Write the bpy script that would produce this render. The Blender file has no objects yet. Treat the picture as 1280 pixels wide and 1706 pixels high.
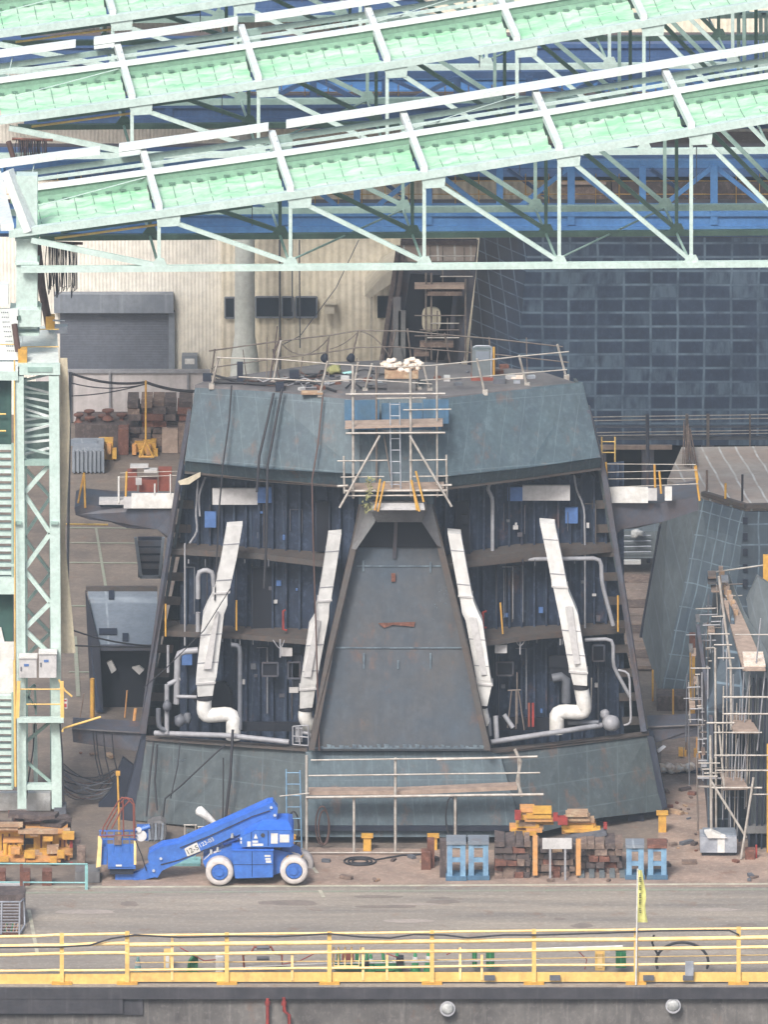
import bpy, math, random
from mathutils import Vector as V
from math import radians as R, sin, cos, pi
random.seed(7)
S = bpy.context.scene; COL = S.collection
# ---------------- camera ----------------
F = 20000.0; TH = R(15.0); DIST = 400.0
CD = V((0, cos(TH), -sin(TH))); CU = V((0, sin(TH), cos(TH)))
CP = -DIST * (CD + CU * ((853 - 1472) / F))
cam = bpy.data.cameras.new('camera'); co = bpy.data.objects.new('camera', cam); COL.objects.link(co)
co.location = CP; co.rotation_euler = (R(90) - TH, 0, 0)
cam.sensor_fit = 'HORIZONTAL'; cam.sensor_width = 36; cam.lens = 36 * F / 1280; cam.clip_start = 10; cam.clip_end = 6000
S.camera = co
def ray(x, y): return CD + V((1, 0, 0)) * ((x - 640) / F) + CU * ((853 - y) / F)
def P(x, y, Y):
    d = ray(x, y); return CP + d * ((Y - CP.y) / d.y)
def PZ(x, y, z=0.0):
    d = ray(x, y); return CP + d * ((z - CP.z) / d.z)
def GY(y): return PZ(640, y, 0).y
def mp(Y=0): return (Y - CP.y) / cos(TH) / F        # metres per photo pixel at depth Y
# ---------------- light ----------------
S.view_settings.view_transform = 'Standard'; S.view_settings.look = 'None'
S.view_settings.exposure = 0.85; S.view_settings.gamma = 1
SE, SA = R(46), R(200)
w = bpy.data.worlds.new('World'); S.world = w; w.use_nodes = True
nt = w.node_tree; bg = nt.nodes['Background']; sk = nt.nodes.new('ShaderNodeTexSky')
sk.sky_type = 'NISHITA'; sk.sun_disc = False; sk.sun_elevation = SE; sk.sun_rotation = SA
sk.air_density = 1.0; sk.dust_density = 5.0; sk.ozone_density = 1.0
nt.links.new(sk.outputs[0], bg.inputs[0]); bg.inputs[1].default_value = 0.12
sl = bpy.data.lights.new('sun', 'SUN'); so = bpy.data.objects.new('sun', sl); COL.objects.link(so)
sl.energy = 2.1; sl.angle = R(14); sl.color = (1, .98, .95)
sd = V((sin(SA) * cos(SE), cos(SA) * cos(SE), sin(SE)))
so.rotation_euler = sd.to_track_quat('Z', 'Y').to_euler()
# ---------------- helpers ----------------
def lin(v):
    v /= 255.0; return v / 12.92 if v <= .04045 else ((v + .055) / 1.055) ** 2.4
def C(r, g, b, k=.8): return (lin(r) * k, lin(g) * k, lin(b) * k, 1)
SPLIT = set('cable_line visor_bracket cord side_strake skirt_lip rear_post yellow_post yellow_rail stanchion fly_boom rusty_tube winch_part basket trestle motor_cap box valve bracket inner_post visor_edge ramp_hood landing rib skirt_shade platform_beam platform back_panel white_sheet side_frame recess_floor wing_deck hood window pump_frame floor_slot opening wrap inner_panel edge_trim base control_box wing white_plate foot side_plate stay_wire lettering_ cloth_scrap knuckle edge_post'.split())
MATS = {}
def mat(name, col, col2=None, sc=1.2, rough=.7, metal=0, rust=0, streak=0, bump=.0, trans=0, cov=.5, grid=None, wave=None, speck=0, st=None, fn=.4):
    """paint / concrete / steel: two tones through noise, optional vertical streaks, rust blotches, weld grid, corrugation"""
    m = bpy.data.materials.new(name); m.use_nodes = True; n = m.node_tree.nodes; l = m.node_tree.links
    b = n['Principled BSDF']; b.inputs['Roughness'].default_value = rough; b.inputs['Metallic'].default_value = metal
    g = n.new('ShaderNodeNewGeometry'); pos = g.outputs['Position']
    def noise(vec, s, d=4, r=.6):
        t = n.new('ShaderNodeTexNoise'); t.inputs['Scale'].default_value = s; t.inputs['Detail'].default_value = d
        t.inputs['Roughness'].default_value = r; l.new(vec, t.inputs['Vector']); return t.outputs['Fac']
    def ramp(f, a, c):
        t = n.new('ShaderNodeMapRange'); t.inputs[1].default_value = a; t.inputs[2].default_value = c; l.new(f, t.inputs[0]); return t.outputs[0]
    def mix(f, a, c):
        t = n.new('ShaderNodeMix'); t.data_type = 'RGBA'
        if isinstance(f, float): t.inputs[0].default_value = f
        else: l.new(f, t.inputs[0])
        for i, q in ((6, a), (7, c)):
            if isinstance(q, tuple): t.inputs[i].default_value = q
            else: l.new(q, t.inputs[i])
        return t.outputs[2]
    def mapping(sx, sy, sz):
        t = n.new('ShaderNodeMapping'); t.inputs['Scale'].default_value = (sx, sy, sz); l.new(pos, t.inputs[0]); return t.outputs[0]
    def math_(op, a, c):
        t = n.new('ShaderNodeMath'); t.operation = op
        for i, q in ((0, a), (1, c)):
            if isinstance(q, (int, float)): t.inputs[i].default_value = q
            else: l.new(q, t.inputs[i])
        return t.outputs[0]
    col2 = col2 or tuple([c * .75 for c in col[:3]] + [1])
    fac = ramp(noise(mapping(*st) if st else pos, sc, 5), cov - .15, cov + .15)
    out = mix(fac, col, col2)
    fine = ramp(noise(pos, max(2.5, min(sc * 7, 7)), 5, .7), .42, .62)
    out = mix(math_('MULTIPLY', fine, fn), out, tuple([c * .55 for c in col[:3]] + [1]))
    if speck:
        sp = ramp(noise(mapping(1, 1, .7), 5.5, 6, .75), .53, .6)
        out = mix(math_('MULTIPLY', sp, float(speck)), out, tuple([min(.7, c * 2.6 + .05) for c in col[:3]] + [1]))
    if grid:   # (cell width, cell height, line colour, line size, shear, patch amount[, axes])
        cw, ch, lc, ms, shear, pa = grid[:6]
        sx = n.new('ShaderNodeSeparateXYZ'); l.new(pos, sx.inputs[0])
        cx = n.new('ShaderNodeCombineXYZ')
        wob = math_('MULTIPLY', noise(pos, .35, 2), .22)
        up = sx.outputs[2] if len(grid) < 7 else sx.outputs[1]
        l.new(math_('ADD', math_('ADD', sx.outputs[0], math_('MULTIPLY', up, shear)), wob), cx.inputs[0]); l.new(math_('ADD', up, math_('MULTIPLY', wob, .25)), cx.inputs[1])
        bt = n.new('ShaderNodeTexBrick'); l.new(cx.outputs[0], bt.inputs[0]); bt.offset = 0
        bt.inputs['Scale'].default_value = 1; bt.inputs['Brick Width'].default_value = cw; bt.inputs['Row Height'].default_value = ch
        bt.inputs['Mortar Size'].default_value = ms; bt.inputs['Mortar Smooth'].default_value = .6; bt.inputs['Bias'].default_value = 0
        bt.inputs['Color1'].default_value = (0, 0, 0, 1); bt.inputs['Color2'].default_value = (1, 1, 1, 1); bt.inputs['Mortar'].default_value = (0, 0, 0, 1)
        if pa:
            p = math_('MULTIPLY', ramp(bt.outputs['Color'], .58, .78), ramp(noise(mapping(3, 3, .8), 1, 4), .36, .56))
            out = mix(math_('MULTIPLY', p, pa), out, lc)
        lf = math_('MULTIPLY', bt.outputs['Fac'], ramp(noise(mapping(1.3, 1.3, 1.3), 1, 5), .25, .62))
        out = mix(lf, out, lc)
    if streak:
        f = ramp(noise(mapping(3.2, 3.2, .22), 1, 5), .5, .72)
        out = mix(math_('MULTIPLY', f, float(streak)), out, tuple([c * .45 for c in col[:3]] + [1]))
        f = ramp(noise(mapping(4.7, 4.7, .3), 1.1, 4), .56, .75)
        out = mix(math_('MULTIPLY', f, float(streak) * .55), out, tuple([min(.8, c * 1.7 + .03) for c in col[:3]] + [1]))
    if rust:
        f = ramp(noise(mapping(1, 1, .6), 1.1, 6, .7), .62 - rust * .3, .72)
        out = mix(math_('MULTIPLY', f, min(1.0, rust + .35)), out, (.16, .075, .04, 1))
    l.new(out, b.inputs['Base Color'])
    if wave:   # corrugated: (frequency per metre, axis, strength)
        t = n.new('ShaderNodeTexWave'); t.bands_direction = wave[1]; t.inputs['Scale'].default_value = wave[0] / 3.14 / 2 * 2
        l.new(pos, t.inputs[0]); bp = n.new('ShaderNodeBump'); bp.inputs['Strength'].default_value = wave[2]; bp.inputs['Distance'].default_value = .06
        l.new(t.outputs['Fac'], bp.inputs['Height']); l.new(bp.outputs[0], b.inputs['Normal'])
    elif bump:
        bp = n.new('ShaderNodeBump'); bp.inputs['Strength'].default_value = bump; bp.inputs['Distance'].default_value = .05
        l.new(noise(pos, sc * 4, 4), bp.inputs['Height']); l.new(bp.outputs[0], b.inputs['Normal'])
    if trans:
        tr = n.new('ShaderNodeBsdfTranslucent'); l.new(out, tr.inputs[0]); ms_ = n.new('ShaderNodeMixShader'); ms_.inputs[0].default_value = trans
        l.new(b.outputs[0], ms_.inputs[1]); l.new(tr.outputs[0], ms_.inputs[2]); l.new(ms_.outputs[0], n['Material Output'].inputs[0])
    MATS[name] = m; return m
class MB:
    def __init__(s): s.v = []; s.f = []; s.sm = []
    def add(s, vs, fs, smooth=False):
        o = len(s.v); s.v += [V(p) for p in vs]; s.f += [[i + o for i in f] for f in fs]; s.sm += [smooth] * len(fs); return s
    def prism(s, pts, ext):
        pts = [V(p) for p in pts]; ext = V(ext); n = len(pts)
        return s.add(pts + [p + ext for p in pts], [list(range(n)), list(range(2 * n - 1, n - 1, -1))] + [[i, i + n, (i + 1) % n + n, (i + 1) % n] for i in range(n)])
    def pp(s, pts, d=.1):            # polygon of (x, y, Y) photo points, thickened backwards by d metres
        return s.prism([P(*p) for p in pts], (0, d, 0))
    def rect(s, x0, y0, x1, y1, Y, d=.1): return s.pp([(x0, y0, Y), (x1, y0, Y), (x1, y1, Y), (x0, y1, Y)], d)
    def box(s, c, sz, rz=0):
        c = V(c); a = V((cos(rz), sin(rz), 0)) * sz[0] / 2; b = V((-sin(rz), cos(rz), 0)) * sz[1] / 2; u = V((0, 0, sz[2] / 2))
        return s.prism([c - a - b - u, c + a - b - u, c + a - b + u, c - a - b + u], 2 * b)
    def beam(s, a, b, w, h=None, up=(0, 0, 1)):
        a = V(a); b = V(b); h = h or w; d = (b - a).normalized(); u = V(up)
        if abs(d.dot(u)) > .98: u = V((0, 1, 0))
        r = d.cross(u).normalized(); u = r.cross(d).normalized(); r *= w / 2; u *= h / 2
        return s.prism([a - r - u, a + r - u, a + r + u, a - r + u], b - a)
    def tube(s, pts, r, n=8, cap=True):
        pts = [V(p) for p in pts]; rs = r if isinstance(r, (list, tuple)) else [r] * len(pts); vs = []; fs = []
        nrm = None
        for i, p in enumerate(pts):
            t = (pts[min(i + 1, len(pts) - 1)] - pts[max(i - 1, 0)]).normalized()
            if nrm is None:
                nrm = t.cross(V((0, 0, 1)));
                if nrm.length < .05: nrm = t.cross(V((0, 1, 0)))
            nrm = (nrm - t * nrm.dot(t)).normalized(); bn = t.cross(nrm)
            for k in range(n):
                a = 2 * pi * k / n; vs.append(p + (nrm * cos(a) + bn * sin(a)) * rs[i])
        for i in range(len(pts) - 1):
            for k in range(n): fs.append([i * n + k, i * n + (k + 1) % n, (i + 1) * n + (k + 1) % n, (i + 1) * n + k])
        s.add(vs, fs, True)
        if cap: s.add(vs[:n], [list(range(n - 1, -1, -1))]); s.add(vs[-n:], [list(range(n))])
        return s
    def t(s, pts, rpx=1.0, n=6):     # tube along photo points, radius in photo pixels
        return s.tube([P(*p) for p in pts], rpx * mp(pts[0][2]), n)
    def b(s, p0, p1, wpx, hpx=None): # square beam between photo points
        k = mp(p0[2]); return s.beam(P(*p0), P(*p1), wpx * k, (hpx or wpx) * k)
    def loft(s, secs):               # rectangular sections (centre, width vec, depth vec)
        vs = []
        for c, a, b in secs: vs += [c - a - b, c + a - b, c + a + b, c - a + b]
        fs = [[3, 2, 1, 0], [len(vs) - 4, len(vs) - 3, len(vs) - 2, len(vs) - 1]]
        for i in range(len(secs) - 1):
            for k in range(4): fs.append([i * 4 + k, i * 4 + (k + 1) % 4, i * 4 + 4 + (k + 1) % 4, i * 4 + 4 + k])
        return s.add(vs, fs)
    def blob(s, c, r, n=1, jit=.25):
        import bmesh
        bm = bmesh.new(); bmesh.ops.create_icosphere(bm, subdivisions=2, radius=1)
        vs = [V(c) + V((v.co.x * r[0], v.co.y * r[1], v.co.z * r[2])) * (1 + random.uniform(-jit, jit)) for v in bm.verts]
        fs = [[v.index for v in f.verts] for f in bm.faces]; bm.free(); return s.add(vs, fs, True)
    def build(s, name, m, parent=None):
        if name in SPLIT and parent:
            n = len(s.v); pa = list(range(n))
            def fd(a):
                while pa[a] != a: pa[a] = pa[pa[a]]; a = pa[a]
                return a
            for f in s.f:
                for q in f[1:]: pa[fd(q)] = fd(f[0])
            gs = {}
            for i, f in enumerate(s.f): gs.setdefault(fd(f[0]), []).append(i)
            if len(gs) > 1:
                o = None
                for fi in gs.values():
                    b = MB(); mpv = {}
                    for i in fi:
                        for q in s.f[i]:
                            if q not in mpv: mpv[q] = len(b.v); b.v.append(s.v[q])
                        b.f.append([mpv[q] for q in s.f[i]]); b.sm.append(s.sm[i])
                    q = b._build(name, m, parent); o = o or q
                return o
        return s._build(name, m, parent)
    def _build(s, name, m, parent=None):
        off = V((0, 0, 0)); q = parent
        while q: off += q.location; q = q.parent
        me = bpy.data.meshes.new(name); org = V((0, 0, 0))
        if not parent:
            xs = [p.x for p in s.v]; ys = [p.y for p in s.v]; zs = [p.z for p in s.v]
            org = V(((min(xs) + max(xs)) / 2, (min(ys) + max(ys)) / 2, min(zs)))
        me.from_pydata([tuple(p - off - org) for p in s.v], [], s.f)
        me.polygons.foreach_set('use_smooth', s.sm); me.update()
        import bmesh
        bm = bmesh.new(); bm.from_mesh(me); bmesh.ops.recalc_face_normals(bm, faces=bm.faces); bm.to_mesh(me); bm.free()
        me.materials.append(MATS[m]); o = bpy.data.objects.new(name, me); COL.objects.link(o)
        o.location = org
        if parent: o.parent = parent
        return o
def tag(o, label, cat, group=None):
    o['label'] = label; o['category'] = cat
    if group: o['group'] = group
    return o
def thing(name, label, cat, at, group=None):
    o = bpy.data.objects.new(name, None); COL.objects.link(o); o.location = V(at); o.empty_display_size = .3
    return tag(o, label, cat, group)
def struct(o, kind='structure'): o['kind'] = kind; return o
def copy_tree(o, parent=None, delta=None):
    c = o.copy(); COL.objects.link(c)
    if parent: c.parent = parent
    if delta is not None: c.location = o.location + delta
    for ch in [q for q in bpy.data.objects if q.parent == o]: copy_tree(ch, c)
    return c
def arc(c, r, a0, a1, n=10, ax=V((1, 0, 0)), ay=V((0, 0, 1))):
    return [V(c) + ax * r * cos(a0 + (a1 - a0) * i / n) + ay * r * sin(a0 + (a1 - a0) * i / n) for i in range(n + 1)]
def sag(a, b, d, n=8): return [(a[0] + (b[0] - a[0]) * i / n, a[1] + (b[1] - a[1]) * i / n + 4 * d * (i / n) * (1 - i / n), a[2] + (b[2] - a[2]) * i / n) for i in range(n + 1)]
def text(name, s, m, parent, origin, right, up, size):
    cu = bpy.data.curves.new(name, 'FONT'); cu.body = s; cu.size = 1; cu.align_x = 'CENTER'; cu.align_y = 'CENTER'; cu.extrude = .01
    to = bpy.data.objects.new('tmp', cu); COL.objects.link(to); bpy.context.view_layer.update()
    me = to.evaluated_get(bpy.context.evaluated_depsgraph_get()).to_mesh()
    vs = [tuple(v.co) for v in me.vertices]; fs = [list(p.vertices) for p in me.polygons]; bpy.data.objects.remove(to)
    b = MB(); right = V(right).normalized(); up = V(up).normalized(); nn = right.cross(up)
    b.add([V(origin) + right * x * size + up * y * size + nn * z * size for x, y, z in vs], fs)
    return b.build(name, m, parent)
# ---------------- materials ----------------
mat('asphalt', C(182, 171, 157, .62), C(150, 143, 137, .52), sc=.9, rough=.9, bump=.2, st=(.12, 1.2, 1), speck=.1, rust=.16)
mat('stain_dark', C(162, 149, 140, .55), C(150, 140, 132, .52), sc=1.5, rough=.9)
mat('stain_pale', C(192, 180, 170, .62), C(176, 166, 158, .6), sc=1.5, rough=.9)
mat('apron', C(184, 160, 144, .66), C(150, 132, 122, .58), sc=.9, rough=.9, bump=.2, speck=.12, rust=.2)
mat('yard', C(158, 143, 130, .52), C(126, 116, 110, .48), sc=.6, rough=.9, bump=.2, speck=.08, rust=.1)
mat('quay', C(150, 146, 142, .52), C(98, 94, 94, .48), sc=.7, rough=.9, streak=.6, bump=.3, rust=.1, speck=.1)
mat('quay_dark', C(88, 86, 92, .55), C(66, 66, 74, .5), sc=1.2, rough=.9, streak=.5, bump=.3)
mat('line_paint', C(215, 212, 190, .7), C(170, 165, 150, .7), sc=2, rough=.8)
mat('line_green', C(150, 160, 140, .7), C(165, 160, 150, .6), sc=2, rough=.8)
mat('yellow', C(244, 206, 122, .8), C(232, 190, 110, .78), sc=2, rough=.6, streak=.2, rust=.08)
mat('yellow_pale', C(252, 222, 160, .9), C(240, 200, 130, .85), sc=2, rough=.55, streak=.1)
mat('yellow_deep', C(226, 178, 78, .75), C(212, 156, 72, .7), sc=3, rough=.6, rust=.25)
mat('orange', C(226, 160, 90, .75), C(206, 160, 110, .75), sc=4, rough=.7, rust=.15)
mat('red', C(190, 66, 58, .62), C(150, 60, 56, .55), sc=3, rough=.7, rust=.1)
mat('brick_red', C(150, 80, 65, .7), sc=3, rough=.8)
mat('lift_blue', C(66, 120, 208, .78), C(64, 110, 190, .74), sc=2.5, rough=.42, streak=.12, speck=.05)
mat('lift_blue_top', C(60, 120, 225, .8), C(50, 110, 215, .8), sc=2, rough=.45)
mat('tyre', C(215, 208, 205, .8), C(190, 184, 180, .8), sc=4, rough=.8)
mat('white', C(234, 234, 232, .8), C(212, 210, 204, .76), sc=2.5, rough=.6, streak=.2)
mat('white_duct', C(228, 228, 226, .84), C(208, 208, 206, .8), sc=2.5, rough=.5, streak=.2, fn=.15)
mat('cream', C(234, 230, 220, .95), C(228, 223, 210, .93), sc=.3, rough=.7, streak=.12, wave=(7, 'X', .3))
mat('cream_warm', C(232, 222, 198, .94), C(234, 226, 208, .94), sc=.3, rough=.7, streak=.2, wave=(3.6, 'X', .5))
mat('cream_flat', C(232, 224, 205, .8), sc=.5, rough=.7, streak=.2)
mat('canvas', C(215, 205, 180, .8), C(190, 180, 160, .8), sc=1, rough=.9, streak=.3)
mat('shutter', C(116, 122, 134, .7), C(104, 110, 122, .7), sc=.8, rough=.5, wave=(10, 'Z', .12), streak=.1)
mat('shutter_head', C(152, 160, 170, .7), C(128, 136, 148, .7), sc=.8, rough=.6, streak=.5)
mat('glass_dark', C(58, 72, 88, .5), sc=1, rough=.15)
mat('fence_white', C(210, 204, 204, .8), C(190, 184, 184, .8), sc=.4, rough=.8, streak=.3)
mat('mint', C(212, 232, 225, .74), C(200, 224, 216, .7), sc=1.5, rough=.5, streak=.1)
mat('mint_white', C(236, 242, 240, .78), C(224, 234, 230, .76), sc=1.5, rough=.45, streak=.08)
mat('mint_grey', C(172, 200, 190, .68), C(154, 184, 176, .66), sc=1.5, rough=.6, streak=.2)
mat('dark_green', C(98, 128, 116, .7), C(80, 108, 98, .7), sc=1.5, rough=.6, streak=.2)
mat('roof_green', C(165, 235, 185, .95), C(228, 250, 232, .95), sc=1.6, rough=.6, trans=.35, bump=.1, cov=.5, st=(.35, 1.6, 1.6), fn=.12)
mat('web_green', C(150, 196, 168, .6), C(130, 178, 150, .6), sc=2, rough=.7)
mat('pale_column', C(226, 228, 220, .88), C(214, 222, 214, .85), sc=.6, rough=.7, streak=.2)
mat('clip_green', C(110, 150, 130, .6), sc=2)
mat('net_green', C(70, 110, 100, .6), C(52, 84, 84, .6), sc=.8, rough=.9, streak=.4)
mat('crane_blue', C(92, 146, 206, .66), C(80, 132, 194, .64), sc=1.2, rough=.5, streak=.2)
mat('crane_navy', C(80, 114, 162, .6), C(68, 100, 148, .58), sc=1.2, rough=.5, streak=.3)
mat('walkway', C(120, 110, 108, .6), sc=2, rough=.9)
mat('hull_teal', C(88, 110, 120, .54), C(76, 96, 110, .52), sc=.9, rough=.6, rust=.16, streak=.5, speck=.12, grid=(.62, 2.1, C(112, 134, 144, .55), .016, .12, .0))
mat('hull_teal2', C(88, 110, 120, .54), C(76, 96, 110, .52), sc=.9, rough=.6, rust=.16, streak=.5, speck=.12, grid=(.62, 2.1, C(112, 134, 144, .55), .016, -.12, .0))
mat('skirt', C(92, 104, 108, .5), C(76, 90, 98, .48), sc=.7, rough=.65, rust=.22, streak=.35, speck=.1, grid=(1.0, .85, C(106, 122, 128, .52), .025, 0, .1))
mat('ramp', C(80, 97, 114, .52), C(102, 100, 100, .5), sc=.35, rough=.6, rust=.12, streak=.3, speck=.06)
mat('weld', C(140, 160, 172, .6), C(90, 104, 120, .5), sc=3, rough=.7, cov=.5)
mat('bulkhead', C(52, 70, 100, .46), C(38, 54, 82, .42), sc=1.8, rough=.6, streak=.6, speck=.3, rust=.05, grid=(.55, 9, C(78, 96, 118, .5), .03, 0, 0))
mat('frame_grey', C(95, 102, 118, .55), C(100, 90, 92, .5), sc=1.5, rough=.6, rust=.15)
mat('frame_rust', C(98, 95, 94, .5), C(106, 92, 84, .5), sc=2.5, rough=.8, rust=.1)
mat('frame_navy', C(48, 58, 82, .45), C(40, 50, 72, .4), sc=2, rough=.7)
mat('hood', C(140, 140, 140, .55), C(120, 118, 122, .55), sc=1, rough=.7, streak=.4, rust=.05)
mat('top_deck', C(138, 134, 136, .55), C(112, 110, 116, .5), sc=.8, rough=.8, rust=.12)
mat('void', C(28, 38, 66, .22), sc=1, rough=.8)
mat('dark_hull', C(66, 84, 112, .5), C(52, 68, 96, .48), sc=1, rough=.6, streak=.3, speck=.08, grid=(1.0, .53, C(116, 138, 156, .6), .062, 0, .6))
mat('dark_hull_side', C(62, 78, 106, .5), C(52, 68, 96, .48), sc=.5, rough=.55, streak=.3, grid=(.5, .53, C(120, 144, 166, .6), .032, .12, .1))
mat('grey_grid', C(120, 134, 142, .6), C(94, 110, 128, .55), sc=.5, rough=.6, streak=.3, grid=(.34, .85, C(152, 174, 186, .6), .028, -.2, .05))
mat('grey_grid_r', C(92, 106, 118, .52), C(76, 90, 106, .48), sc=.5, rough=.6, streak=.3, grid=(1.1, .75, C(130, 152, 168, .6), .04, 0, .1))
mat('grey_plate', C(130, 140, 144, .6), C(112, 122, 128, .56), sc=.5, rough=.6, streak=.3, grid=(.4, 30, C(140, 152, 162, .5), .03, .25, 0))
mat('pink_deck', C(190, 182, 174, .68), C(180, 160, 146, .66), sc=.35, rough=.8, rust=.05, grid=(.62, 60, C(215, 215, 212, .75), .05, .12, 0, 'Y'))
mat('light_plate', C(150, 160, 172, .62), C(134, 145, 158, .6), sc=.7, rough=.6, rust=.05, grid=(2.2, 3.0, C(176, 186, 196, .65), .05, .3, 0))
mat('scaf', C(205, 200, 192, .75), C(170, 160, 150, .7), sc=4, rough=.5, metal=.1)
mat('scaf_dark', C(150, 140, 132, .6), C(120, 105, 98, .6), sc=4, rough=.6)
mat('plank', C(190, 168, 152, .7), C(165, 145, 132, .65), sc=3, rough=.85)
mat('pipe', C(172, 174, 180, .7), C(150, 150, 156, .7), sc=3, rough=.5)
mat('pipe_dark', C(120, 124, 134, .6), C(100, 104, 112, .6), sc=3, rough=.6)
mat('steel', C(190, 196, 206, .75), C(160, 166, 178, .7), sc=3, rough=.45, metal=.2)
mat('rubber', C(52, 52, 60, .6), sc=4, rough=.7)
mat('cable_brown', C(110, 84, 78, .6), sc=4, rough=.7)
mat('timber', C(156, 134, 120, .58), C(118, 100, 94, .55), sc=3, rough=.9, bump=.3, speck=.2, fn=.6)
mat('timber_dark', C(112, 98, 94, .55), C(90, 80, 82, .52), sc=3, rough=.9, bump=.3, speck=.2, fn=.6)
mat('timber_light', C(205, 172, 140, .65), C(180, 145, 118, .6), sc=3, rough=.9, bump=.3, speck=.2, fn=.6)
mat('rusty', C(140, 92, 76, .6), C(112, 76, 66, .55), sc=3, rough=.9, bump=.3, speck=.2, fn=.6)
mat('pale_blue', C(142, 184, 214, .7), C(110, 150, 188, .65), sc=3, rough=.6, rust=.1, streak=.4)
mat('sheet_blue', C(84, 130, 168, .6), C(92, 126, 150, .58), sc=2, rough=.7, streak=.4)
mat('label_blue', C(90, 128, 190, .7), C(80, 115, 170, .7), sc=4, rough=.5)
mat('box_grey', C(205, 204, 204, .78), C(192, 190, 190, .75), sc=2, rough=.6, streak=.2)
mat('cone_green', C(70, 170, 110, .75), sc=3, rough=.6)
mat('green', C(40, 130, 80, .7), C(30, 110, 66, .7), sc=3, rough=.6)
mat('flag', C(246, 244, 160, .95), sc=2, rough=.8, trans=.3)
mat('ink', C(70, 74, 60, .6), sc=4, rough=.8)
mat('sign_red', C(190, 60, 70, .7), sc=4, rough=.6)
mat('cyan', C(150, 205, 205, .75), sc=3, rough=.6)
mat('lamp', C(214, 216, 214, .75), C(160, 162, 162, .7), sc=5, rough=.25, cov=.45)
mat('foam', C(236, 224, 214, .85), C(210, 190, 170, .8), sc=6, rough=.9)
mat('leafy', C(190, 190, 130, .6), C(160, 160, 110, .6), sc=6, rough=.9)
# ================= SETTING =================
yq = GY(1641)
g = MB(); g.prism([(-2500, GY(1474), -.02), (2500, GY(1474), -.02), (2500, 4000, -.02), (-2500, 4000, -.02)], (0, 0, -1)); struct(g.build('ground', 'yard'))
g = MB(); g.prism([(-300, yq, 0), (300, yq, 0), (300, GY(1474) - .003, 0), (-300, GY(1474) - .003, 0)], (0, 0, -.3)); struct(g.build('road', 'asphalt'))
g = MB(); g.prism([PZ(170, 1476, -.015), PZ(1330, 1478, -.015), PZ(1330, 1424, -.015), PZ(520, 1412, -.015), PZ(170, 1440, -.015)], (0, 0, .022)); struct(g.build('pavement', 'apron'))
g = MB(); g.prism([PZ(1095, 1432, 0), PZ(1330, 1430, 0), PZ(1330, 1190, 0), PZ(1105, 1190, 0)], (0, 0, .012)); struct(g.build('pavement', 'apron'))
for (ya, yb, m) in ((1473.5, 1476, 'line_paint'), (1482.5, 1485, 'line_green')):
    g = MB(); g.prism([PZ(40, yb + 3, .004), PZ(1330, yb - 3, .004), PZ(1330, ya - 3, .004), PZ(40, ya + 3, .004)], (0, 0, .004)); struct(g.build('road_line', m))
for (x0, x1, y0, y1) in ((45, 60, 1515, 1592), (530, 536, 1482, 1494), (518, 526, 1444, 1454)):
    g = MB(); g.prism([PZ(x0, y0, .005), PZ(x0 + 6, y0, .005), PZ(x1 + 6, y1, .005), PZ(x1, y1, .005)], (0, 0, .004)); struct(g.build('road_line', 'line_paint'))
g = MB()
for yy in (905, 938, 880, 1010, 1120): g.prism([PZ(115, yy, 0), PZ(262, yy + 1, 0), PZ(262, yy - .7, 0), PZ(115, yy - 1.7, 0)], (0, 0, .006))
g.prism([PZ(158, 880, .003), PZ(162, 880, .003), PZ(180, 985, .003), PZ(175, 985, .003)], (0, 0, .008))
g.prism([PZ(122, 1060, .003), PZ(128, 1060, .003), PZ(134, 1160, .003), PZ(127, 1160, .003)], (0, 0, .008))
struct(g.build('ground_joint', 'line_green'))
# quay wall with ledge
g = MB(); g.rect(-400, 1644, 1700, 1662, yq + .0, 3); g.v = [V((p.x, p.y - .12 if p.y < yq + .5 else p.y, min(p.z, -.04))) for p in g.v]; struct(g.build('quay_coping', 'quay_dark'))
g = MB(); g.prism([(-200, yq + .1, -.45), (200, yq + .1, -.45), (200, yq + .1, -9), (-200, yq + .1, -9)], (0, 3, 0)); struct(g.build('quay_wall', 'quay'))
g = MB(); g.rect(-200, 1662, 205, 1688, yq - .1, .19); g.rect(-200, 1664, 238, 1690, yq - .0, .09); struct(g.build('quay_ledge', 'quay_dark'))
g = MB(); g.prism([(-2000, yq + 3, -9), (2000, yq + 3, -9), (2000, -3000, -9), (-2000, -3000, -9)], (0, 0, -1)); struct(g.build('dock_floor', 'quay_dark'))
for i, (x, y) in enumerate(((746, 1680), (1122, 1675))):
    t = thing('quay_lamp', ['round white lamp set in the quay wall, left of the two', 'round white lamp set in the quay wall below the flag pole, right of the two'][i], 'lamp', P(x, y, yq), 'round lamps on the quay wall')
    m = MB(); m.tube([P(x, y, yq - .16), P(x, y, yq + .1)], 13 * mp(yq), 20); m.build('housing', 'pipe', t)
    m = MB(); m.blob(P(x, y, yq - .18), (.21, .09, .21), jit=0); m.build('lens', 'lamp', t)
for i, x in enumerate((446, 473)):
    m = MB(); pts = [(x, 1662, yq - .1), (x, 1706, yq - .1), (x, 1760, yq - .1)] if i == 0 else [(x, 1660, yq - .1), (x + 1, 1684, yq - .1), (x + 9, 1690, yq - .1), (x + 9, 1760, yq - .1)]
    m.t(pts, 3.0, 10); m.t([(x - 0, 1668, yq - .1), (x, 1674, yq - .1)], 4.4, 10)
    tag(m.build('water_pipe', 'red'), ['straight red pipe running down the quay wall', 'cranked red pipe running down the quay wall'][i], 'pipe')
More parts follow.
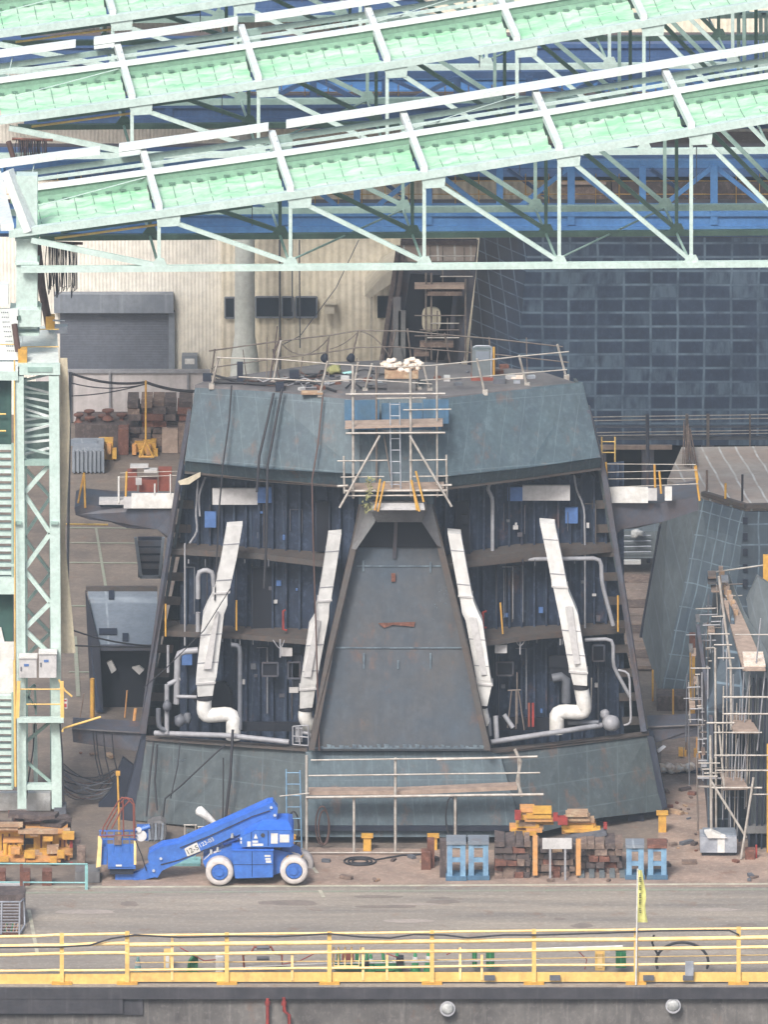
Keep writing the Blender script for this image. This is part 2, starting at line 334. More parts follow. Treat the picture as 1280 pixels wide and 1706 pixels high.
# ================= YELLOW GUARD RAILS =================
def rail_run(xs, rows, x0, x1, label, kick, dense=None):
    t = thing('guard_rail', label, 'railing', P((x0 + x1) / 2, 1641, yq + .06), 'yellow guard rails along the quay')
    Y = yq + .12
    for r in rows:
        m = MB(); m.t([(x0 + (x1 - x0) * i / 8, r[0] + (r[1] - r[0]) * i / 8 + random.uniform(-.7, .7), Y) for i in range(9)], r[2], 8); m.build('rail', 'yellow_pale', t)
    for x in xs:
        m = MB(); m.b((x, rows[0][0] - 3 + (rows[0][1] - rows[0][0]) * (x - x0) / (x1 - x0), Y), (x, 1641, Y), 7, 5); m.build('post', 'yellow', t)
        m = MB(); m.rect(x - 17, 1636, x + 17, 1641, Y - .08, .3); m.build('foot', 'yellow_deep', t)
    m = MB(); m.rect(x0, kick[0], x1, kick[1], Y + .05, .02); m.build('kick_plate', 'yellow', t)
    return t
rail_run((103, 212), ((1561, 1554, 2.5), (1577, 1571, 3.4), (1591, 1586, 3), (1617, 1615, 2.2)), -30, 213, 'left run of yellow guard rail with black hose along it', (1622, 1640))
rr = rail_run((378, 549, 720, 890, 1060, 1231), ((1558, 1546, 2.2), (1574, 1561, 3.8), (1590, 1577, 3), (1616, 1603, 2.2)), 216, 1310, 'long yellow guard rail running right along the quay edge', (1619, 1635))
m = MB(); m.t([(225, 1603, yq + .4), (640, 1600, yq + .4), (1290, 1590, yq + .4)], 1.1); m.build('wire', 'yellow_pale', rr)
for x, y0 in ((287, 1560), (605, 1578), (645, 1590), (767, 1578), (803, 1590), (487, 1590)):
    m = MB(); m.b((x, y0, yq + .16), (x, 1632, yq + .16), 4, 3); m.build('post', 'yellow_pale', rr)
m = MB()
for x in (556, 564, 575, 586): m.t([(x, 1577, yq + .3), (x, 1609, yq + .3)], 1.4)
m.t([(556, 1609, yq + .3), (598, 1609, yq + .3), (601, 1577, yq + .3)], 1.4); m.build('gate_panel', 'yellow_pale', rr)
m = MB(); m.rect(880 + 262, 1602, 880 + 276, 1625, yq + .0, .1); m.build('joint_cover', 'steel', rr)
for x in (924, 1146, 815, 1080):
    m = MB(); m.rect(x - 8, 1625, x + 10, 1633, yq + .02, .08); m.build('bracket', 'pipe_dark', rr)
m = MB(); m.t([(-10, 1578, yq - .0), (100, 1577, yq), (150, 1574, yq), (185, 1563, yq), (225, 1557, yq), (300, 1561, yq), (380, 1559, yq), (460, 1560, yq + .05), (549, 1555, yq), (600, 1560, yq), (650, 1562, yq), (690, 1556, yq), (740, 1557, yq), (780, 1562, yq), (840, 1557, yq), (900, 1557, yq), (1000, 1554, yq), (1100, 1550, yq), (1215, 1549, yq), (1232, 1557, yq)], 1.5, 6)
tag(m.build('hose', 'rubber'), 'black hose hung along the top of the yellow guard rail', 'hose')
# things behind the rail (stand on the road)
def on(x, y): return PZ(x, y, 0)
Yr = GY(1622)
def cone(x, base, h, label, mt='cone_green'):
    Y = GY(base); k = mp(Y); t = thing('traffic_cone', label, 'cone', on(x, base), 'green and white cones behind the rail')
    c = P(x, base, Y); m = MB(); m.tube([c + V((0, 0, .03)), c + V((0, 0, h * k))], [8 * k, 2 * k], 14); m.box(c + V((0, 0, .02)), (17 * k, 17 * k, .04)); m.build('body', mt, t)
    m = MB(); m.tube([c + V((0, 0, h * k * .55)), c + V((0, 0, h * k * .78))], [4.9 * k, 3.7 * k], 14); m.build('band', 'white', t)
cone(230, 1624, 32, 'pale green cone behind the rail, leftmost of the cones', 'cyan')
cone(618, 1621, 34, 'green and white cone beside the green table legs behind the rail')
cone(662, 1619, 34, 'green and white cone with black box beside it behind the rail')
cone(692, 1618, 34, 'green and white cone standing alone just left of a tall rail post')
cone(714, 1618, 36, 'green and white cone half hidden by a tall rail post')
for i, (x, w, mt, lb) in enumerate(((279, 12, 'yellow', 'yellow cabinet with white panel behind the rail at left'), (1000, 16, 'yellow', 'yellow ribbed box behind the rail left of the green box'))):
    Y = GY(1616); t = thing('cabinet', lb, 'cabinet', on(x, 1618)); m = MB(); m.rect(x - w / 2, 1584, x + w / 2, 1618, Y, .3); m.build('case', mt, t)
    m = MB(); m.rect(x - w / 4, 1588, x + w / 4, 1612, Y - .03, .028); m.build('panel', 'white' if i == 0 else 'yellow_pale', t)
m = MB()
for k in range(5): m.t([(313 + k * 3.5, 1620, Yr), (316 + k * 3, 1600, Yr + .1 * k), (322 + k * 1.5, 1592, Yr + .1)], 2.4, 8)
m.t([(283, 1621, Yr), (312, 1619, Yr), (322, 1621, Yr)], 2)
tag(m.build('hose_coil', 'green'), 'bunched dark green hose standing behind the rail', 'hose')
m = MB(); m.rect(359, 1594, 372, 1619, Yr, .35); m.rect(361, 1590, 370, 1594, Yr + .1, .15); tag(m.build('plastic_tank', 'white'), 'small white plastic tank beside the green hose bunch', 'tank')
t = thing('cable_reel', 'rusty red tube frame carrying two grey hose rolls behind rail', 'frame', on(440, 1615))
m = MB(); Y = Yr
for dx in (0, .5):
    m.t([(407, 1611, Y + dx), (405, 1590, Y + dx), (418, 1587, Y + dx), (424, 1577, Y + dx), (452, 1577, Y + dx), (458, 1588, Y + dx), (470, 1590, Y + dx), (470, 1611, Y + dx), (407, 1611, Y + dx)], 2.2)
m.build('frame', 'brick_red', t)
for y in (1578, 1596):
    m = MB(); m.t([(428, y, Y - .1), (449, y, Y - .1)], 3.4, 10); m.build('roll', 'pipe_dark', t)
t = thing('green_table', 'green trestle with splayed legs and black box behind the rail', 'trestle', on(635, 1618))
m = MB(); m.pp([(612, 1612, Yr), (640, 1606, Yr), (655, 1606, Yr), (675, 1612, Yr), (650, 1617, Yr), (612, 1617, Yr)], .5); m.t([(612, 1585, Yr), (609, 1617, Yr)], 3); m.t([(638, 1585, Yr), (640, 1608, Yr)], 3); m.build('trestle', 'cone_green', t)
m = MB(); m.rect(660, 1596, 673, 1611, Yr - .1, .4); m.rect(608, 1600, 615, 1611, Yr - .1, .3); m.build('box', 'rubber', t)
t = thing('barrier', 'green barrier with red and white mesh behind the small gate panel', 'barrier', on(575, 1618))
m = MB(); m.rect(558, 1606, 603, 1616, Yr + .1, .3); m.rect(561, 1590, 567, 1606, Yr + .1, .2); m.rect(592, 1588, 598, 1606, Yr + .1, .2); m.build('base', 'green', t)
m = MB(); m.rect(570, 1586, 590, 1606, Yr + .15, .1); m.build('panel', 'brick_red', t)
for i, x in enumerate((791, 817, 1035)):
    t = thing('green_box', ['narrow dark green box behind rail, left of a pair', 'wide green box behind rail, right of a pair', 'green box split by a post, near the flag pole foot'][i], 'box', on(x, 1614))
    wd = (8, 14, 17)[i]; m = MB(); m.rect(x - wd / 2, 1587, x + wd / 2, 1612, Yr, .35); m.build('case', 'green', t)
    m = MB(); m.rect(x - 1, 1586, x + 1, 1611, Yr - .03, .03); m.build('strap', 'cone_green', t)
for i, pts in enumerate(([(1075, 1577), (1072, 1590), (1076, 1600), (1083, 1612)], None)):
    m = MB()
    if pts: m.t([(x + 15, y - 20, Yr) for x, y in pts], 2)
    else:
        c = P(1137, 1602, Yr); m.tube(arc(c, 44 * mp(Yr), R(-20), R(200), 20, ay=V((0, .5, .8)) * .82), .045, 8)
    tag(m.build('hose', 'rubber'), ['short black hose curving down behind rail beside the flag pole', 'large black hose looped in an arch behind the rail'][i], 'hose')
m = MB(); m.t([(380, 1612, Yr), (540, 1605, Yr - .05), (900, 1598, Yr)], 1.6); tag(m.build('pipe_run', 'white'), 'thin white pipe lying along the foot of the rail', 'pipe')
m = MB(); m.t([(845, 1582, Yr), (1038, 1576, Yr)], 2.2); tag(m.build('long_pole', 'white'), 'long white pole lying level behind the rail near flag', 'pole')
m = MB(); m.t([(300, 1578, Yr), (340, 1600, Yr), (360, 1598, Yr)], .9); m.t([(470, 1606, Yr), (500, 1600, Yr), (530, 1585, Yr)], .9); m.t([(965, 1585, Yr), (978, 1598, Yr), (975, 1614, Yr)], .9); m.t([(645, 1588, Yr), (665, 1596, Yr)], .9); m.t([(744, 1590, Yr), (770, 1578, Yr)], .9)
cr = thing('extension_cord', 'thin red cord strung loosely behind the yellow rail', 'cord', on(640, 1612)); m.build('cord', 'red', cr)
# flag
Yf = yq + .0
t = thing('flag_pole', 'thin white pole with a tall yellow banner tied to the rail', 'flag', P(1061, 1641, Yf))
m = MB(); m.t([(1060, 1640, Yf), (1063, 1447, Yf)], 1.6, 8); m.build('pole', 'white', t)
m = MB(); prof = [(1449, 1069), (1457, 1071), (1470, 1073), (1482, 1076), (1495, 1077), (1508, 1075.5), (1522, 1077), (1536, 1080)]
rows = []
for k, (y, x1) in enumerate(prof):
    rows.append([P(1063.4 - .3 * k * .3 + (x1 - 1063) * q / 6, y, Yf - .06 + .07 * sin(q * 1.4 + k * .8)) for q in range(7)])
vs = sum(rows, []); m.add(vs + [v + V((0, .012, 0)) for v in vs], [[a * 7 + q, a * 7 + q + 1, a * 7 + 8 + q, a * 7 + 7 + q] for a in range(7) for q in range(6)] + [[o + 56 for o in (a * 7 + 7 + q, a * 7 + 8 + q, a * 7 + q + 1, a * 7 + q)] for a in range(7) for q in range(6)], True)
fl = m.build('banner', 'flag', t)
m = MB()
for y in (1464.5, 1478, 1491, 1502, 1516):       # five dark written characters, too blurred to read
    for a, b, c, d in ((-2.6, -3.5, 2.6, -2.6), (-2.6, .2, 2.6, 1), (-2, -3.5, -1, 4), (1.2, -2, 2.2, 4.2), (-2.8, 3.2, 2.8, 4)):
        m.rect(1067 + a * .8, y + b, 1067 + c * .8, y + d, Yf - .16, .004)
m.build('lettering', 'ink', fl)
# ================= BOOM LIFT =================
t = thing('boom_lift', 'bright blue boom lift with white tyres parked on the road', 'boom lift', (P(426, 1472, 0).x, 0, 0))
W = 2.0
def wheel(x, y, Y):
    k = mp(Y); c = P(x, y, Y); r = 23.5 * k
    m = MB()
    prof = [(.62, -.12), (.9, -.15), (1, -.08), (1, .3), (.9, .36), (.5, .3)]
    vs = []; fs = []; n = 36
    for i in range(n):
        a = 2 * pi * i / n
        for q, d in prof: vs.append(c + V((cos(a) * r * q, d, sin(a) * r * q)))
    for i in range(n):
        for j in range(len(prof) - 1): a0 = i * len(prof) + j; b0 = ((i + 1) % n) * len(prof) + j; fs.append([a0, a0 + 1, b0 + 1, b0])
    m.add(vs, fs, True); w_ = m.build('wheel', 'tyre', t)
    m = MB(); m.tube([c + V((0, -.09, 0)), c + V((0, .2, 0))], r * .58, 24); rim = m
    m.tube([c + V((0, -.14, 0)), c + V((0, -.07, 0))], r * .28, 14)
    for q in range(8): m.tube([c + V((cos(q * pi / 4) * r * .42, -.115, sin(q * pi / 4) * r * .42)), c + V((cos(q * pi / 4) * r * .42, -.08, sin(q * pi / 4) * r * .42))], .025, 6)
    m.build('rim', 'lift_blue', w_)
wheel(366, 1451, -.25); wheel(490, 1449, -.25); wheel(377, 1443, 1.9); wheel(499, 1439, 1.9)
m = MB(); m.pp([(386, 1416, -.3), (455, 1416, -.3), (455, 1461, -.3), (392, 1463, -.3)], 2.0); m.build('engine_box', 'lift_blue', t)
m = MB(); m.rect(386, 1414.5, 456, 1417, -.33, 2.1); m.build('box_lid', 'lift_blue_top', t)
m = MB(); m.pp([(338, 1436, .1), (352, 1424, .1), (390, 1414, .1), (455, 1414, .1), (482, 1420, .1), (500, 1430, .1), (503, 1440, .1), (470, 1452, .1), (455, 1458, .1), (390, 1460, .1), (345, 1450, .1)], 1.3); m.build('chassis', 'lift_blue', t)
for x0, x1, y0 in ((341, 388, 1421), (468, 507, 1424)):
    m = MB(); m.tube([P(x0, y0 + 12, .3), P((x0 * 3 + x1) / 4, y0 + 1, .3), P((x0 + x1) / 2, y0 - 3, .3), P((x0 + x1 * 3) / 4, y0, .3), P(x1, y0 + 8, .3)], .05); m.build('mudguard', 'tyre', t)
tu = MB(); tu.pp([(400, 1402, -.35), (400, 1394, -.35), (424, 1383, -.35), (486, 1383, -.35), (488, 1400, -.35), (486, 1411, -.35), (402, 1411, -.35)], 1.9); tu = tu.build('turret', 'lift_blue', t)
m = MB(); a = [P(402, 1393.5, -.36), P(425, 1382.5, -.36), P(487, 1382.5, -.36)]; b2 = [P(437, 1367, .25), P(440, 1366, .3), P(480, 1366, .3)]
m.add(a + b2 + [p + V((0, 1.85, 0)) for p in a] + [p + V((0, .8, 0)) for p in b2], [[0, 1, 4, 3], [1, 2, 5, 4], [3, 4, 5, 11, 10, 9], [0, 3, 9, 6], [2, 8, 11, 5], [6, 7, 8, 2, 1, 0], [6, 9, 10, 7], [7, 10, 11, 8]]); m.build('hood', 'lift_blue_top', tu)
for x0, y0, x1, y1 in ((451.5, 1388, 463, 1405), (466, 1390, 482, 1403), (412, 1401.5, 418, 1410), (420.5, 1400, 430, 1403.5), (420.5, 1405, 438.5, 1408.8), (400.5, 1395, 403, 1399), (400.5, 1401, 403, 1405)):
    m = MB(); m.rect(x0, y0, x1, y1, -.36, .008); m.build('sticker', 'white', tu)
m = MB(); m.pp([(426, 1388, -.36), (429.5, 1396.5, -.36), (423, 1396.5, -.36)], .008); m.build('sticker', 'white', tu)
m = MB(); m.tube([P(438, 1391, -.37), P(438, 1391, -.34)], .07, 14); m.build('vent', 'rubber', tu)
for x0, y0, x1, y1 in ((441, 1424, 451, 1427), (442, 1429, 451, 1432), (443, 1433, 452, 1437)):
    m = MB(); m.rect(x0, y0, x1, y1, -.31, .008); m.build('sticker', 'white', t)
m = MB(); m.rect(410, 1411, 470, 1415, .1, 1.1); m.build('slew_ring', 'rubber', t)
# boom : two telescoping box sections along the slope
m = MB(); m.pp([(246, 1429, .35), (248, 1419, .35), (270, 1407, .35), (296, 1403, .35), (446, 1336, .35), (455, 1335, .35), (463, 1346, .35), (461, 1366, .35), (434, 1366, .35), (424, 1375, .35), (400, 1389, .35), (270, 1450, .35), (262, 1462, .35), (256, 1460, .35)], .42); bo = m.build('boom', 'lift_blue', t)
m = MB(); m.pp([(248, 1418, .34), (270, 1406, .34), (296, 1402, .34), (446, 1335, .34), (455, 1334, .34), (455, 1337, .34), (446, 1340, .34), (296, 1406, .34), (271, 1410, .34), (249, 1421, .34)], .44); m.build('top_plate', 'lift_blue_top', bo)
m = MB(); m.pp([(240, 1446, .4), (256, 1435, .4), (262, 1460, .4), (244, 1464, .4)], .32); m.pp([(222, 1455, .45), (243, 1447, .45), (247, 1462, .45), (232, 1472, .45), (225, 1466, .45), (192, 1466, .45), (192, 1456, .45)], .24); m.pp([(222, 1464, .4), (232, 1464, .4), (230, 1475, .4), (226, 1475, .4)], .3); m.build('fly_boom', 'lift_blue', bo)
m = MB(); m.pp([(307, 1413.5, .33), (328, 1402.5, .33), (334, 1417.5, .33), (313, 1428, .33)], .008); pl = m.build('number_plate', 'white', bo)
rt = P(334, 1417, .33) - P(313, 1427.6, .33); up = V((-rt.z, 0, rt.x))
text('lettering', '12-5', 'ink', pl, P(320.6, 1415.6, .315), rt, up, .25)
text('lettering', '123-03', 'white', bo, P(344, 1403.2, .335), rt, up, .2)
m = MB(); m.t([(372, 1405, .5), (398, 1395, .5), (418, 1388, .5)], 3.2, 10); m.build('lift_cylinder', 'lift_blue', bo)
for x, y in ((352, 1422), (363, 1418), (387, 1395)):
    m = MB(); m.tube([P(x, y, .2), P(x, y - 7, .2)], [.06, .04], 8); m.build('beacon', 'lamp', t)
# basket
m = MB(); m.pp([(178, 1406, .2), (224, 1406, .2), (226, 1445, .2), (180, 1446, .2)], .06); m.pp([(178, 1406, 1.1), (224, 1406, 1.1), (226, 1445, 1.1), (180, 1446, 1.1)], .06); m.rect(166, 1410, 178, 1440, .3, .8); m.rect(180, 1444, 226, 1447, .2, .95); bk = m.build('basket', 'lift_blue', t)
m = MB()
for x in (167, 178, 190, 204, 216, 225):
    m.t([(x, 1384, .2), (x, 1420, .2)], .9); m.t([(x, 1382, 1.1), (x, 1410, 1.1)], .9)
for y in (1384, 1392, 1398): m.t([(166, y, .2), (228, y, .2), (228, y - 1, 1.1), (166, y - 1, 1.1), (166, y, .2)], 1.1)
m.build('basket_rail', 'lift_blue', bk)
m = MB()
for Y, o in ((.15, 0), (1.0, 6)):
    m.t([(170 + o, 1390, Y), (172 + o, 1378, Y), (196 + o, 1336, Y), (203 + o, 1328, Y), (214 + o, 1331, Y), (222 + o * .3, 1340, Y), (223 + o * .3, 1380, Y), (224, 1396, Y)], 1.3)
m.t([(186, 1380, .15), (203, 1347, .3), (216, 1333, .5)], 1.3); m.t([(205, 1333, .15), (206, 1392, .15)], 1.2); m.t([(163, 1393, .15), (226, 1391, .15)], 1.2)
m.build('overhead_guard', 'brick_red', bk)
m = MB(); m.pp([(163, 1393, .1), (167, 1393, .1), (170, 1400, .1), (168, 1443, .1), (160, 1445, .1), (163, 1410, .1)], .1); m.rect(223, 1401, 227, 1440, .12, .06); m.build('edge_trim', 'yellow_pale', bk)
m = MB(); m.rect(190, 1392, 202, 1407, .12, .2); m.build('control_box', 'timber', bk)
m = MB(); m.rect(193, 1440, 203, 1443, .185, .01); m.build('sticker', 'white', bk)
m = MB(); m.rect(183, 1447, 222, 1456, .3, .8); m.build('basket_support', 'frame_navy', bk)
m = MB(); m.rect(228, 1378, 247, 1400, .5, .4); m.t([(226, 1384, .4), (250, 1376, .4)], 4, 10); m.build('jib_motor', 'lift_blue', bk)
m = MB(); m.tube([P(235, 1392, .3), P(235, 1392, .5)], .19, 16); m.tube([P(231, 1382, .3), P(231, 1382, .45)], .1, 12); m.build('motor_cap', 'box_grey', bk)
m = MB(); m.t([(196, 1288, .9), (198, 1350, .9), (199, 1400, .9)], 1.8); m.rect(193, 1285, 200, 1292, .85, .1); tag(m.build('yellow_post', 'yellow_deep'), 'thin yellow post rising through the blue lift basket', 'post')
m = MB(); c0 = P(333, 1351, 2.2); c1 = P(372, 1384, 2.2)
m.tube([P(328, 1347, 2.2), P(331, 1349, 2.2), P(340, 1356, 2.2), P(374, 1385, 2.2)], [.08, .17, .15, .03], 12)
tag(m.build('wrapped_roll', 'white'), 'white wrapped cone shaped roll sticking up behind the boom', 'roll')
# ================= MAIN BLOCK =================
B = thing('ship_block', 'large dark superstructure block with sloping front ramp, visor and four white ducts', 'ship block', on(660, 1400))
def part(name, m, parent=B, *rects, **kw):
    b = MB()
    for r in rects: b.rect(*r[:5], r[5] if len(r) > 5 else .1)
    return b.build(name, m, parent)
# skirt (three faces + returns)
SL, SR = 8.0, 8.4
m = MB(); m.pp([(509, 1252, 5.6), (512, 1262, 5.5), (511, 1394, 4.6), (873, 1394, 4.6), (835, 1262, 5.5), (815, 1252, 5.6)], .3); m.build('skirt_center_plate', 'hull_teal', B)
m = MB(); m.pp([(243, 1231, SL), (380, 1240, 7.0), (512, 1250, 5.75), (511, 1394, 4.75), (380, 1384, 6.2), (222, 1366, SL - .6)], .25); m.build('skirt_plate', 'skirt', B)
m = MB(); m.pp([(812, 1254, 5.75), (950, 1240, 7), (1080, 1224, SR), (1104, 1350, SR - .8), (1000, 1362, 6.3), (868, 1394, 4.75)], .25); m.build('skirt_plate', 'skirt', B)
m = MB(); m.pp([(243, 1229, SL - .1), (380, 1238, 6.9), (512, 1248, 5.6), (512, 1252, 5.6), (380, 1242, 6.9), (243, 1233, SL - .1)], .3)
m.pp([(812, 1251, 5.6), (950, 1237, 6.9), (1082, 1221, SR - .1), (1082, 1225, SR - .1), (950, 1242, 6.9), (812, 1256, 5.6)], .3); m.build('skirt_lip', 'frame_rust', B)
m = MB(); m.pp([(1078, 1224, SR - .1), (1090, 1228, SR - .1), (1112, 1345, SR - .7), (1102, 1350, SR - .8)], .8); m.pp([(243, 1232, SL - .05), (236, 1235, SL), (200, 1368, SL - .4), (224, 1368, SL - .6)], 1.2); m.build('side_strake', 'frame_navy', B)
m = MB(); m.rect(512, 1376, 872, 1384, 4.45, .1); m.build('rubbing_bar', 'frame_navy', B)
# base below the skirt: near-black sheets painted as its shade, then grounding girders
m = MB(); m.rect(235, 1366, 1095, 1398, 9.2, .2); m.rect(520, 1392, 860, 1416, 6.4, .2); m.build('skirt_shade', 'void', B)
for x in (300, 420, 1055, 990): 
    m = MB(); m.rect(x - 8, 1356, x + 18, 1396, 7.4, .5); m.build('girder', 'frame_navy', B)
# floor of the recess and back bulkheads
def lr(f): f(1); f(-1)
z0 = P(380, 1240, 7.0).z
def zp(x, y, z=z0): return PZ(x, y, z)
m = MB(); m.prism([P(243, 1231, SL), P(380, 1240, 7), P(512, 1250, 5.75), P(512, 1250, 11), P(243, 1231, 11)], (0, 0, -.15)); m.prism([P(812, 1254, 5.75), P(950, 1240, 7), P(1080, 1224, SR), P(1080, 1224, 11), P(812, 1254, 11)], (0, 0, -.15)); m.build('recess_floor', 'frame_rust', B)
YL0, YL1, YR0, YR1 = 9.6, 7.6, 7.6, 9.7      # bulkhead depth: outer/inner
def bulk(xa, ya0, ya1, Ya, xb, yb0, yb1, Yb, n, name='bulkhead'):
    m = MB(); m.pp([(xa, ya0, Ya), (xb, yb0, Yb), (xb, yb1, Yb), (xa, ya1, Ya)], .12)
    for i in range(n + 1):
        f = (i + .5) / (n + 1); x = xa + (xb - xa) * f; Y = Ya + (Yb - Ya) * f; a = ya0 + (yb0 - ya0) * f; b = ya1 + (yb1 - ya1) * f
        m.b((x, a, Y - .1), (x, b, Y - .1), 3.2, 9)
    return m.build(name, 'bulkhead', B)
bulk(300, 775, 1262, YL0, 420, 785, 1268, 8.8, 5); bulk(420.5, 785, 1268, 8.8, 600, 800, 1285, YL1, 7)
bulk(712, 800, 1290, YR0, 880, 785, 1270, 8.8, 7); bulk(880.5, 785, 1270, 8.8, 1040, 770, 1250, YR1, 7)

# decks
def deck(pts, dp, thick, mt='frame_rust'):   # pts: front edge polyline (x, y, Y)
    m = MB(); f = [P(*p) for p in pts]; bk = [p + V((0, dp, 0)) for p in f]; m.prism(f + bk[::-1], (0, 0, -thick)); m.build('deck', mt, B)
deck([(283, 914, 8.9), (430, 922, 7.8), (562, 938, 6.6)], 1.5, .2); deck([(742, 940, 6.6), (860, 920, 7.6), (1020, 910, 9.0)], 1.5, .2)
deck([(268, 1051, 8.9), (400, 1056, 7.8), (540, 1068, 6.5)], 1.5, .18); deck([(792, 1070, 6.5), (900, 1056, 7.6), (1042, 1046, 9.0)], 1.5, .18)
# upper ceiling brackets under the visor
m = MB()
for x in list(range(345, 580, 26)) + list(range(770, 985, 26)):
    f = abs(x - 655) / 345; Y = 6.2 + 2.3 * f; y = 806 - 30 * f
    m.prism([P(x, y, Y), P(x, y, Y + 1.6), P(x, y + 20, Y + 1.6)], (.05, 0, 0))
    m.b((x, y + 2, Y + .1), (x + 14, y + 14, Y + .8), 5)
m.build('visor_bracket', 'frame_navy', B)
# visor
VL = [(325, 646, 8.6), (440, 652, 7.9), (600, 667, 7.0)]; VL2 = [(600, 790, 5.9), (440, 781, 6.8), (308, 768, 7.9)]
m = MB(); m.pp(VL + VL2, .2); m.build('visor_plate', 'hull_teal', B)
m = MB(); m.pp([(735, 664, 7.0), (850, 651, 7.9), (971, 639, 8.6), (1001, 762, 7.9), (880, 779, 6.8), (722, 796, 5.9)], .2); m.build('visor_plate', 'hull_teal2', B)
m = MB(); m.pp([(600, 666, 6.98), (735, 664, 6.98), (722, 840, 5.6), (598, 840, 5.6)], .2); m.build('visor_center_plate', 'hull_teal', B)
m = MB(); m.pp([(308, 769, 8.0), (440, 782, 6.95), (600, 791, 6.05), (600, 812, 6.3), (440, 800, 7.3), (308, 786, 8.3)], .15); m.build('visor_knuckle', 'hull_teal', B)
m = MB(); m.pp([(722, 797, 6.05), (880, 780, 6.95), (1001, 763, 8.0), (1000, 780, 8.3), (880, 797, 7.3), (722, 816, 6.3)], .15); m.build('visor_knuckle', 'hull_teal2', B)
m = MB(); m.pp([(308, 785, 8.25), (440, 799, 7.25), (600, 811, 6.25), (600, 815, 6.25), (440, 803, 7.25), (308, 789, 8.25)], .4); m.pp([(722, 815, 6.25), (880, 796, 7.25), (1002, 779, 8.25), (1002, 783, 8.25), (880, 800, 7.25), (722, 819, 6.25)], .4); m.build('visor_edge', 'frame_rust', B)
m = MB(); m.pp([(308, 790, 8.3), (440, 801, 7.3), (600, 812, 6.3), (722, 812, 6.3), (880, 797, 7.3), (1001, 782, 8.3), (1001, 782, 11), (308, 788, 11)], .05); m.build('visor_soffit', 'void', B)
# top deck on one level
ZT = P(440, 650, 7.9).z; m = MB()
pts = [P(325, 645, 8.6), P(440, 651, 7.9), P(600, 666, 7.0), P(735, 663, 7.0), P(850, 650, 7.9), P(971, 638, 8.6)]
pts = [V((p.x, p.y, ZT)) for p in pts] + [PZ(900, 618, ZT), PZ(760, 606, ZT), PZ(650, 600, ZT), PZ(560, 603, ZT), PZ(400, 625, ZT), PZ(345, 634, ZT)]
m.prism(pts, (0, 0, -.25)); m.build('top_deck', 'top_deck', B)
# side walls and back wall close the block
fl = [P(243, 1231, SL), P(1080, 1224, SR)]; m = MB()
m.prism([P(326, 650, 8.7), P(308, 788, 8.9), P(236, 1240, 9.3), P(236, 1240, 16), P(308, 788, 16), P(345, 640, 12)], (.1, 0, 0)); m.prism([P(970, 645, 8.7), P(1001, 782, 8.9), P(1080, 1230, 9.3), P(1080, 1230, 16), P(1001, 782, 16), P(960, 630, 12)], (-.1, 0, 0))
m.prism([P(345, 700, 12.6), P(960, 700, 12.6), P(1075, 1225, 16), P(240, 1225, 16)], (0, .15, 0)); m.build('outer_shell', 'skirt', B)
# side edge frames
m = MB(); m.pp([(312, 690, 8.3), (318, 690, 8.3), (303, 800, 8.4), (272, 1010, 8.3), (243, 1222, 8.1), (232, 1222, 8.1), (262, 1010, 8.3), (294, 800, 8.4)], .7); m.build('side_frame', 'frame_grey', B)
m = MB(); m.pp([(978, 683, 8.3), (984, 684, 8.3), (1013, 800, 8.4), (1050, 1030, 8.3), (1078, 1218, 8.1), (1068, 1219, 8.1), (1040, 1030, 8.3), (1004, 800, 8.4)], .7); m.build('side_frame', 'frame_grey', B)
for i in range(10):
    y = 840 + i * 40
    for s in (0, 1):
        x = (296 - (y - 800) * .15) if not s else (1010 + (y - 800) * .155)
        m = MB(); m.b((x, y, 8.9), (x + (34 if not s else -34), y + 1, 9.5), 2.2, 14); m.build('bracket', 'frame_rust', B)
# vertical posts/doorways in the recess
for (x0, y0, x1, y1, Y) in ((421, 945, 455, 1048, 8.5), (527, 835, 548, 918, 7.75), (760, 835, 782, 925, 7.75), (488, 1090, 502, 1155, 7.5)):
    m = MB(); m.rect(x0, y0, x1, y1, Y, .1); d = m.build('doorway', 'void', B)
    m = MB(); m.t([(x0 - 1, y1, Y), (x0 - 1, y0, Y), (x1 + 1, y0, Y), (x1 + 1, y1, Y)], 1.3); m.build('door_frame', 'frame_navy', d)
for (x0, y0, x1, y1, Y, mt, nm) in ((437, 1104, 463, 1126, 7.9, 'void', 'window'), (828, 1103, 855, 1125, 7.9, 'void', 'window'), (988, 1075, 1007, 1101, 8.9, 'void', 'window'), (480, 1103, 500, 1130, 7.5, 'void', 'window')):
    m = MB(); m.rect(x0, y0, x1, y1, Y, .05); d = m.build(nm, mt, B)
    m = MB()
    for a, b in (((x0, y0), (x1, y0)), ((x1, y0), (x1, y1)), ((x1, y1), (x0, y1)), ((x0, y1), (x0, y0))): m.b((*a, Y - .05), (*b, Y - .05), 2.6)
    m.build('window_frame', 'frame_grey', d)
for (x0, y0, x1, y1, Y, mt) in ((354, 814, 429, 841, 8.5, 'box_grey'), (429, 812, 455, 838, 8.45, 'label_blue'), (871, 809, 950, 834, 8.45, 'box_grey'), (846, 812, 871, 835, 8.45, 'label_blue'), (341, 853, 360, 879, 8.8, 'label_blue'), (942, 846, 963, 872, 8.9, 'label_blue'), (467, 1080, 487, 1093, 7.2, 'box_grey'), (825, 1074, 845, 1088, 7.2, 'box_grey'), (303, 1088, 320, 1108, 8.9, 'label_blue'), (482, 1146, 497, 1154, 7.3, 'box_grey'), (770, 858, 780, 873, 7.6, 'void')):
    m = MB(); m.rect(x0, y0, x1, y1, Y, .12); m.build('panel_box', mt, B)
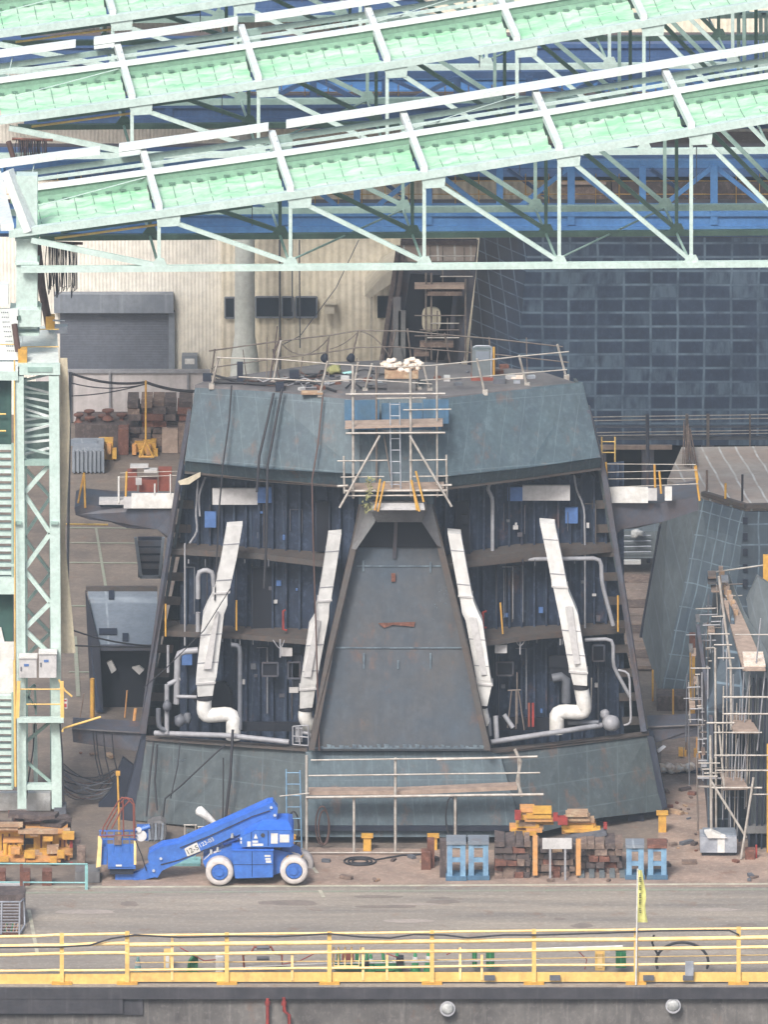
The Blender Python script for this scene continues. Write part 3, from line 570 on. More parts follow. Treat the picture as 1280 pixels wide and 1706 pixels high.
m = MB(); m.pp([(318, 1160, 8.4), (340, 1136, 8.4), (378, 1138, 8.4), (388, 1160, 8.4), (388, 1190, 8.4), (340, 1190, 8.4)], .2); m.pp([(352, 1150, 8.3), (360, 1136, 8.3), (372, 1134, 8.3), (382, 1148, 8.3), (384, 1178, 8.3), (354, 1178, 8.3)], .1); m.build('opening', 'void', B)
m = MB(); m.rect(917, 1092, 952, 1135, 8.5, .1); m.rect(915, 1092, 952, 1112, 8.45, .05); m.build('recess_opening', 'void', B)
m = MB(); m.t([(921, 1130, 8.2), (935, 1127, 8.2), (943, 1132, 8.2), (944, 1170, 8.2)], 8, 12); m.build('vent_trunk', 'pipe_dark', B)
m = MB(); m.rect(505, 1205, 515, 1216, 8, .1); m.rect(390, 1203, 500, 1218, 7.4, .1); m.rect(830, 1196, 960, 1216, 7.5, .1); m.build('floor_slot', 'void', B)
# center ramp + hood
m = MB(); m.pp([(597, 908, 6.5), (736, 908, 6.5), (778, 1075, 5.9), (812, 1250, 5.3), (518, 1250, 5.3), (556, 1075, 5.9)], .15); rp = m.build('ramp_plate', 'ramp', B)
m = MB()
for y, x0, x1, Y in ((943, 594, 735, 6.33), (1079, 560, 772, 5.84), (1246, 524, 806, 5.27)):
    m.pp([(x0, y - 1.2, Y), ((x0 + x1) / 2, y - .6, Y), (x1, y - 1.2, Y), (x1, y + 1.2, Y), (x0, y + 1.2, Y)], .02)
for i in range(26):
    x = 532 + i * 10.6 + random.uniform(-2, 2); h = random.uniform(2, 6); m.pp([(x, 1245 - h, 5.25), (x + random.uniform(4, 9), 1244 - h * .6, 5.25), (x + 7, 1247, 5.25), (x + 1, 1247, 5.25)], .02)
for x, y, h, Y in ((605, 1088, 26, 5.75), (716, 1088, 26, 5.75), (604, 934, 18, 6.3), (716, 936, 18, 6.3), (662, 1100, 14, 5.72)): m.rect(x, y, x + 3, y + h, Y, .02)
m.build('weld_seam', 'weld', rp)
m = MB(); m.rect(652, 955, 659, 969, 6.2, .02); m.pp([(630, 1038, 5.95), (692, 1036, 5.95), (690, 1044, 5.95), (655, 1041, 5.95), (640, 1046, 5.95)], .02); m.build('rust_patch', 'rusty', rp)
for s in (0, 1):
    m = MB(); q = [(600, 836, 6.4), (586, 905, 6.3), (545, 1085, 5.75), (514, 1250, 5.2), (524, 1250, 5.2), (556, 1085, 5.75), (597, 905, 6.3), (612, 836, 6.4)]
    if s: q = [(720, 836, 6.4), (738, 905, 6.3), (782, 1085, 5.75), (818, 1250, 5.2), (808, 1250, 5.2), (771, 1085, 5.75), (727, 905, 6.3), (708, 836, 6.4)]
    m.pp([(x, y, Y - .35) for x, y, Y in q], .5); m.build('ramp_flange', 'frame_rust', B)
m = MB(); m.pp([(603, 838, 5.9), (628, 838, 5.9), (625, 870, 5.6), (593, 916, 5.75), (586, 914, 5.9)], .1); m.pp([(704, 838, 5.9), (719, 838, 5.9), (736, 912, 5.9), (728, 908, 5.75), (703, 870, 5.6)], .1)
m.pp([(618, 836, 5.3), (710, 836, 5.3), (712, 852, 5.2), (703, 870, 5.5), (628, 870, 5.5), (618, 852, 5.2)], .2); hd = m.build('ramp_hood', 'hood', B)
m = MB(); m.prism([P(625, 838, 5.1), P(706, 838, 5.1), P(708, 847, 4.7), P(620, 847, 4.7)], (0, 0, -.06)); m.build('hood_sill', 'box_grey', hd)
m = MB(); m.pp([(625, 868, 6.4), (706, 868, 6.4), (732, 912, 6.4), (590, 912, 6.4)], .1); m.build('hood_opening', 'void', hd)
m = MB(); m.b((660, 870, 6.2), (657, 930, 6.35), 6, 3); m.build('hood_rib', 'frame_grey', hd)
# bridge wings
def wing(pts, d, lab=None):
    m = MB(); m.pp(pts, d); return m.build('wing', 'frame_grey', B)
wing([(124, 846, 9.5), (134, 841, 9.5), (190, 846, 9.5), (293, 848, 9.2), (284, 896, 9.2), (278, 896, 9.3), (262, 882, 9.3), (212, 880, 9.5), (185, 870, 9.5), (150, 866, 9.5), (126, 858, 9.5)], 2.2)
wing([(1008, 838, 9.2), (1100, 838, 9.5), (1164, 828, 9.5), (1164, 850, 9.5), (1105, 869, 9.5), (1060, 880, 9.5), (1035, 882, 9.3), (1022, 897, 9.2)], 2.2)
wing([(120, 1215, 9.5), (190, 1219, 9.5), (240, 1222, 9.4), (234, 1252, 9.4), (180, 1244, 9.5), (122, 1236, 9.5)], 1.5); wing([(1080, 1212, 9.4), (1176, 1208, 9.5), (1176, 1224, 9.5), (1110, 1232, 9.5), (1084, 1240, 9.4)], 1.5)
m = MB(); m.prism([P(120, 1215, 9.4), P(240, 1222, 9.3), P(240, 1222, 11.5), P(140, 1215, 11.5)], (0, 0, .05)); m.prism([P(1080, 1212, 9.3), P(1176, 1208, 9.4), P(1160, 1208, 11.5), P(1080, 1212, 11.5)], (0, 0, .05)); m.build('wing_deck', 'top_deck', B)
def boxgrp(name, mt, lst, par=B):
    for r in lst: m = MB(); m.rect(*r); m.build(name, mt, par)
boxgrp('white_board', 'white', [(219, 822, 290, 847, 9.1, .06), (1012, 812, 1080, 838, 9.1, .06), (1108, 811, 1120, 834, 9.1, .06)]); boxgrp('board', 'box_grey', [(206, 828, 219, 847, 9.1, .06), (1080, 814, 1095, 834, 9.1, .06), (165, 834, 207, 841, 9.3, .5)])
m = MB(); m.t([(198, 794, 9.3), (198, 838, 9.3)], 2); m.t([(258, 806, 9.1), (258, 824, 9.1)], 1.6); m.t([(284, 790, 9.1), (284, 826, 9.1)], 1.3); m.build('stanchion', 'white', B)
for pts in ([(140, 788, 9.5), (130, 838, 9.5)], [(140, 788, 9.5), (142, 846, 9.5)], [(211, 786, 9.2), (209, 846, 9.2)], [(1010, 770, 9.1), (1013, 830, 9.1)], [(1091, 774, 9.2), (1092, 812, 9.2)], [(1099, 785, 9.2), (1102, 822, 9.2)], [(1158, 776, 9.3), (1166, 834, 9.3)], [(1160, 776, 9.3), (1163, 800, 9.3)]):
    m = MB(); m.t(pts, 2.0); m.build('yellow_stanchion', 'yellow_deep', B)
m = MB()
for x, y0, x1, y1 in ((1012, 773, 1160, 774), (1012, 787, 1162, 783), (1014, 798, 1160, 797), (1014, 812, 1164, 806)): m.t([(x, y0, 9.2), (x1, y1, 9.2)], .7)
for y in (788, 795): m.t([(200, y, 9.2), (300, y - 3, 9.2)], .6)
m.build('guard_wire', 'scaf', B)
boxgrp('red_locker', 'brick_red', [(212, 787, 228, 818, 9.8, .5), (232, 800, 262, 820, 9.9, .4), (264, 782, 286, 818, 10.1, .4)]); boxgrp('litter_box', 'box_grey', [(217, 776, 247, 780, 9.7, .3), (240, 783, 262, 788, 9.7, .3), (226, 796, 236, 808, 9.6, .02)])
# ---- ducts ----
def duct(secs, pipe, rp, Y, flip=1):
    """secs: (x, y, half width px, half depth m, dY)"""
    b = MB(); L = []
    for i, (x, y, hw, hd, dy) in enumerate(secs):
        a = V((1, 0, 0)) * hw * mp(Y); L.append((P(x, y, Y + dy), a + V((0, .12 * flip * hd * 2, 0)), V((0, hd, 0))))
    b.loft(L); d = b.build('duct', 'white_duct', B)
    x, y, hw, hd, dy = secs[0]
    for i in (2, len(secs) - 2):
        x, y, hw, hd, dy = secs[i]; b = MB(); c = P(x, y, Y + dy); a = V((hw * mp(Y) + .03, .12 * flip * hd * 2, 0)); e = V((0, hd + .04, 0)); b.loft([(c, a, e), (c + V((0, 0, -.06)), a, e)]); b.build('flange', 'box_grey', d)
    for i, f_ in ((0, .5), (1, .6), (5, .3), (5, .75)):
        s0, s1 = secs[i], secs[i + 1]; x, y, hw, hd, dy = [a_ + (b_ - a_) * f_ for a_, b_ in zip(s0, s1)]; b = MB(); c = P(x, y, Y + dy); a = V((hw * mp(Y) + .012, .12 * flip * hd * 2, 0)); e = V((0, hd + .012, 0)); b.loft([(c, a, e), (c + V((0, 0, -.035)), a, e)]); b.build('band', 'pipe', d)
    if pipe:
        b = MB(); pts = [P(*p) for p in pipe]
        for _ in range(2):
            q = [pts[0]]
            for u, v in zip(pts, pts[1:]): q += [u.lerp(v, .25), u.lerp(v, .75)]
            pts = q + [pts[-1]]
        b.tube(pts, rp * mp(Y), 18); b.build('elbow', 'white', d)
        b = MB(); b.tube([pts[0] + V((0, 0, .05)), pts[0] - V((0, 0, .1))], (rp + 1) * mp(Y), 18); b.build('clamp', 'rubber', d)
    return d
Y1 = 7.1
duct([(391, 873, 13, .32, 0), (381, 930, 13, .32, 0), (369, 982, 13, .32, 0), (366, 990, 13, .32, 0), (362, 1005, 17, .34, 0), (356, 1020, 17.5, .36, 0), (344, 1124, 17, .36, 0), (343, 1132, 15, .34, 0), (342, 1156, 12.5, .28, 0)], [(341, 1160, Y1), (339, 1190, Y1), (352, 1192, Y1), (388, 1188, Y1), (389, 1212, Y1), (389, 1231, Y1)], 12.5, Y1)
duct([(558, 887, 11, .32, 0), (550, 940, 11, .32, 0), (541, 995, 11, .32, 0), (538, 1005, 11, .32, 0), (536, 1025, 12, .34, 0), (530, 1040, 15, .36, 0), (514, 1136, 13, .36, 0), (513, 1142, 13, .34, 0), (510, 1176, 10.5, .26, 0)], [(510, 1178, 6.2), (508, 1196, 6.2), (515, 1206, 6.3), (516, 1215, 6.5)], 12, 6.2)
duct([(757, 885, 11, .32, 0), (767, 940, 11, .32, 0), (776, 988, 11, .32, 0), (778, 996, 11, .32, 0), (784, 1018, 14, .34, 0), (790, 1030, 14, .36, 0), (806, 1128, 12, .36, 0), (807, 1134, 13, .34, 0), (804, 1172, 8, .26, 0)], [(805, 1174, 6.2), (808, 1190, 6.3), (812, 1206, 6.4)], 6.5, 6.2, -1)
duct([(912, 868, 12.5, .32, 0), (923, 920, 12.5, .32, 0), (933, 972, 12.5, .32, 0), (935, 980, 12, .32, 0), (943, 1005, 15, .34, 0), (947, 1018, 16, .36, 0), (963, 1108, 15, .36, 0), (964, 1114, 14.5, .34, 0), (967, 1138, 11.5, .28, 0)], [(968, 1142, Y1), (976, 1184, Y1), (965, 1187, Y1), (928, 1184, Y1), (928, 1205, Y1), (928, 1221, Y1)], 12.5, Y1, -1)
for pts, (x0, x1) in (([(360, 1036), (356, 1038), (342, 1115), (357, 1115)], (340, 357)), ([(538, 1060), (524, 1062), (508, 1116), (522, 1118)], 0), ([(780, 1028), (792, 1028), (810, 1124), (803, 1124)], 0), ([(938, 1010), (953, 1010), (962, 1106), (958, 1106)], 0)) if False else ():
    pass
for q, Y in (([(360, 1018), (365, 1020), (352, 1114), (339, 1115)], 6.62), ([(527, 1033), (534, 1034), (518, 1128), (505, 1128)], 5.75), ([(781, 1029), (794, 1029), (812, 1124), (802, 1124)], 5.75), ([(942, 1011), (954, 1011), (967, 1105), (957, 1107)], 6.62)):
    m = MB(); m.pp([(x, y, Y) for x, y in q], .1); m.build('duct_cover', 'box_grey', B)
# ---- pipes ----
def pipe(pts, r, mt='pipe'):
    m = MB(); p = [P(*q) for q in pts]
    if len(p) > 2:
        q = [p[0]]
        for i in range(1, len(p) - 1):
            a = p[i] + (p[i - 1] - p[i]).normalized() * min(.25, (p[i - 1] - p[i]).length * .4); b = p[i] + (p[i + 1] - p[i]).normalized() * min(.25, (p[i + 1] - p[i]).length * .4); q += [a, (a + b) / 2 * .5 + p[i] * .5, b]
        p = q + [p[-1]]
    m.tube(p, r * mp(pts[0][2]), 10); return m.build('pipe', mt, B)
Y2 = 6.9
pipe([(258, 1221, 7.7), (380, 1225, 6.6), (482, 1236, 5.9)], 4.5); pipe([(818, 1236, 5.9), (950, 1216, 6.6), (1002, 1208, 7.4)], 4.5)
pipe([(330, 997, Y2 + 1), (330, 950, Y2 + 1), (355, 950, Y2 + 1), (357, 992, Y2 + 1)], 4.2); pipe([(330, 1020, 7.9), (330, 1052, 7.9)], 4)
pipe([(330, 1083, 7.6), (296, 1086, 7.6), (294, 1172, 7.6)], 5.5); pipe([(278, 1140, 7.4), (278, 1222, 7.4)], 4); pipe([(264, 1180, 7.4), (264, 1212, 7.4), (278, 1216, 7.4)], 4.2, 'pipe_dark'); pipe([(280, 1140, 7.5), (300, 1130, 7.6)], 4)
pipe([(295, 1160, 7.5), (335, 1161, 7.3)], 3); pipe([(385, 1074, 7.4), (400, 1075, 7.4), (400, 1215, 7.0)], 4, 'pipe_dark'); pipe([(308, 905, 8.7), (308, 1075, 8.6)], 1.6); pipe([(330, 800, 8.9), (326, 860, 8.9), (330, 885, 8.9), (316, 905, 8.9)], 1.8); pipe([(342, 795, 8.9), (331, 825, 8.9), (333, 860, 8.9)], 1.8)
pipe([(280, 1075, 7.6), (280, 1120, 7.6)], 2.4)
pipe([(816, 805, 8.0), (812, 815, 8.0), (821, 828, 8.0), (821, 918, 8.0)], 3.4); pipe([(860, 932, 7.8), (1002, 930, 8.2), (1003, 970, 8.2), (1022, 1042, 8.3)], 3.6); pipe([(975, 1066, 8.2), (1022, 1064, 8.2), (1022, 1110, 8.2), (1050, 1160, 8.3)], 3.2)
pipe([(957, 790, 9), (960, 815, 9), (974, 845, 9), (975, 912, 9)], 1.8); pipe([(975, 918, 8.7), (975, 1046, 8.7)], 1.6); pipe([(1030, 1116, 8.2), (1049, 1120, 8.2), (1052, 1205, 8.0), (1040, 1208, 8)], 2); pipe([(946, 1204, 7.3), (998, 1203, 7.3)], 4, 'pipe_dark'); pipe([(840, 1190, 6.8), (855, 1212, 6.7)], 4)
pipe([(826, 1192, 6.4), (828, 1230, 6.2)], 4.5); pipe([(815, 1195, 6.4), (817, 1226, 6.2)], 3.5, 'pipe_dark'); pipe([(505, 1220, 6), (520, 1222, 5.9), (520, 1245, 5.8)], 3)
pipe([(986, 1129, 7.4), (985, 1182, 7.4)], 1.2, 'scaf'); pipe([(467, 1065, 6.9), (467, 1095, 6.9)], 1.4); pipe([(867, 1062, 7.4), (867, 1090, 7.4)], 1.4); pipe([(455, 1066, 6.9), (467, 1084, 6.9), (474, 1066, 6.9)], .9); pipe([(857, 1062, 7.4), (867, 1080, 7.4), (878, 1062, 7.4)], .9)
m = MB(); c = P(1018, 1204, 7.6); m.blob(c, (.32, .3, .28), jit=.1); m.blob(P(1008, 1190, 7.8), (.16, .16, .2), jit=.1); m.build('valve', 'pipe', B)
m = MB(); m.blob(P(278, 1176, 7.2), (.16, .16, .2), jit=.15); m.blob(P(300, 1200, 7.5), (.2, .2, .25), jit=.2); m.blob(P(312, 1196, 7.5), (.15, .15, .2), jit=.2); m.build('valve', 'pipe_dark', B)
m = MB()
for a, b in (((488, 1210), (488, 1240)), ((514, 1208), (514, 1242)), ((488, 1210), (514, 1208)), ((488, 1240), (514, 1242)), ((497, 1210), (500, 1241)), ((488, 1226), (514, 1228))): m.t([(*a, 5.75), (*b, 5.75)], 1.3)
m.rect(492, 1214, 504, 1236, 5.9, .2); m.build('pump_frame', 'pipe', B)
for x, y0, y1, Y in ((470, 1016, 1050, 7.5), (803, 1018, 1046, 7.5)):
    m = MB(); m.t([(x + (6 if x < 600 else 8), y0, Y), (x + 2, y0 + 2, Y), (x + 2, y1 - 2, Y), (x + 8, y1, Y)], 2.2); m.build('red_bracket', 'red', B)
for pts in ([(394, 1000, 7.4), (394, 1050, 7.4)], [(276, 1006, 8.3), (276, 1060, 8.3)], [(834, 1004, 7.3), (838, 1056, 7.3)], [(1030, 992, 8.4), (1030, 1052, 8.4)]):
    m = MB(); m.t(pts, 1.6); m.build('yellow_rod', 'yellow_deep', B)
for x in (882, 888.5): m = MB(); m.t([(x, 1171, 7), (x, 1210, 7)], 2.2, 8); m.build('gas_bottle', 'red' if x > 885 else 'brick_red', B)
m = MB()
for a, b in (((853, 1149), (846, 1212)), ((862, 1120), (862, 1205)), ((864, 1149), (874, 1216)), ((860, 1150), (860, 1214)), ((846, 1150), (868, 1149))): m.t([(*a, 6.9), (*b, 6.9)], 1.2)
m.build('tripod', 'scaf_dark', B)
# deck equipment seats, hatch, brackets
ZD = ZT + .01
def td(x, y): return PZ(x, y, ZT)
for x, mt in ((215, 0),): pass
# ================= THINGS ON THE TOP DECK =================
def ondeck(x, y, w, h, d, name, mt, label, cat, group=None):
    p = td(x, y); k = mp(p.y); m = MB(); m.box(p + V((0, d / 2, h * k / 2 + .005)), (w * k, d, h * k)); o = m.build(name, mt); tag(o, label, cat, group); return o
t = thing('equipment_box', 'wooden topped grey box heaped with white foam on the block roof', 'box', td(668, 652))
p = td(669, 652); k = mp(p.y)
m = MB(); m.box(p + V((0, .5, 11 * k)), (48 * k, 1, 21 * k)); m.build('box', 'hood', t); m = MB(); m.box(p + V((0, .5, 28 * k)), (56 * k, 1.1, 12 * k)); m.build('tray', 'timber_light', t)
m = MB()
for i in range(26): m.blob(p + V((random.uniform(-.6, .65), random.uniform(0, .9), 35 * k + random.uniform(0, .13) + (.12 if i % 5 == 0 else 0))), (.12, .12, .09), jit=.3)
m.build('foam_scraps', 'foam', t)
t = thing('deck_hatch', 'standing blue grey hatch with pale window and red base on roof', 'hatch', td(804, 630)); p = td(804, 634); k = mp(p.y)
m = MB(); m.box(p + V((0, .3, 26 * k)), (34 * k, .5, 52 * k)); m.build('door_body', 'grey_plate', t); m = MB(); m.box(p + V((0, .3, 2 * k + .01)), (38 * k, .7, 5 * k)); m.build('sill', 'brick_red', t)
m = MB(); m.box(p + V((0, .035, 42 * k)), (22 * k, .02, 14 * k)); m.build('window', 'light_plate', t); m = MB(); m.tube([p + V((-15 * k, .02, 56 * k)), p + V((-11 * k, .02, 59 * k)), p + V((11 * k, .02, 59 * k)), p + V((15 * k, .02, 56 * k)), p + V((15 * k, .02, 5 * k))], .025); m.build('handle_bar', 'steel', t)
t = p + V((19 * k, .1, 0)); m = MB(); m.tube([t, t + V((0, 0, 56 * k))], .04); tag(m.build('bamboo_post', 'yellow_deep'), 'thin yellow post beside the standing roof hatch', 'post')
for (x, y, w, h, mt, lb, ct) in ((832, 640, 20, 9, 'pipe_dark', 'grey rounded lump on roof just right of the standing hatch', 'machine part'), (862, 632, 20, 3, 'foam', 'white scrap of sheet lying on the roof at right', 'scrap'), (575, 636, 14, 6, 'box_grey', 'small white block on roof left of the central scaffold', 'block'), (745, 636, 10, 7, 'box_grey', 'small white box on roof between central scaffold and hatch', 'box'), (490, 634, 16, 14, 'frame_navy', 'dark square bollard on roof behind left rail posts', 'bollard'), (466, 652, 14, 12, 'frame_navy', 'dark block at the roof front edge by black cables', 'block'), (400, 640, 10, 34, 'frame_navy', 'tall dark mooring post standing at the left roof edge', 'post'), (345, 636, 14, 10, 'frame_navy', 'dark lug at the far left corner of the roof', 'lug'), (520, 658, 36, 3, 'timber_light', 'orange brown strips of wood lying at the roof front edge', 'wood')):
    ondeck(x, y, w, h, .35, ct.replace(' ', '_'), mt, lb, ct)
m = MB(); m.blob(td(556, 622) + V((0, 0, .12)), (.28, .3, .16), jit=.3); tag(m.build('sack', 'leafy'), 'yellowish sack slumped on the roof left of the scaffold', 'sack')
m = MB(); m.t([(571, 623, td(571, 625).y), (590, 620, td(571, 625).y)], 3); tag(m.build('rolled_sheet', 'cyan'), 'pale rolled sheet beside the yellowish sack on the roof', 'roll')
# roof guard rail
gr = thing('roof_rail', 'makeshift scaffold tube guard rail round the block roof edge', 'railing', td(640, 640))
tops = [(365, 592, 352, 640), (468, 568, 455, 640), (546, 602, 533, 658), (597, 604, 588, 655), (620, 606, 608, 652), (688, 608, 698, 650), (705, 606, 716, 652), (795, 598, 808, 655), (865, 592, 878, 643), (929, 574, 944, 630)]
tops[0] = (365, 594, 352, 645)
for x0, y0, x1, y1 in tops:
    Y = td(x1, y1).y + .15; m = MB(); m.t([(x0, y0, Y - .2), (x1, y1, Y)], 2.0); m.rect(x1 - 4, y1 - 4, x1 + 5, y1 + 4, Y - .1, .2); m.build('post', 'scaf', gr)
m = MB(); m.t([(360, 596, 8.2), (465, 599, 7.8), (545, 606, 7.4), (650, 612, 7), (720, 609, 7), (795, 602, 7.6), (865, 594, 8), (948, 586, 8.4)], 1.1); m.t([(398, 628, 8.2), (540, 636, 7.6), (600, 632, 7.3)], 1.2); m.t([(700, 634, 7.5), (800, 628, 7.8), (870, 622, 8.2), (945, 616, 8.5)], 1.1); m.t([(600, 632, 7.5), (720, 640, 7.4)], 1); m.build('rail', 'scaf', gr)
m = MB(); yb = td(640, 602).y
pr = [(358, 582, 352, 625), (468, 570, 462, 618), (549, 560, 541, 605), (597, 551, 585, 603), (660, 549, 650, 600), (679, 548, 686, 604), (741, 555, 750, 606), (815, 562, 818, 590)]
for x0, y0, x1, y1 in pr: m.t([(x0, y0, yb), (x1, y1, yb + .1)], 1.5)
m.build('rear_post', 'scaf_dark', gr)
m = MB(); m.t([(348, 585, yb), (470, 568, yb), (549, 559, yb), (597, 551, yb), (680, 552, yb), (742, 558, yb), (815, 564, yb), (938, 578, yb)], 1.2); m.t([(352, 613, yb), (470, 596, yb), (549, 587, yb), (597, 579, yb), (660, 578, yb), (750, 585, yb), (820, 590, yb), (948, 604, yb)], 1.1)
m.t(sag((468, 572, yb), (549, 562, yb), 24), 1); m.t(sag((600, 553, yb), (650, 595, yb), -10), 1); m.t(sag((549, 582, yb), (597, 553, yb), 5), .8); m.build('rear_rail', 'scaf_dark', gr)
for i, x in enumerate((541, 585)):
    m = MB(); m.blob(td(x, 603) + V((0, 0, .12)), (.14, .14, .16), jit=.2); tag(m.build('shackle', 'frame_navy'), ['dark shackle at the rear roof rail, left of two', 'dark shackle at the rear roof rail, right of two'][i], 'shackle')
m = MB(); p = PZ(450, 630, ZT); m.tube([p, p + V((.15, 0, .9)), p + V((.35, .1, 1.4))], .035); m.tube([p + V((.3, 0, 0)), p + V((.1, 0, 1.0))], .03); m.tube([p + V((.15, .1, .9)), p + V((.25, 0, 1.8))], .02); tag(m.build('bent_rods', 'timber_dark'), 'bent dark rods leaning together on the left part of roof', 'rod')
for i, pts in enumerate(([(352, 640), (460, 642), (520, 630), (560, 620)], [(350, 626), (400, 640), (440, 644), (470, 640)], [(480, 642), (520, 640), (560, 655)])):
    m = MB(); m.tube([td(*p) + V((0, 0, .06)) for p in pts], .04); tag(m.build('roof_cable', 'rubber'), ['long dark cable crossing the left half of the roof', 'dark cable bunched near the left roof corner', 'short dark cable near the wood strips on the roof'][i], 'cable')
# cables hanging over visor
for i, pts in enumerate(([(386, 642, 7.9), (382, 700, 7.5), (372, 770, 7.0), (365, 850, 6.9), (358, 1000, 6.7)], [(456, 655, 7.5), (446, 700, 7.1), (432, 760, 6.5), (428, 820, 6.4)], [(470, 648, 7.4), (460, 700, 7.0), (446, 775, 6.3), (444, 900, 6.2), (440, 980, 6.1)], [(538, 660, 7.1), (530, 740, 6.4), (520, 800, 6.0), (522, 900, 5.9), (527, 1060, 5.5), (532, 1250, 5.0)])):
    m = MB(); m.t(pts, (1.4, 2.4, 2.4, 1.4)[i], 6); tag(m.build('hanging_cable', 'cable_brown' if i == 3 else 'rubber'), ['thin black cable hanging down over visor, leftmost', 'thick black cable over visor, left of the close pair', 'thick black cable over visor, right of the close pair', 'reddish hose hanging from visor down past the ramp'][i], 'cable')
for i, (pts, r) in enumerate((([(256, 1236, 7.4), (250, 1290, 7.0), (244, 1360, 6.6)], 1.6), ([(262, 1240, 7.3), (258, 1300, 7), (262, 1350, 6.6)], 1.6), ([(300, 1236, 6.9), (296, 1275, 6.6), (284, 1330, 6.3)], 1.1), ([(388, 1215, 6.2), (384, 1290, 5.8), (375, 1370, 5.5)], 2.4), ([(372, 1262, 6.0), (372, 1330, 5.7), (371, 1370, 5.5)], 1.3), ([(375, 1240, 6.1), (300, 1310, 6.1), (275, 1330, 6.3), (272, 1360, 6.3)], 1.4))):
    m = MB(); m.t(pts, r); tag(m.build('skirt_cable', 'rubber'), ['black cable over the far left corner of the skirt', 'second black cable just inside the left skirt corner', 'thin faint cable on the left part of skirt', 'thickest black cable hanging over skirt above the boom', 'thin cable hanging beside the thickest skirt cable', 'cable slanting down left across the skirt'][i], 'cable')
m = MB(); m.t([(384, 980, 6.5), (340, 1050, 6.5), (280, 1110, 6.5), (240, 1145, 7)], .9); tag(m.build('loose_wire', 'rubber'), 'thin wire slanting across the leftmost white duct', 'wire')
m = MB(); m.pp([(297, 803, 7.9), (312, 798, 7.9), (334, 788, 7.9), (334, 794, 7.9), (315, 807, 7.9), (300, 808, 7.9)], .15); tag(m.build('cloth_strip', 'canvas'), 'twisted beige cloth strip at the left end of visor', 'cloth')
# ================= CENTRAL SCAFFOLD =================
sf = thing('tower_scaffold', 'hanging tube scaffold with ladder in front of the visor centre', 'scaffold', P(655, 835, 4.9))
Yf0 = 5.0
for x, y0, y1, Y in ((588, 608, 830, Yf0), (627, 612, 825, 5.9), (684, 615, 828, Yf0), (728, 610, 828, 5.5), (573, 760, 822, 5.3), (744, 758, 828, 5.3)):
    m = MB(); m.t([(x, y0, Y), (x + 1, y1, Y)], 2.3 if Y < 5.2 else 1.8); m.build('pole', 'scaf' if Y < 5.6 else 'scaf_dark', sf)
for x0, x1, y, Y, r in ((576, 742, 657, 4.9, 1.8), (628, 710, 664, 5.8, 1.3), (672, 752, 683, 4.9, 1.2), (576, 742, 722, 4.9, 1.8), (562, 646, 768, 4.9, 1.2), (682, 745, 767, 4.9, 1.2), (568, 640, 795, 4.9, 1.2), (688, 747, 794, 4.9, 1.2), (575, 745, 818, 4.9, 2.2), (580, 740, 826, 4.9, 1.4), (562, 580, 810, 4.9, 2), (735, 753, 809, 4.9, 2), (640, 690, 803, 5.2, .9)):
    m = MB(); m.t([(x0, y, Y), (x1, y - 1, Y)], r); m.build('ledger', 'scaf', sf)
for a, b in (((633, 726), (566, 846)), ((683, 726), (753, 844))):
    m = MB(); m.t([(*a, 4.8), (*b, 4.7)], 2.1); m.build('brace', 'scaf', sf)
m = MB(); m.t([(640, 726, 5.8), (656, 822, 5.5)], 1.4); m.build('brace', 'scaf_dark', sf)
for pl in ([(575, 712), (738, 708), (740, 714), (575, 716)], [(588, 816), (740, 814), (740, 820), (588, 821)]):
    m = MB(); a, b = P(*pl[0], 5.0), P(*pl[1], 5.0); m.prism([a, b, b + V((0, .9, 0)), a + V((0, .9, 0))], (0, 0, -.06)); m.build('plank', 'plank', sf)
ld = MB(); ld.t([(650, 671, 5.2), (651, 740, 5.1), (653, 812, 5.0)], 1.1); ld.t([(666, 670, 5.2), (667, 740, 5.1), (668, 814, 5.0)], 1.1)
for y in range(674, 812, 19): ld.t([(650, y, 5.15), (667, y, 5.15)], .9)
ld.build('ladder', 'steel', sf)
m = MB(); m.rect(574, 667, 632, 711, 6.3, .03); m.rect(636, 672, 704, 706, 6.35, .03); m.rect(705, 666, 748, 706, 6.3, .03); m.rect(580, 711, 735, 716, 6.2, .1); tag(m.build('blue_sheet', 'sheet_blue'), 'faded blue sheeting spread across the visor behind the scaffold', 'sheet')
for i, (pts) in enumerate(([(634, 798), (625, 850)], [(641, 802), (630, 852)], [(686, 800), (695, 850)], [(693, 785), (706, 836)], [(685, 800), (699, 852)])):
    m = MB(); m.t([(*pts[0], 4.7), (*pts[1], 4.6)], 1.8); tag(m.build('yellow_stay', 'yellow_deep'), 'slanting yellow stay above the ramp hood under the scaffold', 'stay', 'yellow stays over the ramp hood')
m = MB()
for i in range(90):
    f = random.random(); c = P(618 + random.gauss(0, 3.5) - f * 8, 795 + f * 60, 4.6 + random.uniform(-.1, .1)); d = V((random.uniform(-1, 1), random.uniform(-1, 1), random.uniform(-1, 1))).normalized() * .09; e = V((random.uniform(-1, 1), random.uniform(-1, 1), random.uniform(-1, 1))).normalized() * .03
    m.add([c - d, c + e, c + d, c - e], [[0, 1, 2, 3]])
tag(m.build('rope_bunch', 'leafy'), 'frayed pale yellow rope bunch hanging from scaffold onto the hood', 'rope')
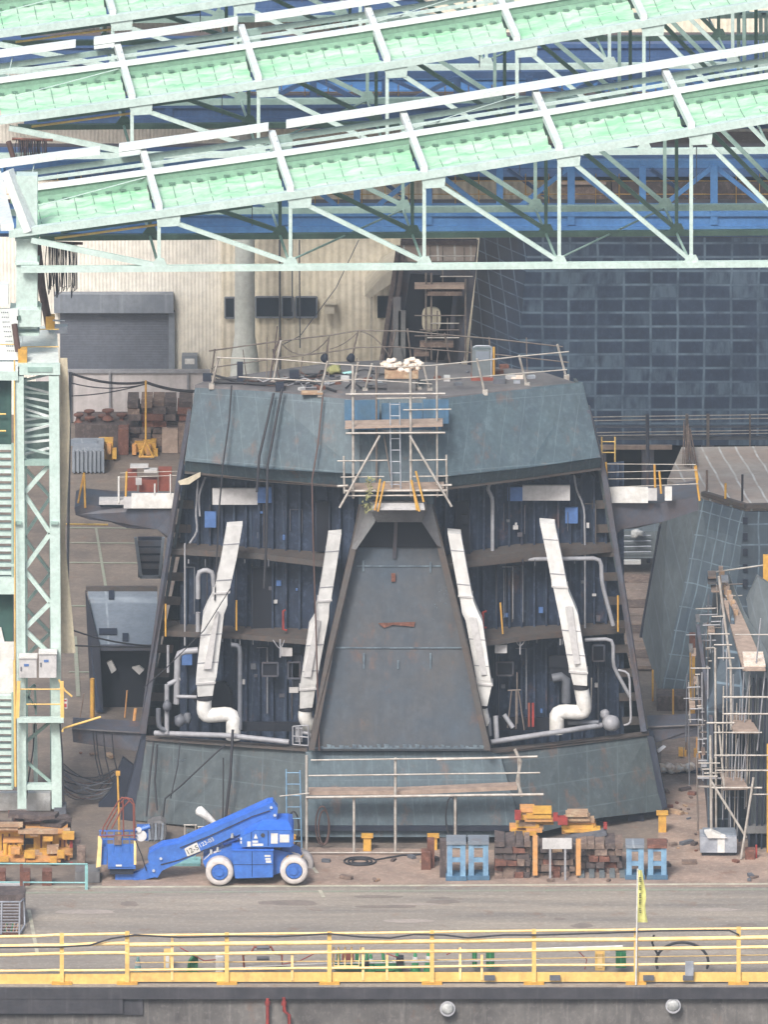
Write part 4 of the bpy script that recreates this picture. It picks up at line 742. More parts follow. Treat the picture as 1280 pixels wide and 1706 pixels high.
# ================= LOWER SCAFFOLD =================
sf = thing('long_scaffold', 'long low tube scaffold with a plank deck before the skirt', 'scaffold', on(660, 1420))
for x, y0, y1 in ((511, 1258, 1424), (590, 1325, 1424), (659, 1262, 1424), (759, 1325, 1398)):
    Yk = GY(1422); m = MB(); m.t([(x, y0, Yk), (x, y1, Yk)], 2.4); m.build('pole', 'scaf', sf)
for x0, x1, y, r in ((518, 896, 1266, 1.4), (728, 896, 1265, 2.0), (514, 900, 1292, 1.4), (510, 906, 1328, 2.4), (466, 516, 1326, 1), (514, 712, 1420, 1.4)):
    m = MB(); m.t([(x0, y, GY(1422) - .12), (x1, y - 5 if y < 1330 else y, GY(1422) - .12)], r); m.build('ledger', 'scaf', sf)
for x0, x1, y, yy in ((514, 660, 1318, 1317), (661, 862, 1318, 1309)):
    m = MB(); a, b = P(x0, y, 3.8), P(x1, yy, 3.8); m.prism([a, b, b + V((0, .5, 0)), a + V((0, .5, 0))], (0, 0, -.14)); m.build('plank', 'plank', sf)
m = MB(); m.t([(858, 1248, 3.7), (868, 1268, 3.7), (862, 1300, 3.7), (870, 1326, 3.7)], 3); m.t([(864, 1262, 3.7), (866, 1324, 3.7)], 2); m.build('corner_joint', 'scaf', sf)
m = MB(); Yk = GY(1418)
m.t([(477, 1281, Yk), (478, 1418, Yk)], 1.3); m.t([(500, 1283, Yk), (503, 1418, Yk)], 1.3)
for y in range(1287, 1418, 19): m.t([(477, y, Yk), (501, y, Yk)], .9)
tag(m.build('ladder', 'pale_blue'), 'pale blue ladder leaning on the skirt behind the boom lift', 'ladder')
for i, (x, y, rx, ry, Y) in enumerate(((537, 1375, 11, 34, 4.1), (540, 1378, 9, 30, 4.0), (752, 1360, 9, 34, 4.0), (489, 1380, 9, 30, 4.3))):
    c = P(x, y, Y); k = mp(Y); m = MB(); m.tube(arc(c, rx * k, 0, 2 * pi, 20, ay=V((0, 0, ry / rx))), .028, 6)
    tag(m.build('hose_loop', 'cable_brown' if i < 2 else 'rubber'), ['tall reddish hose loop hung on skirt at left end of scaffold', 'inner reddish hose loop hung on skirt at scaffold left', 'dark hose loop hung beside the right scaffold pole', 'dark hose loop behind the pale blue ladder'][i], 'hose')
m = MB(); k = mp(2.5)
for rr_ in (20, 27, 13): m.tube(arc(on(600, 1436) + V((0, 0, .04)), rr_ * k, 0, 2 * pi, 20, ay=V((0, .9, 0))), .03, 6)
m.tube([on(625, 1434) + V((0, 0, .04)), on(670, 1426) + V((0, 0, .04)), on(720, 1424) + V((0, 0, .04))], .03)
tag(m.build('ground_cable', 'rubber'), 'dark cable coiled flat on the ground below the long scaffold', 'cable')
for i, (x, y0, y1, w) in enumerate(((612, 1396, 1418, 13), (722, 1396, 1416, 13), (484, 1398, 1416, 12), (1104, 1358, 1387, 13))):
    Y = GY(y1) ; m = MB(); m.rect(x - w / 2, y0, x + w / 2, y1, Y, .28); m.rect(x - w * .75, y0 - 3, x + w * .75, y0, Y - .05, .4)
    tag(m.build('support_post', 'yellow_deep'), ['yellow support post under skirt, left of the middle pole', 'yellow support post under skirt, next to rusty block', 'yellow support post under skirt behind the blue ladder', 'yellow support post below the right skirt corner'][i], 'post', 'yellow supports under the block')
m = MB(); m.rect(702, 1420, 718, 1449, GY(1449), .5); m.rect(712, 1400, 724, 1446, GY(1446), .4); tag(m.build('rusty_block', 'rusty'), 'rusty red brown stepped steel block left of blue trestles', 'block')
# ================= SHELTER ROOFS =================
YA = 8.0
def topc(x): return 389.5 - .1515 * (x - 15) + 13 * sin(pi * min(max((x - 15) / 1270, 0), 1)) * .55   # front top chord row at x
ROOF = thing('shelter_roof', 'nearest mint green truss roof with pale green sheeting, lowest in view', 'roof', P(40, 430, YA), 'movable truss roofs over the yard')
zr = P(265, 355, YA).z
RV = PZ(238, 262, zr) - P(265, 357, YA)      # vector from the front truss to the rear truss (level)
RV.z = 0
XS = [12, 265, 484, 707, 932, 1152, 1372, 1590]; XE = 1640
def chordpts(x0, x1, n, off=V((0, 0, 0)), dz=0):
    return [P(x0 + (x1 - x0) * i / n, topc(x0 + (x1 - x0) * i / n), YA) + off + V((0, 0, dz)) for i in range(n + 1)]
def ribbon(pts, w, h, name, mt, par):
    m = MB()
    L = [(p, V((0, w / 2, 0)), V((0, 0, h / 2))) for p in pts]
    m.loft(L); return m.build(name, mt, par)
k = mp(YA)
def truss(f, mt, full=True, name='truss'):
    off = RV * f
    tr = ribbon(chordpts(15 if full else 330, XE, 12, off), .3 if f == 0 else .15, (13 if f == 0 else 9 if full else 5) * k, 'top_chord', mt, ROOF)
    m = MB(); m.beam(P(35 if full else 80, 449, YA) + off, P(XE, 439 - 2, YA) + off, .22, (10 if full else 9) * k); m.build('bottom_chord', mt, ROOF)
    for i, x in enumerate(XS):
        if i == 0: continue
        yb = 448 - (x - 35) * .0062; yt = topc(x)
        m = MB(); m.beam(P(x, yt, YA) + off, P(x, yb, YA) + off, .12, 5.4 * k); m.build('web_vertical', mt, ROOF)
        xn = XS[i + 1] if i + 1 < len(XS) else x + 215
        m = MB(); m.beam(P(x + 22, yt + 14, YA) + off, P(xn - 2, 446 - (xn - 35) * .0062 - 6, YA) + off, .14, 6.8 * k); m.build('web_diagonal', mt, ROOF)
        m = MB(); o2 = off + V((0, -.09, 0))
        m.prism([P(x - 14, yb - 4, YA) + o2, P(x - 4, yb - 17, YA) + o2, P(x + 8, yb - 17, YA) + o2, P(x + 14, yb - 4, YA) + o2], (0, .04, 0)); m.build('gusset', mt, ROOF)
        m = MB(); m.prism([P(x - 6, yt + 4, YA) + o2, P(x + 36, yt - 1, YA) + o2, P(x + 34, yt + 20, YA) + o2, P(x, yt + 22, YA) + o2], (0, .04, 0)); m.build('gusset', mt, ROOF)
    if full:
        m = MB(); m.beam(P(52, 400, YA) + off, P(262, 443, YA) + off, .16, 9 * k); m.build('web_diagonal', mt, ROOF)
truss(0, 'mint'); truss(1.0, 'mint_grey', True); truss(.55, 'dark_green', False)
for i, x in enumerate(XS):
    m = MB(); a = P(x, topc(x), YA) + V((0, 0, .22)); w = (22 if i == 0 else 11.5) * k
    m.beam(a - RV * .01, a + RV, w, .2); m.build('rafter', 'mint_white', ROOF)
ribbon(chordpts(30, XE, 12, RV * .55, .36), .26, .16, 'purlin', 'mint_white', ROOF)
ribbon(chordpts(30, XE, 12, RV * .55, .09), .1, .34, 'purlin_web', 'web_green', ROOF)
ribbon(chordpts(40, XE, 12, RV * .77, .2), .1, .11, 'purlin', 'mint', ROOF)
for x0, x1 in ((-10, 192), (224, 478), (508, XE)):
    ribbon(chordpts(x0, x1, 8, RV * .98, .5), .6, .17, 'cover_strip', 'mint_white', ROOF)
    if x1 < 1000: continue
ribbon(chordpts(224, 260, 2, RV * .96, .34), .6, .1, 'cover_strip', 'mint_white', ROOF)
# pale green sheeting, one sagging sheet for each bay
for i in range(len(XS) - 1):
    xa, xb = XS[i] + (30 if i == 0 else 6), XS[i + 1] - 6
    m = MB(); nx, ny = 26, 9; vs = []
    ph = random.uniform(0, 6)
    for a in range(nx + 1):
        for b in range(ny + 1):
            x = xa + (xb - xa) * a / nx; f = .02 + .5 * b / ny
            pnt = P(x, topc(x), YA) + RV * f
            s_ = sin(pi * b / ny); 
            vs.append(pnt + V((0, 0, -.10 - .05 * abs(sin(pi * a / nx * 3.5)) * s_ + .11 * sin(b * 2.4 + ph + a * .16) * s_ + random.uniform(-.03, .03))))
    fs = [[a * (ny + 1) + b, (a + 1) * (ny + 1) + b, (a + 1) * (ny + 1) + b + 1, a * (ny + 1) + b + 1] for a in range(nx) for b in range(ny)]
    m.add(vs, fs, True); sh = m.build('roof_sheet', 'roof_green', ROOF)
    m = MB()
    for q in range(1, 7):
        x = xa + (xb - xa) * q / 7; a = P(x, topc(x), YA); m.tube([a + RV * .03 + V((0, 0, -.05)), a + RV * .26 + V((0, 0, -.12)), a + RV * .47 + V((0, 0, -.03))], .013, 5)
    m.build('sheet_seam', 'web_green', sh)
    m = MB()
    for q in range(9):
        x = xa + (xb - xa) * (q + .3) / 9; a = P(x, topc(x), YA) + RV * .5; m.box(a + V((0, -.1, -.02)), (.22, .08, .05))
    m.build('sheet_clip', 'clip_green', sh)
    m = MB(); a = P(xa, topc(xa), YA) + RV * .53; b2 = P(xb, topc(xb), YA) + RV * .53; m.prism([a + V((0, -.2, .1)), b2 + V((0, -.2, .1)), b2 + V((0, -.25, -.2)), a + V((0, -.25, -.2))], (0, .05, 0)); m.build('sheet_edge', 'web_green', sh)
m = MB(); m.tube([P(80, topc(80), YA) + RV * .98 + V((0, 0, .3)), P(60, topc(60), YA) + RV * .6]  , .02, 5); m.tube([P(640, topc(640), YA) + RV * .6 + V((0, 0, .2)), P(900, topc(900), YA) + RV * .95 + V((0, 0, .3))], .02, 5); m.tube([P(300, topc(300), YA) + RV * .6 + V((0, 0, .2)), P(70, topc(70), YA) + RV * .3 + V((0, 0, .2))], .02, 5); m.build('stay_wire', 'mint', ROOF)
m = MB(); m.beam(P(90, 407, YA) + V((0, .8, 0)), P(300, 379, YA) + V((0, .8, 0)), .07, .07); m.build('yellow_tube', 'yellow', ROOF)
ribbon(chordpts(100, 420, 4, V((0, 1.2, 0)), -.35), 1.2, .1, 'rolled_edge', 'dark_green', ROOF)
for i, x in enumerate(XS[1:-1]):
    yb = 448 - (x - 35) * .0062; a = P(x, yb, YA); b = P(XS[i + 2], 448 - (XS[i + 2] - 35) * .0062, YA) + RV
    m = MB(); m.tube([a, a + RV], .05, 6); m.build('lateral_tie', 'mint_grey', ROOF)
    if i % 2: m = MB(); m.tube([a + RV * .1, b], .035, 6); m.build('lateral_brace', 'mint_grey', ROOF)
    for q in range(2):
        xx = x + random.uniform(20, 190); t0 = P(xx, topc(xx), YA) + RV * random.uniform(.6, 1.0); m = MB(); m.tube([t0, t0 - V((0, 0, random.uniform(1.2, 3.4)))], .018, 5); m.build('hanging_wire', 'pipe_dark', ROOF)
    m = MB(); t0 = P(x, topc(x), YA) + RV * .78; m.tube([t0 + V((0, 0, .1)), t0 + V((0, 0, .55))], .03, 5); m.build('stub_post', 'mint_white', ROOF)
m = MB()
for f_ in (.62, .7, .86):
    m.tube([q + V((0, 0, random.uniform(-.05, .05))) for q in chordpts(40, XE, 12, RV * f_, .0)], .02, 5)
m.build('cable_line', 'pipe', ROOF)
a0 = P(265, 357, YA)
R2 = copy_tree(ROOF, None, PZ(220, 172, a0.z) - a0); R2['label'] = 'second mint green truss roof, behind and above the nearest'
R3 = copy_tree(ROOF, None, PZ(188, 32, a0.z) - a0); R3['label'] = 'farthest mint truss roof, cut by the upper left frame edge'
# ================= STAIR TOWER AT LEFT =================
TW = thing('support_tower', 'mint green lattice tower with stairs and platform at far left', 'tower', on(66, 1360))
def tb(a, b, w, h=None, name='brace', mt='mint'):
    m = MB(); m.b(a, b, w, h); return m.build(name, mt, TW)
tb((45, 290, 8.6), (45, 545, 8.6), 35, 30, 'mast'); tb((12, 285, 8.3), (50, 385, 8.0), 22, 14, 'leg_top', 'mint_white'); 
for y in (400, 440, 516, 558): m = MB(); m.rect(25, y - 2, 65, y + 2, 8.2, 1); m.build('band', 'mint', TW)
m = MB(); m.rect(16, 517, 68, 545, 8.1, 1); m.build('mast_base', 'mint', TW)
m = MB(); m.rect(-10, 475, 14, 510, 7.9, .5); m.build('control_cabinet', 'mint_white', TW)
m = MB(); m.rect(28, 527, 34, 534, 8.0, .1); m.build('lens', 'dark_green', TW)
# platform
zp_ = P(66, 610, 7.6).z
m = MB(); m.prism([P(33, 606, 7.5), P(98, 606, 7.5), P(98, 606, 7.5) + V((-.2, 5.2, 0)), P(33, 606, 7.5) + V((0, 5.2, 0))], (0, 0, -.1)); m.prism([P(-30, 625, 7.4), P(32, 625, 7.4), P(32, 625, 7.4) + V((0, 5, 0)), P(-30, 625, 7.4) + V((0, 5, 0))], (0, 0, .3)); m.build('platform', 'mint_white', TW)
m = MB(); m.rect(30, 607, 100, 625, 7.4, .2); m.rect(-30, 619, 30, 634, 7.35, .2); m.build('platform_beam', 'mint', TW)
m = MB(); m.rect(46, 612, 87, 620, 7.36, .05); m.build('beam_slot', 'mint_grey', TW)
for x0, y0, x1, y1, Y in ((76, 528, 91, 549, 11.4), (30, 583, 45, 606, 7.6)): m = MB(); m.rect(x0, y0, x1, y1, Y, .4); m.build('yellow_box', 'yellow_deep', TW)
m = MB()
for y in (549, 578): m.t([(37, y, 9), (98, y, 9)], .9)
m.t([(-10, 574, 8), (30, 574, 8)], .9); m.build('yellow_rail', 'yellow', TW)
m = MB(); m.t([(24, 540, 7.9), (30, 586, 7.8)], 5, 8); m.t([(62, 440, 10), (82, 545, 12)], 7, 8); m.build('rusty_tube', 'cable_brown', TW)
m = MB(); m.rect(91, 545, 112, 556, 11, .4); m.t([(88, 534, 11), (108, 535, 11)], 1.5); m.build('bracket', 'steel', TW)
# lattice shaft
for x, y0, y1, Y, w in ((32, 625, 1345, 7.6, 15), (90, 625, 1345, 7.6, 17), (40, 630, 1330, 11.0, 9), (86, 630, 1330, 11.0, 9)):
    tb((x, y0, Y), (x + (8 if Y < 8 else 4) * .6, y1 if Y > 8 else 1345, Y), w, w, 'column', 'mint' if Y < 8 else 'mint_grey')
ys = [772, 822, 888, 948, 1004, 1048, 1090]
for i in range(len(ys) - 1):
    a, b = ((40, 84) if i % 2 else (84, 40)); tb((a, ys[i], 7.8), (b, ys[i + 1], 7.8), 7)
    tb((b, ys[i] + 6, 10.9), (a, ys[i + 1] + 6, 10.9), 5, None, 'brace', 'mint_grey')
for i in range(15):
    y = 634 + i * 9.4
    tb((38 + random.uniform(0, 4), y, 8 + .2 * (i % 3)), (84, y + random.uniform(-14, 14), 8.4), 3.6, None, 'brace', 'mint_white' if i % 2 else 'mint')
m = MB(); m.rect(28, 768, 96, 776, 7.5, .3); m.build('tie_beam', 'mint_grey', TW)
m = MB(); m.rect(39, 636, 84, 768, 11.2, .05); m.build('back_panel', 'mint_grey', TW)
for y, x0, x1 in ((872, 24, 36), (872, 84, 97)): m = MB(); m.rect(x0, y - 2, x1, y + 2, 7.3, .3); m.build('joint_plate', 'mint_grey', TW)
for (x0, y0, x1, y1) in ((32, 1096, 61, 1129), (65, 1089, 94, 1129)):
    m = MB(); m.rect(x0, y0, x1, y1, 6.9, .45); bx = m.build('electric_box', 'box_grey', TW); m = MB(); m.rect(x0 - 1, y0 - 1, x1 + 1, y0 + 1, 6.85, .55); m.build('lid', 'white', bx)
    m = MB(); m.rect(x0 + 8, y0 + 10, x0 + 16, y0 + 14, 6.885, .01); m.build('label_strip', 'label_blue', bx); m = MB(); m.rect(x0 + 2, y0 + 15, x0 + 4, y0 + 22, 6.86, .03); m.build('latch', 'pipe_dark', bx)
# low platform
m = MB(); m.prism([P(30, 1198, 7.0), P(104, 1198, 7.0), P(104, 1198, 9.5), P(30, 1198, 9.5)], (0, 0, -.1)); m.build('platform', 'canvas', TW)
m = MB(); m.rect(29, 1196, 106, 1204, 6.9, .2); m.build('platform_beam', 'mint', TW)
m = MB()
for x in (31, 103): m.b((x, 1135, 7), (x - (2 if x < 50 else -1), 1196, 7), 6)
m.build('yellow_post', 'yellow', TW)
m = MB(); m.t([(31, 1148, 7), (103, 1148, 7)], 1.2); m.t([(44, 1173, 7), (103, 1173, 7)], 1.2); m.t([(98, 1132, 7), (108, 1150, 7), (120, 1160, 7)], 1.8); m.t([(104, 1218, 7), (106, 1213, 7.2), (168, 1194, 7.4)], 2); m.t([(24, 1100, 7), (26, 1310, 7)], 2.2); m.t([(24, 600, 7.4), (25, 1100, 7)], 1.2); m.build('yellow_rail', 'yellow', TW)
m = MB(); m.rect(106, 1164, 112, 1180, 7, .03); sg = m.build('sign', 'white', TW); m = MB(); m.rect(107, 1165.5, 111, 1168, 6.98, .01); m.rect(107, 1172, 111, 1178, 6.98, .01); m.build('sign_mark', 'sign_red', sg)
tb((38, 1240, 7.9), (86, 1200, 7.9), 5, None, 'brace', 'mint_grey'); tb((40, 1265, 7.9), (84, 1302, 7.9), 5, None, 'brace', 'mint_grey'); tb((58, 1206, 9), (60, 1312, 9), 7, None, 'column')
m = MB(); m.rect(36, 1307, 100, 1316, 7.5, .3); m.build('tie_beam', 'mint', TW)
m = MB(); m.rect(90, 1345, 110, 1368, 7.4, .7); m.build('foot', 'pipe_dark', TW)
for a, b in (((45, 1150), (58, 1140)), ((58, 1140), (60, 1190)), ((44, 1155), (60, 1180)), ((40, 1205), (50, 1150))): tb((*a, 8.6), (*b, 8.6), 3.5, None, 'brace', 'mint_grey')
m = MB(); m.t([(58, 1205, 8), (55, 1250, 8), (47, 1300, 8), (44, 1330, 8)], 1.3); m.t([(100, 1206, 7.2), (104, 1260, 7.2), (106, 1340, 7.2)], 1.6); m.build('cable', 'rubber', TW)
# stairs
def stair(y0, y1, dy, x0=-30, x1=21):
    m = MB(); y = y0; i = 0
    while y < y1:
        a = P(x0, y, 7.6 + (i % 2) * .0); m.beam(P(x0, y, 7.6), P(x1, y, 7.6), .3, 5.5 * mp(8)); y += dy; i += 1
    m.build('stair_tread', 'mint', TW)
    m = MB(); m.b((x1, y0 - 6, 7.5), (x1, y1, 7.5), 4, 8); m.build('stringer', 'mint_grey', TW)
stair(745, 960, 13); stair(1160, 1312, 11.6)
m = MB(); m.rect(-30, 962, 24, 990, 7.4, .3); m.rect(-30, 940, 24, 944, 7.4, .1); m.build('landing', 'mint', TW)
m = MB(); m.rect(-30, 1070, 23, 1155, 7.9, .1); m.pp([(-30, 1046, 7.95), (2, 1046, 7.95), (8, 1072, 7.95), (-30, 1072, 7.95)], .1); m.build('white_sheet', 'white', TW)
m = MB(); m.rect(-30, 990, 22, 1068, 8.1, .1); m.build('green_net', 'net_green', TW)
m = MB(); m.rect(-30, 634, 19, 741, 8.0, .1); m.build('green_net', 'net_green', TW)
m = MB()
for y in (690, 718): m.t([(-5, y, 7.8), (10, y, 7.8)], 1.5)
m.build('yellow_rail', 'yellow', TW)
m = MB()
for i in range(9):
    for j in range(4): m.rect(2 + j * 3.2 + i * 1.2, 520 + i * 8, 3.6 + j * 3.2 + i * 1.2, 521.5 + i * 8, 7.98, .01)
m.build('rivets', 'pipe_dark', TW)
m = MB(); m.rect(-30, 515, 30, 600, 8.0, .1); m.build('side_panel', 'mint_white', TW)
m = MB(); m.rect(-60, 455, -2, 535, 9.5, .2); m.rect(40, 395, 64, 545, 14, .2); m.build('inner_panel', 'cream_flat', TW)
# hanging canvas beside the tower
m = MB(); rows_ = []
pr = [(99, 597, 112), (99, 700, 117), (99, 800, 114), (98, 900, 108), (99, 960, 114), (99, 1030, 121), (99, 1088, 126)]
for x0, y, x1 in pr: rows_.append([P(x0 + (x1 - x0) * q / 4, y, 8.2 + .12 * (q % 2)) for q in range(5)])
vs = sum(rows_, []); n_ = len(pr); m.add(vs + [v + V((0, .04, 0)) for v in vs], [[a * 5 + q, a * 5 + q + 1, a * 5 + 6 + q, a * 5 + 5 + q] for a in range(n_ - 1) for q in range(4)] + [[o + 5 * n_ for o in (a * 5 + 5 + q, a * 5 + 6 + q, a * 5 + q + 1, a * 5 + q)] for a in range(n_ - 1) for q in range(4)], True)
tag(m.build('canvas_sheet', 'canvas'), 'long beige canvas sheet hanging down the right side of tower', 'canvas')
m = MB(); m.t([(117, 620, 12), (115, 800, 12), (113, 940, 12), (112, 1080, 12)], 2.2); tag(m.build('down_cable', 'pipe_dark'), 'dark vertical cable bundle hanging beside the canvas sheet', 'cable')
for q, (xx, yy, YY, lb) in enumerate(((78, 404, 10, 'black cable coils bunched on a bracket under the nearest roof'), (28, 232, 24, 'black cable coils bunched under the second roof at left'))):
    hg = thing('cable_bundle', lb, 'cable', P(xx, yy, YY), 'cable coils hung under the roofs'); 
    hh = 95 if q == 0 else 38
    for i in range(18):
        x = xx + i * 2.7; h = hh * random.uniform(.75, 1.0); m = MB(); YY_ = YY + random.uniform(-.2, .2)
        m.t([(x, yy, YY_), (x + random.uniform(-3, 2), yy + h * .4, YY_), (x + random.uniform(-2, 4), yy + h, YY_), (x + random.uniform(3, 6), yy + h * .95, YY_), (x + random.uniform(2, 6), yy + h * .4, YY_), (x + 4, yy, YY_)], .8, 5); m.build('coil', ('rubber', 'cable_brown', 'frame_navy')[i % 3], hg)
    m = MB(); m.t([(xx - 8, yy, YY), (xx + 60, yy + 2, YY)], 2.5); m.build('hanger', 'rusty', hg)
    m = MB(); m.t([(xx - 14, yy + 4, YY), (xx - 6, yy + hh * .8, YY)], 5); m.build('arm', 'cable_brown', hg)
# ================= BLUE OVERHEAD CRANE GIRDERS =================
def blue(x0, x1, yt, yb, Y, label, mats=('crane_blue', 'crane_navy'), sp=235, x00=570, deck_=True):
    t = thing('crane_girder', label, 'crane', P((x0 + x1) / 2, yb, Y), 'blue crane girders across the yard')
    a, n = mats
    m = MB(); m.rect(x0, yb - 32, x1, yb - 12, Y, .15); m.build('lower_web', a, t)
    m = MB(); m.rect(x0, yb - 14, x1, yb - 3, Y - .15, .5); m.build('lower_flange', a, t)
    m = MB(); m.rect(x0, yb - 38, x1, yb - 31, Y - .1, 1.4); m.build('rail_flange', a, t)
    m = MB(); m.rect(x0, yb - 4, x1, yb + 3, Y + .1, .8); m.build('bottom_plate', n, t)
    m = MB(); m.rect(x0, yb - 120 + 90, x1, yb - 26, Y + 2.2, .15); m.build('rear_web', n, t)
    if yt is not None:
        m = MB(); m.rect(x0, yt, x1, yt + 12, Y + .3, .3); m.build('upper_chord', a, t)
        m = MB(); m.rect(x0, yt + 4, x1, yt + 12, Y + 2.5, .3); m.build('upper_chord', n, t)
        x = x00
        while x > x0: x -= sp
        i = 0
        while x < x1:
            m = MB(); m.b((x, yt + 8, Y), (x, yb - 18, Y), 12, 8); m.build('web_post', a, t)
            m = MB(); m.b((x - sp / 2, yb - 22, Y + .2), (x - 2, yt + 10, Y + .2), 7); m.build('web_brace', a, t)
            m = MB(); m.b((x + 2, yt + 10, Y + .2), (x + sp / 2, yb - 22, Y + .2), 7); m.build('web_brace', a, t)
            m = MB(); m.b((x + sp / 2, yt + 8, Y + .1), (x + sp / 2, yb - 20, Y + .1), 11, 8); m.build('web_post', a, t)
            m = MB(); m.b((x - sp / 2 + 14, yt + 14, Y + 2.4), (x + 8, yb - 28, Y + 2.4), 6); m.build('web_brace', n, t)
            x += sp
        m = MB()
        x = x0
        while x < x1: m.t([(x, yt + 22, Y + 1.2), (x, yb - 34, Y + 1.2)], .8, 4); x += 39
        for yy in (yt + 34, yt + 56): m.t([(x0, yy, Y + 1.2), (x1, yy, Y + 1.2)], .7, 4)
        m.build('walkway_rail', 'yellow_deep', t)
    m = MB(); m.rect(x0, yb - 42, x1, yb - 37, Y + .4, 1.6); m.build('walkway', 'walkway', t)
    return t
blue(-60, 1400, 268, 392, 30, 'nearest bright blue lattice crane girder crossing above the dark hull', sp=238, x00=952)
blue(40, 1400, 120, 212, 50, 'second blue lattice crane girder with navy webs, behind nearest roof', ('crane_navy', 'crane_navy'), sp=240, x00=522)
blue(-60, 1400, None, 298, 46, 'low navy crane beam seen at left under the nearest roof', ('crane_navy', 'frame_navy'))
blue(-60, 1400, None, 112, 58, 'third navy crane girder seen between the roofs at upper right', ('crane_navy', 'crane_navy'))
blue(200, 1400, None, 164, 56, 'plain blue crane girder just above the second one', ('crane_blue', 'crane_navy'))
blue(-60, 700, None, 30, 60, 'topmost blue crane girder at the upper left of view', ('crane_navy', 'crane_navy'))
# ================= BUILDING =================
YB = GY(690); bd = thing('factory_building', 'cream corrugated factory hall with grey roller shutter and windows', 'building', on(400, 690))
def br(name, mt, par, *r): m = MB(); m.rect(*r); return m.build(name, mt, par)
br('wall', 'cream', bd, -400, -40, 369, 700, YB, .3); br('wall', 'cream_warm', bd, 369.5, -40, 1900, 700, YB + .1, .3)
m = MB(); m.prism([P(-400, -40, YB), P(1900, -40, YB), P(1900, -40, YB + 30), P(-400, -40, YB + 30)], (0, 0, .3)); m.build('roof', 'pipe', bd)
br('pilaster', 'cream_warm', bd, 369, -40, 396, 700, YB - .25, .3)
sh = br('roller_shutter', 'shutter', bd, 100, 521, 281, 720, YB - .12, .1); br('shutter_hood', 'shutter_head', sh, 90, 491, 289, 522, YB - .5, .45); br('shutter_jamb', 'shutter_head', sh, 281, 520, 291, 720, YB - .3, .28)
for x0, x1, y0, y1 in ((375, 391, 496, 530), (426, 466, 495, 529), (470, 489, 495, 529), (493, 528, 495, 529)):
    wo = .3 if x0 < 400 else 0; wn = br('window', 'glass_dark', bd, x0, y0, x1, y1, YB - .04 - wo, .1); m = MB()
    for a, b in (((x0, y0), (x1, y0)), ((x1, y0), (x1, y1)), ((x1, y1), (x0, y1)), ((x0, y1), (x0, y0))): m.b((*a, YB - .1 - wo), (*b, YB - .1 - wo), 2.6)
    m.build('window_frame', 'shutter_head', wn)
br('meter_box', 'cream_flat', bd, 541, 507, 557, 523, YB - .5, .4); br('meter_hood', 'cream_flat', bd, 539, 504, 560, 508, YB - .6, .5)
pb = br('wall_cabinet', 'shutter_head', bd, 303, 593, 329, 640, YB - .6, .5); br('cabinet_label', 'white', pb, 308, 598, 324, 607, YB - .62, .02)
m = MB(); m.pp([(608, 494, YB - 3), (640, 458, YB - 3), (672, 440, YB - 3), (672, 470, YB - 3), (650, 474, YB - 3), (616, 498, YB - 3)], 3); m.build('porch_roof', 'cream_flat', bd)
br('porch_post', 'cream_flat', bd, 617, 496, 621, 600, YB - 2.9, .2); br('window', 'glass_dark', bd, 629, 494, 648, 530, YB - .04, .1); 
m = MB(); m.tube([P(408, 400, YB - 3), P(408, 560, YB - 3), P(408, 600, YB - 3), P(408, 640, YB - 3)], [16 * mp(YB), 17 * mp(YB), 23 * mp(YB), 25 * mp(YB)], 20); m.tube([P(408, 400, YB - 3), P(408, 200, YB - 3)], 16 * mp(YB), 20)
tag(m.build('crane_column', 'pale_column'), 'thick pale grey green round column with flared base before the hall', 'column')
m = MB(); m.t([(466, 400, YB - 2), (467, 640, YB - 2)], 1.8); m.t([(499, 400, YB - 2), (500, 580, YB - 2)], 1.2); m.t([(487, 400, YB - 2), (487, 520, YB - 2)], 1.2); tag(m.build('drain_pipes', 'pipe_dark'), 'thin vertical pipes in front of the hall windows', 'pipe')
m = MB(); m.t([(598, 400, YB - 3), (560, 480, YB - 3), (500, 560, YB - 4), (470, 575, YB - 5)], .8); tag(m.build('guy_wire', 'pipe_dark'), 'thin guy wire slanting across the cream wall', 'wire')
# upper factory details seen between roofs
for (x0, y0, x1, y1, lb) in ((930, 262, 1010, 345, 'brown panelled shed end behind the nearest crane girder'), (1020, 240, 1400, 395, 'dark brown shed front behind crane girder at far right')):
    t = thing('shed', lb, 'shed', P(x0, y1, YB - 5)); br('wall', 'timber' if x0 < 1000 else 'timber_dark', t, x0, y0, x1, y1 + 380, YB - 4, 2); br('band', 'plank', t, x0, y0 + 40, x1, y0 + 46, YB - 4.1, .05)
for x, y0, y1 in ((1231, 20, 160), (1241, 20, 160), (1277, 20, 160), (1268, 20, 160)):
    m = MB(); m.b((x, y0, 45), (x, y1, 45), 6); m.b((x, y0, 45), (x, y0 + 4, 45), 16); tag(m.build('mint_post', 'mint_grey'), 'pale green vertical post between roofs at top right', 'post', 'green posts at top right')
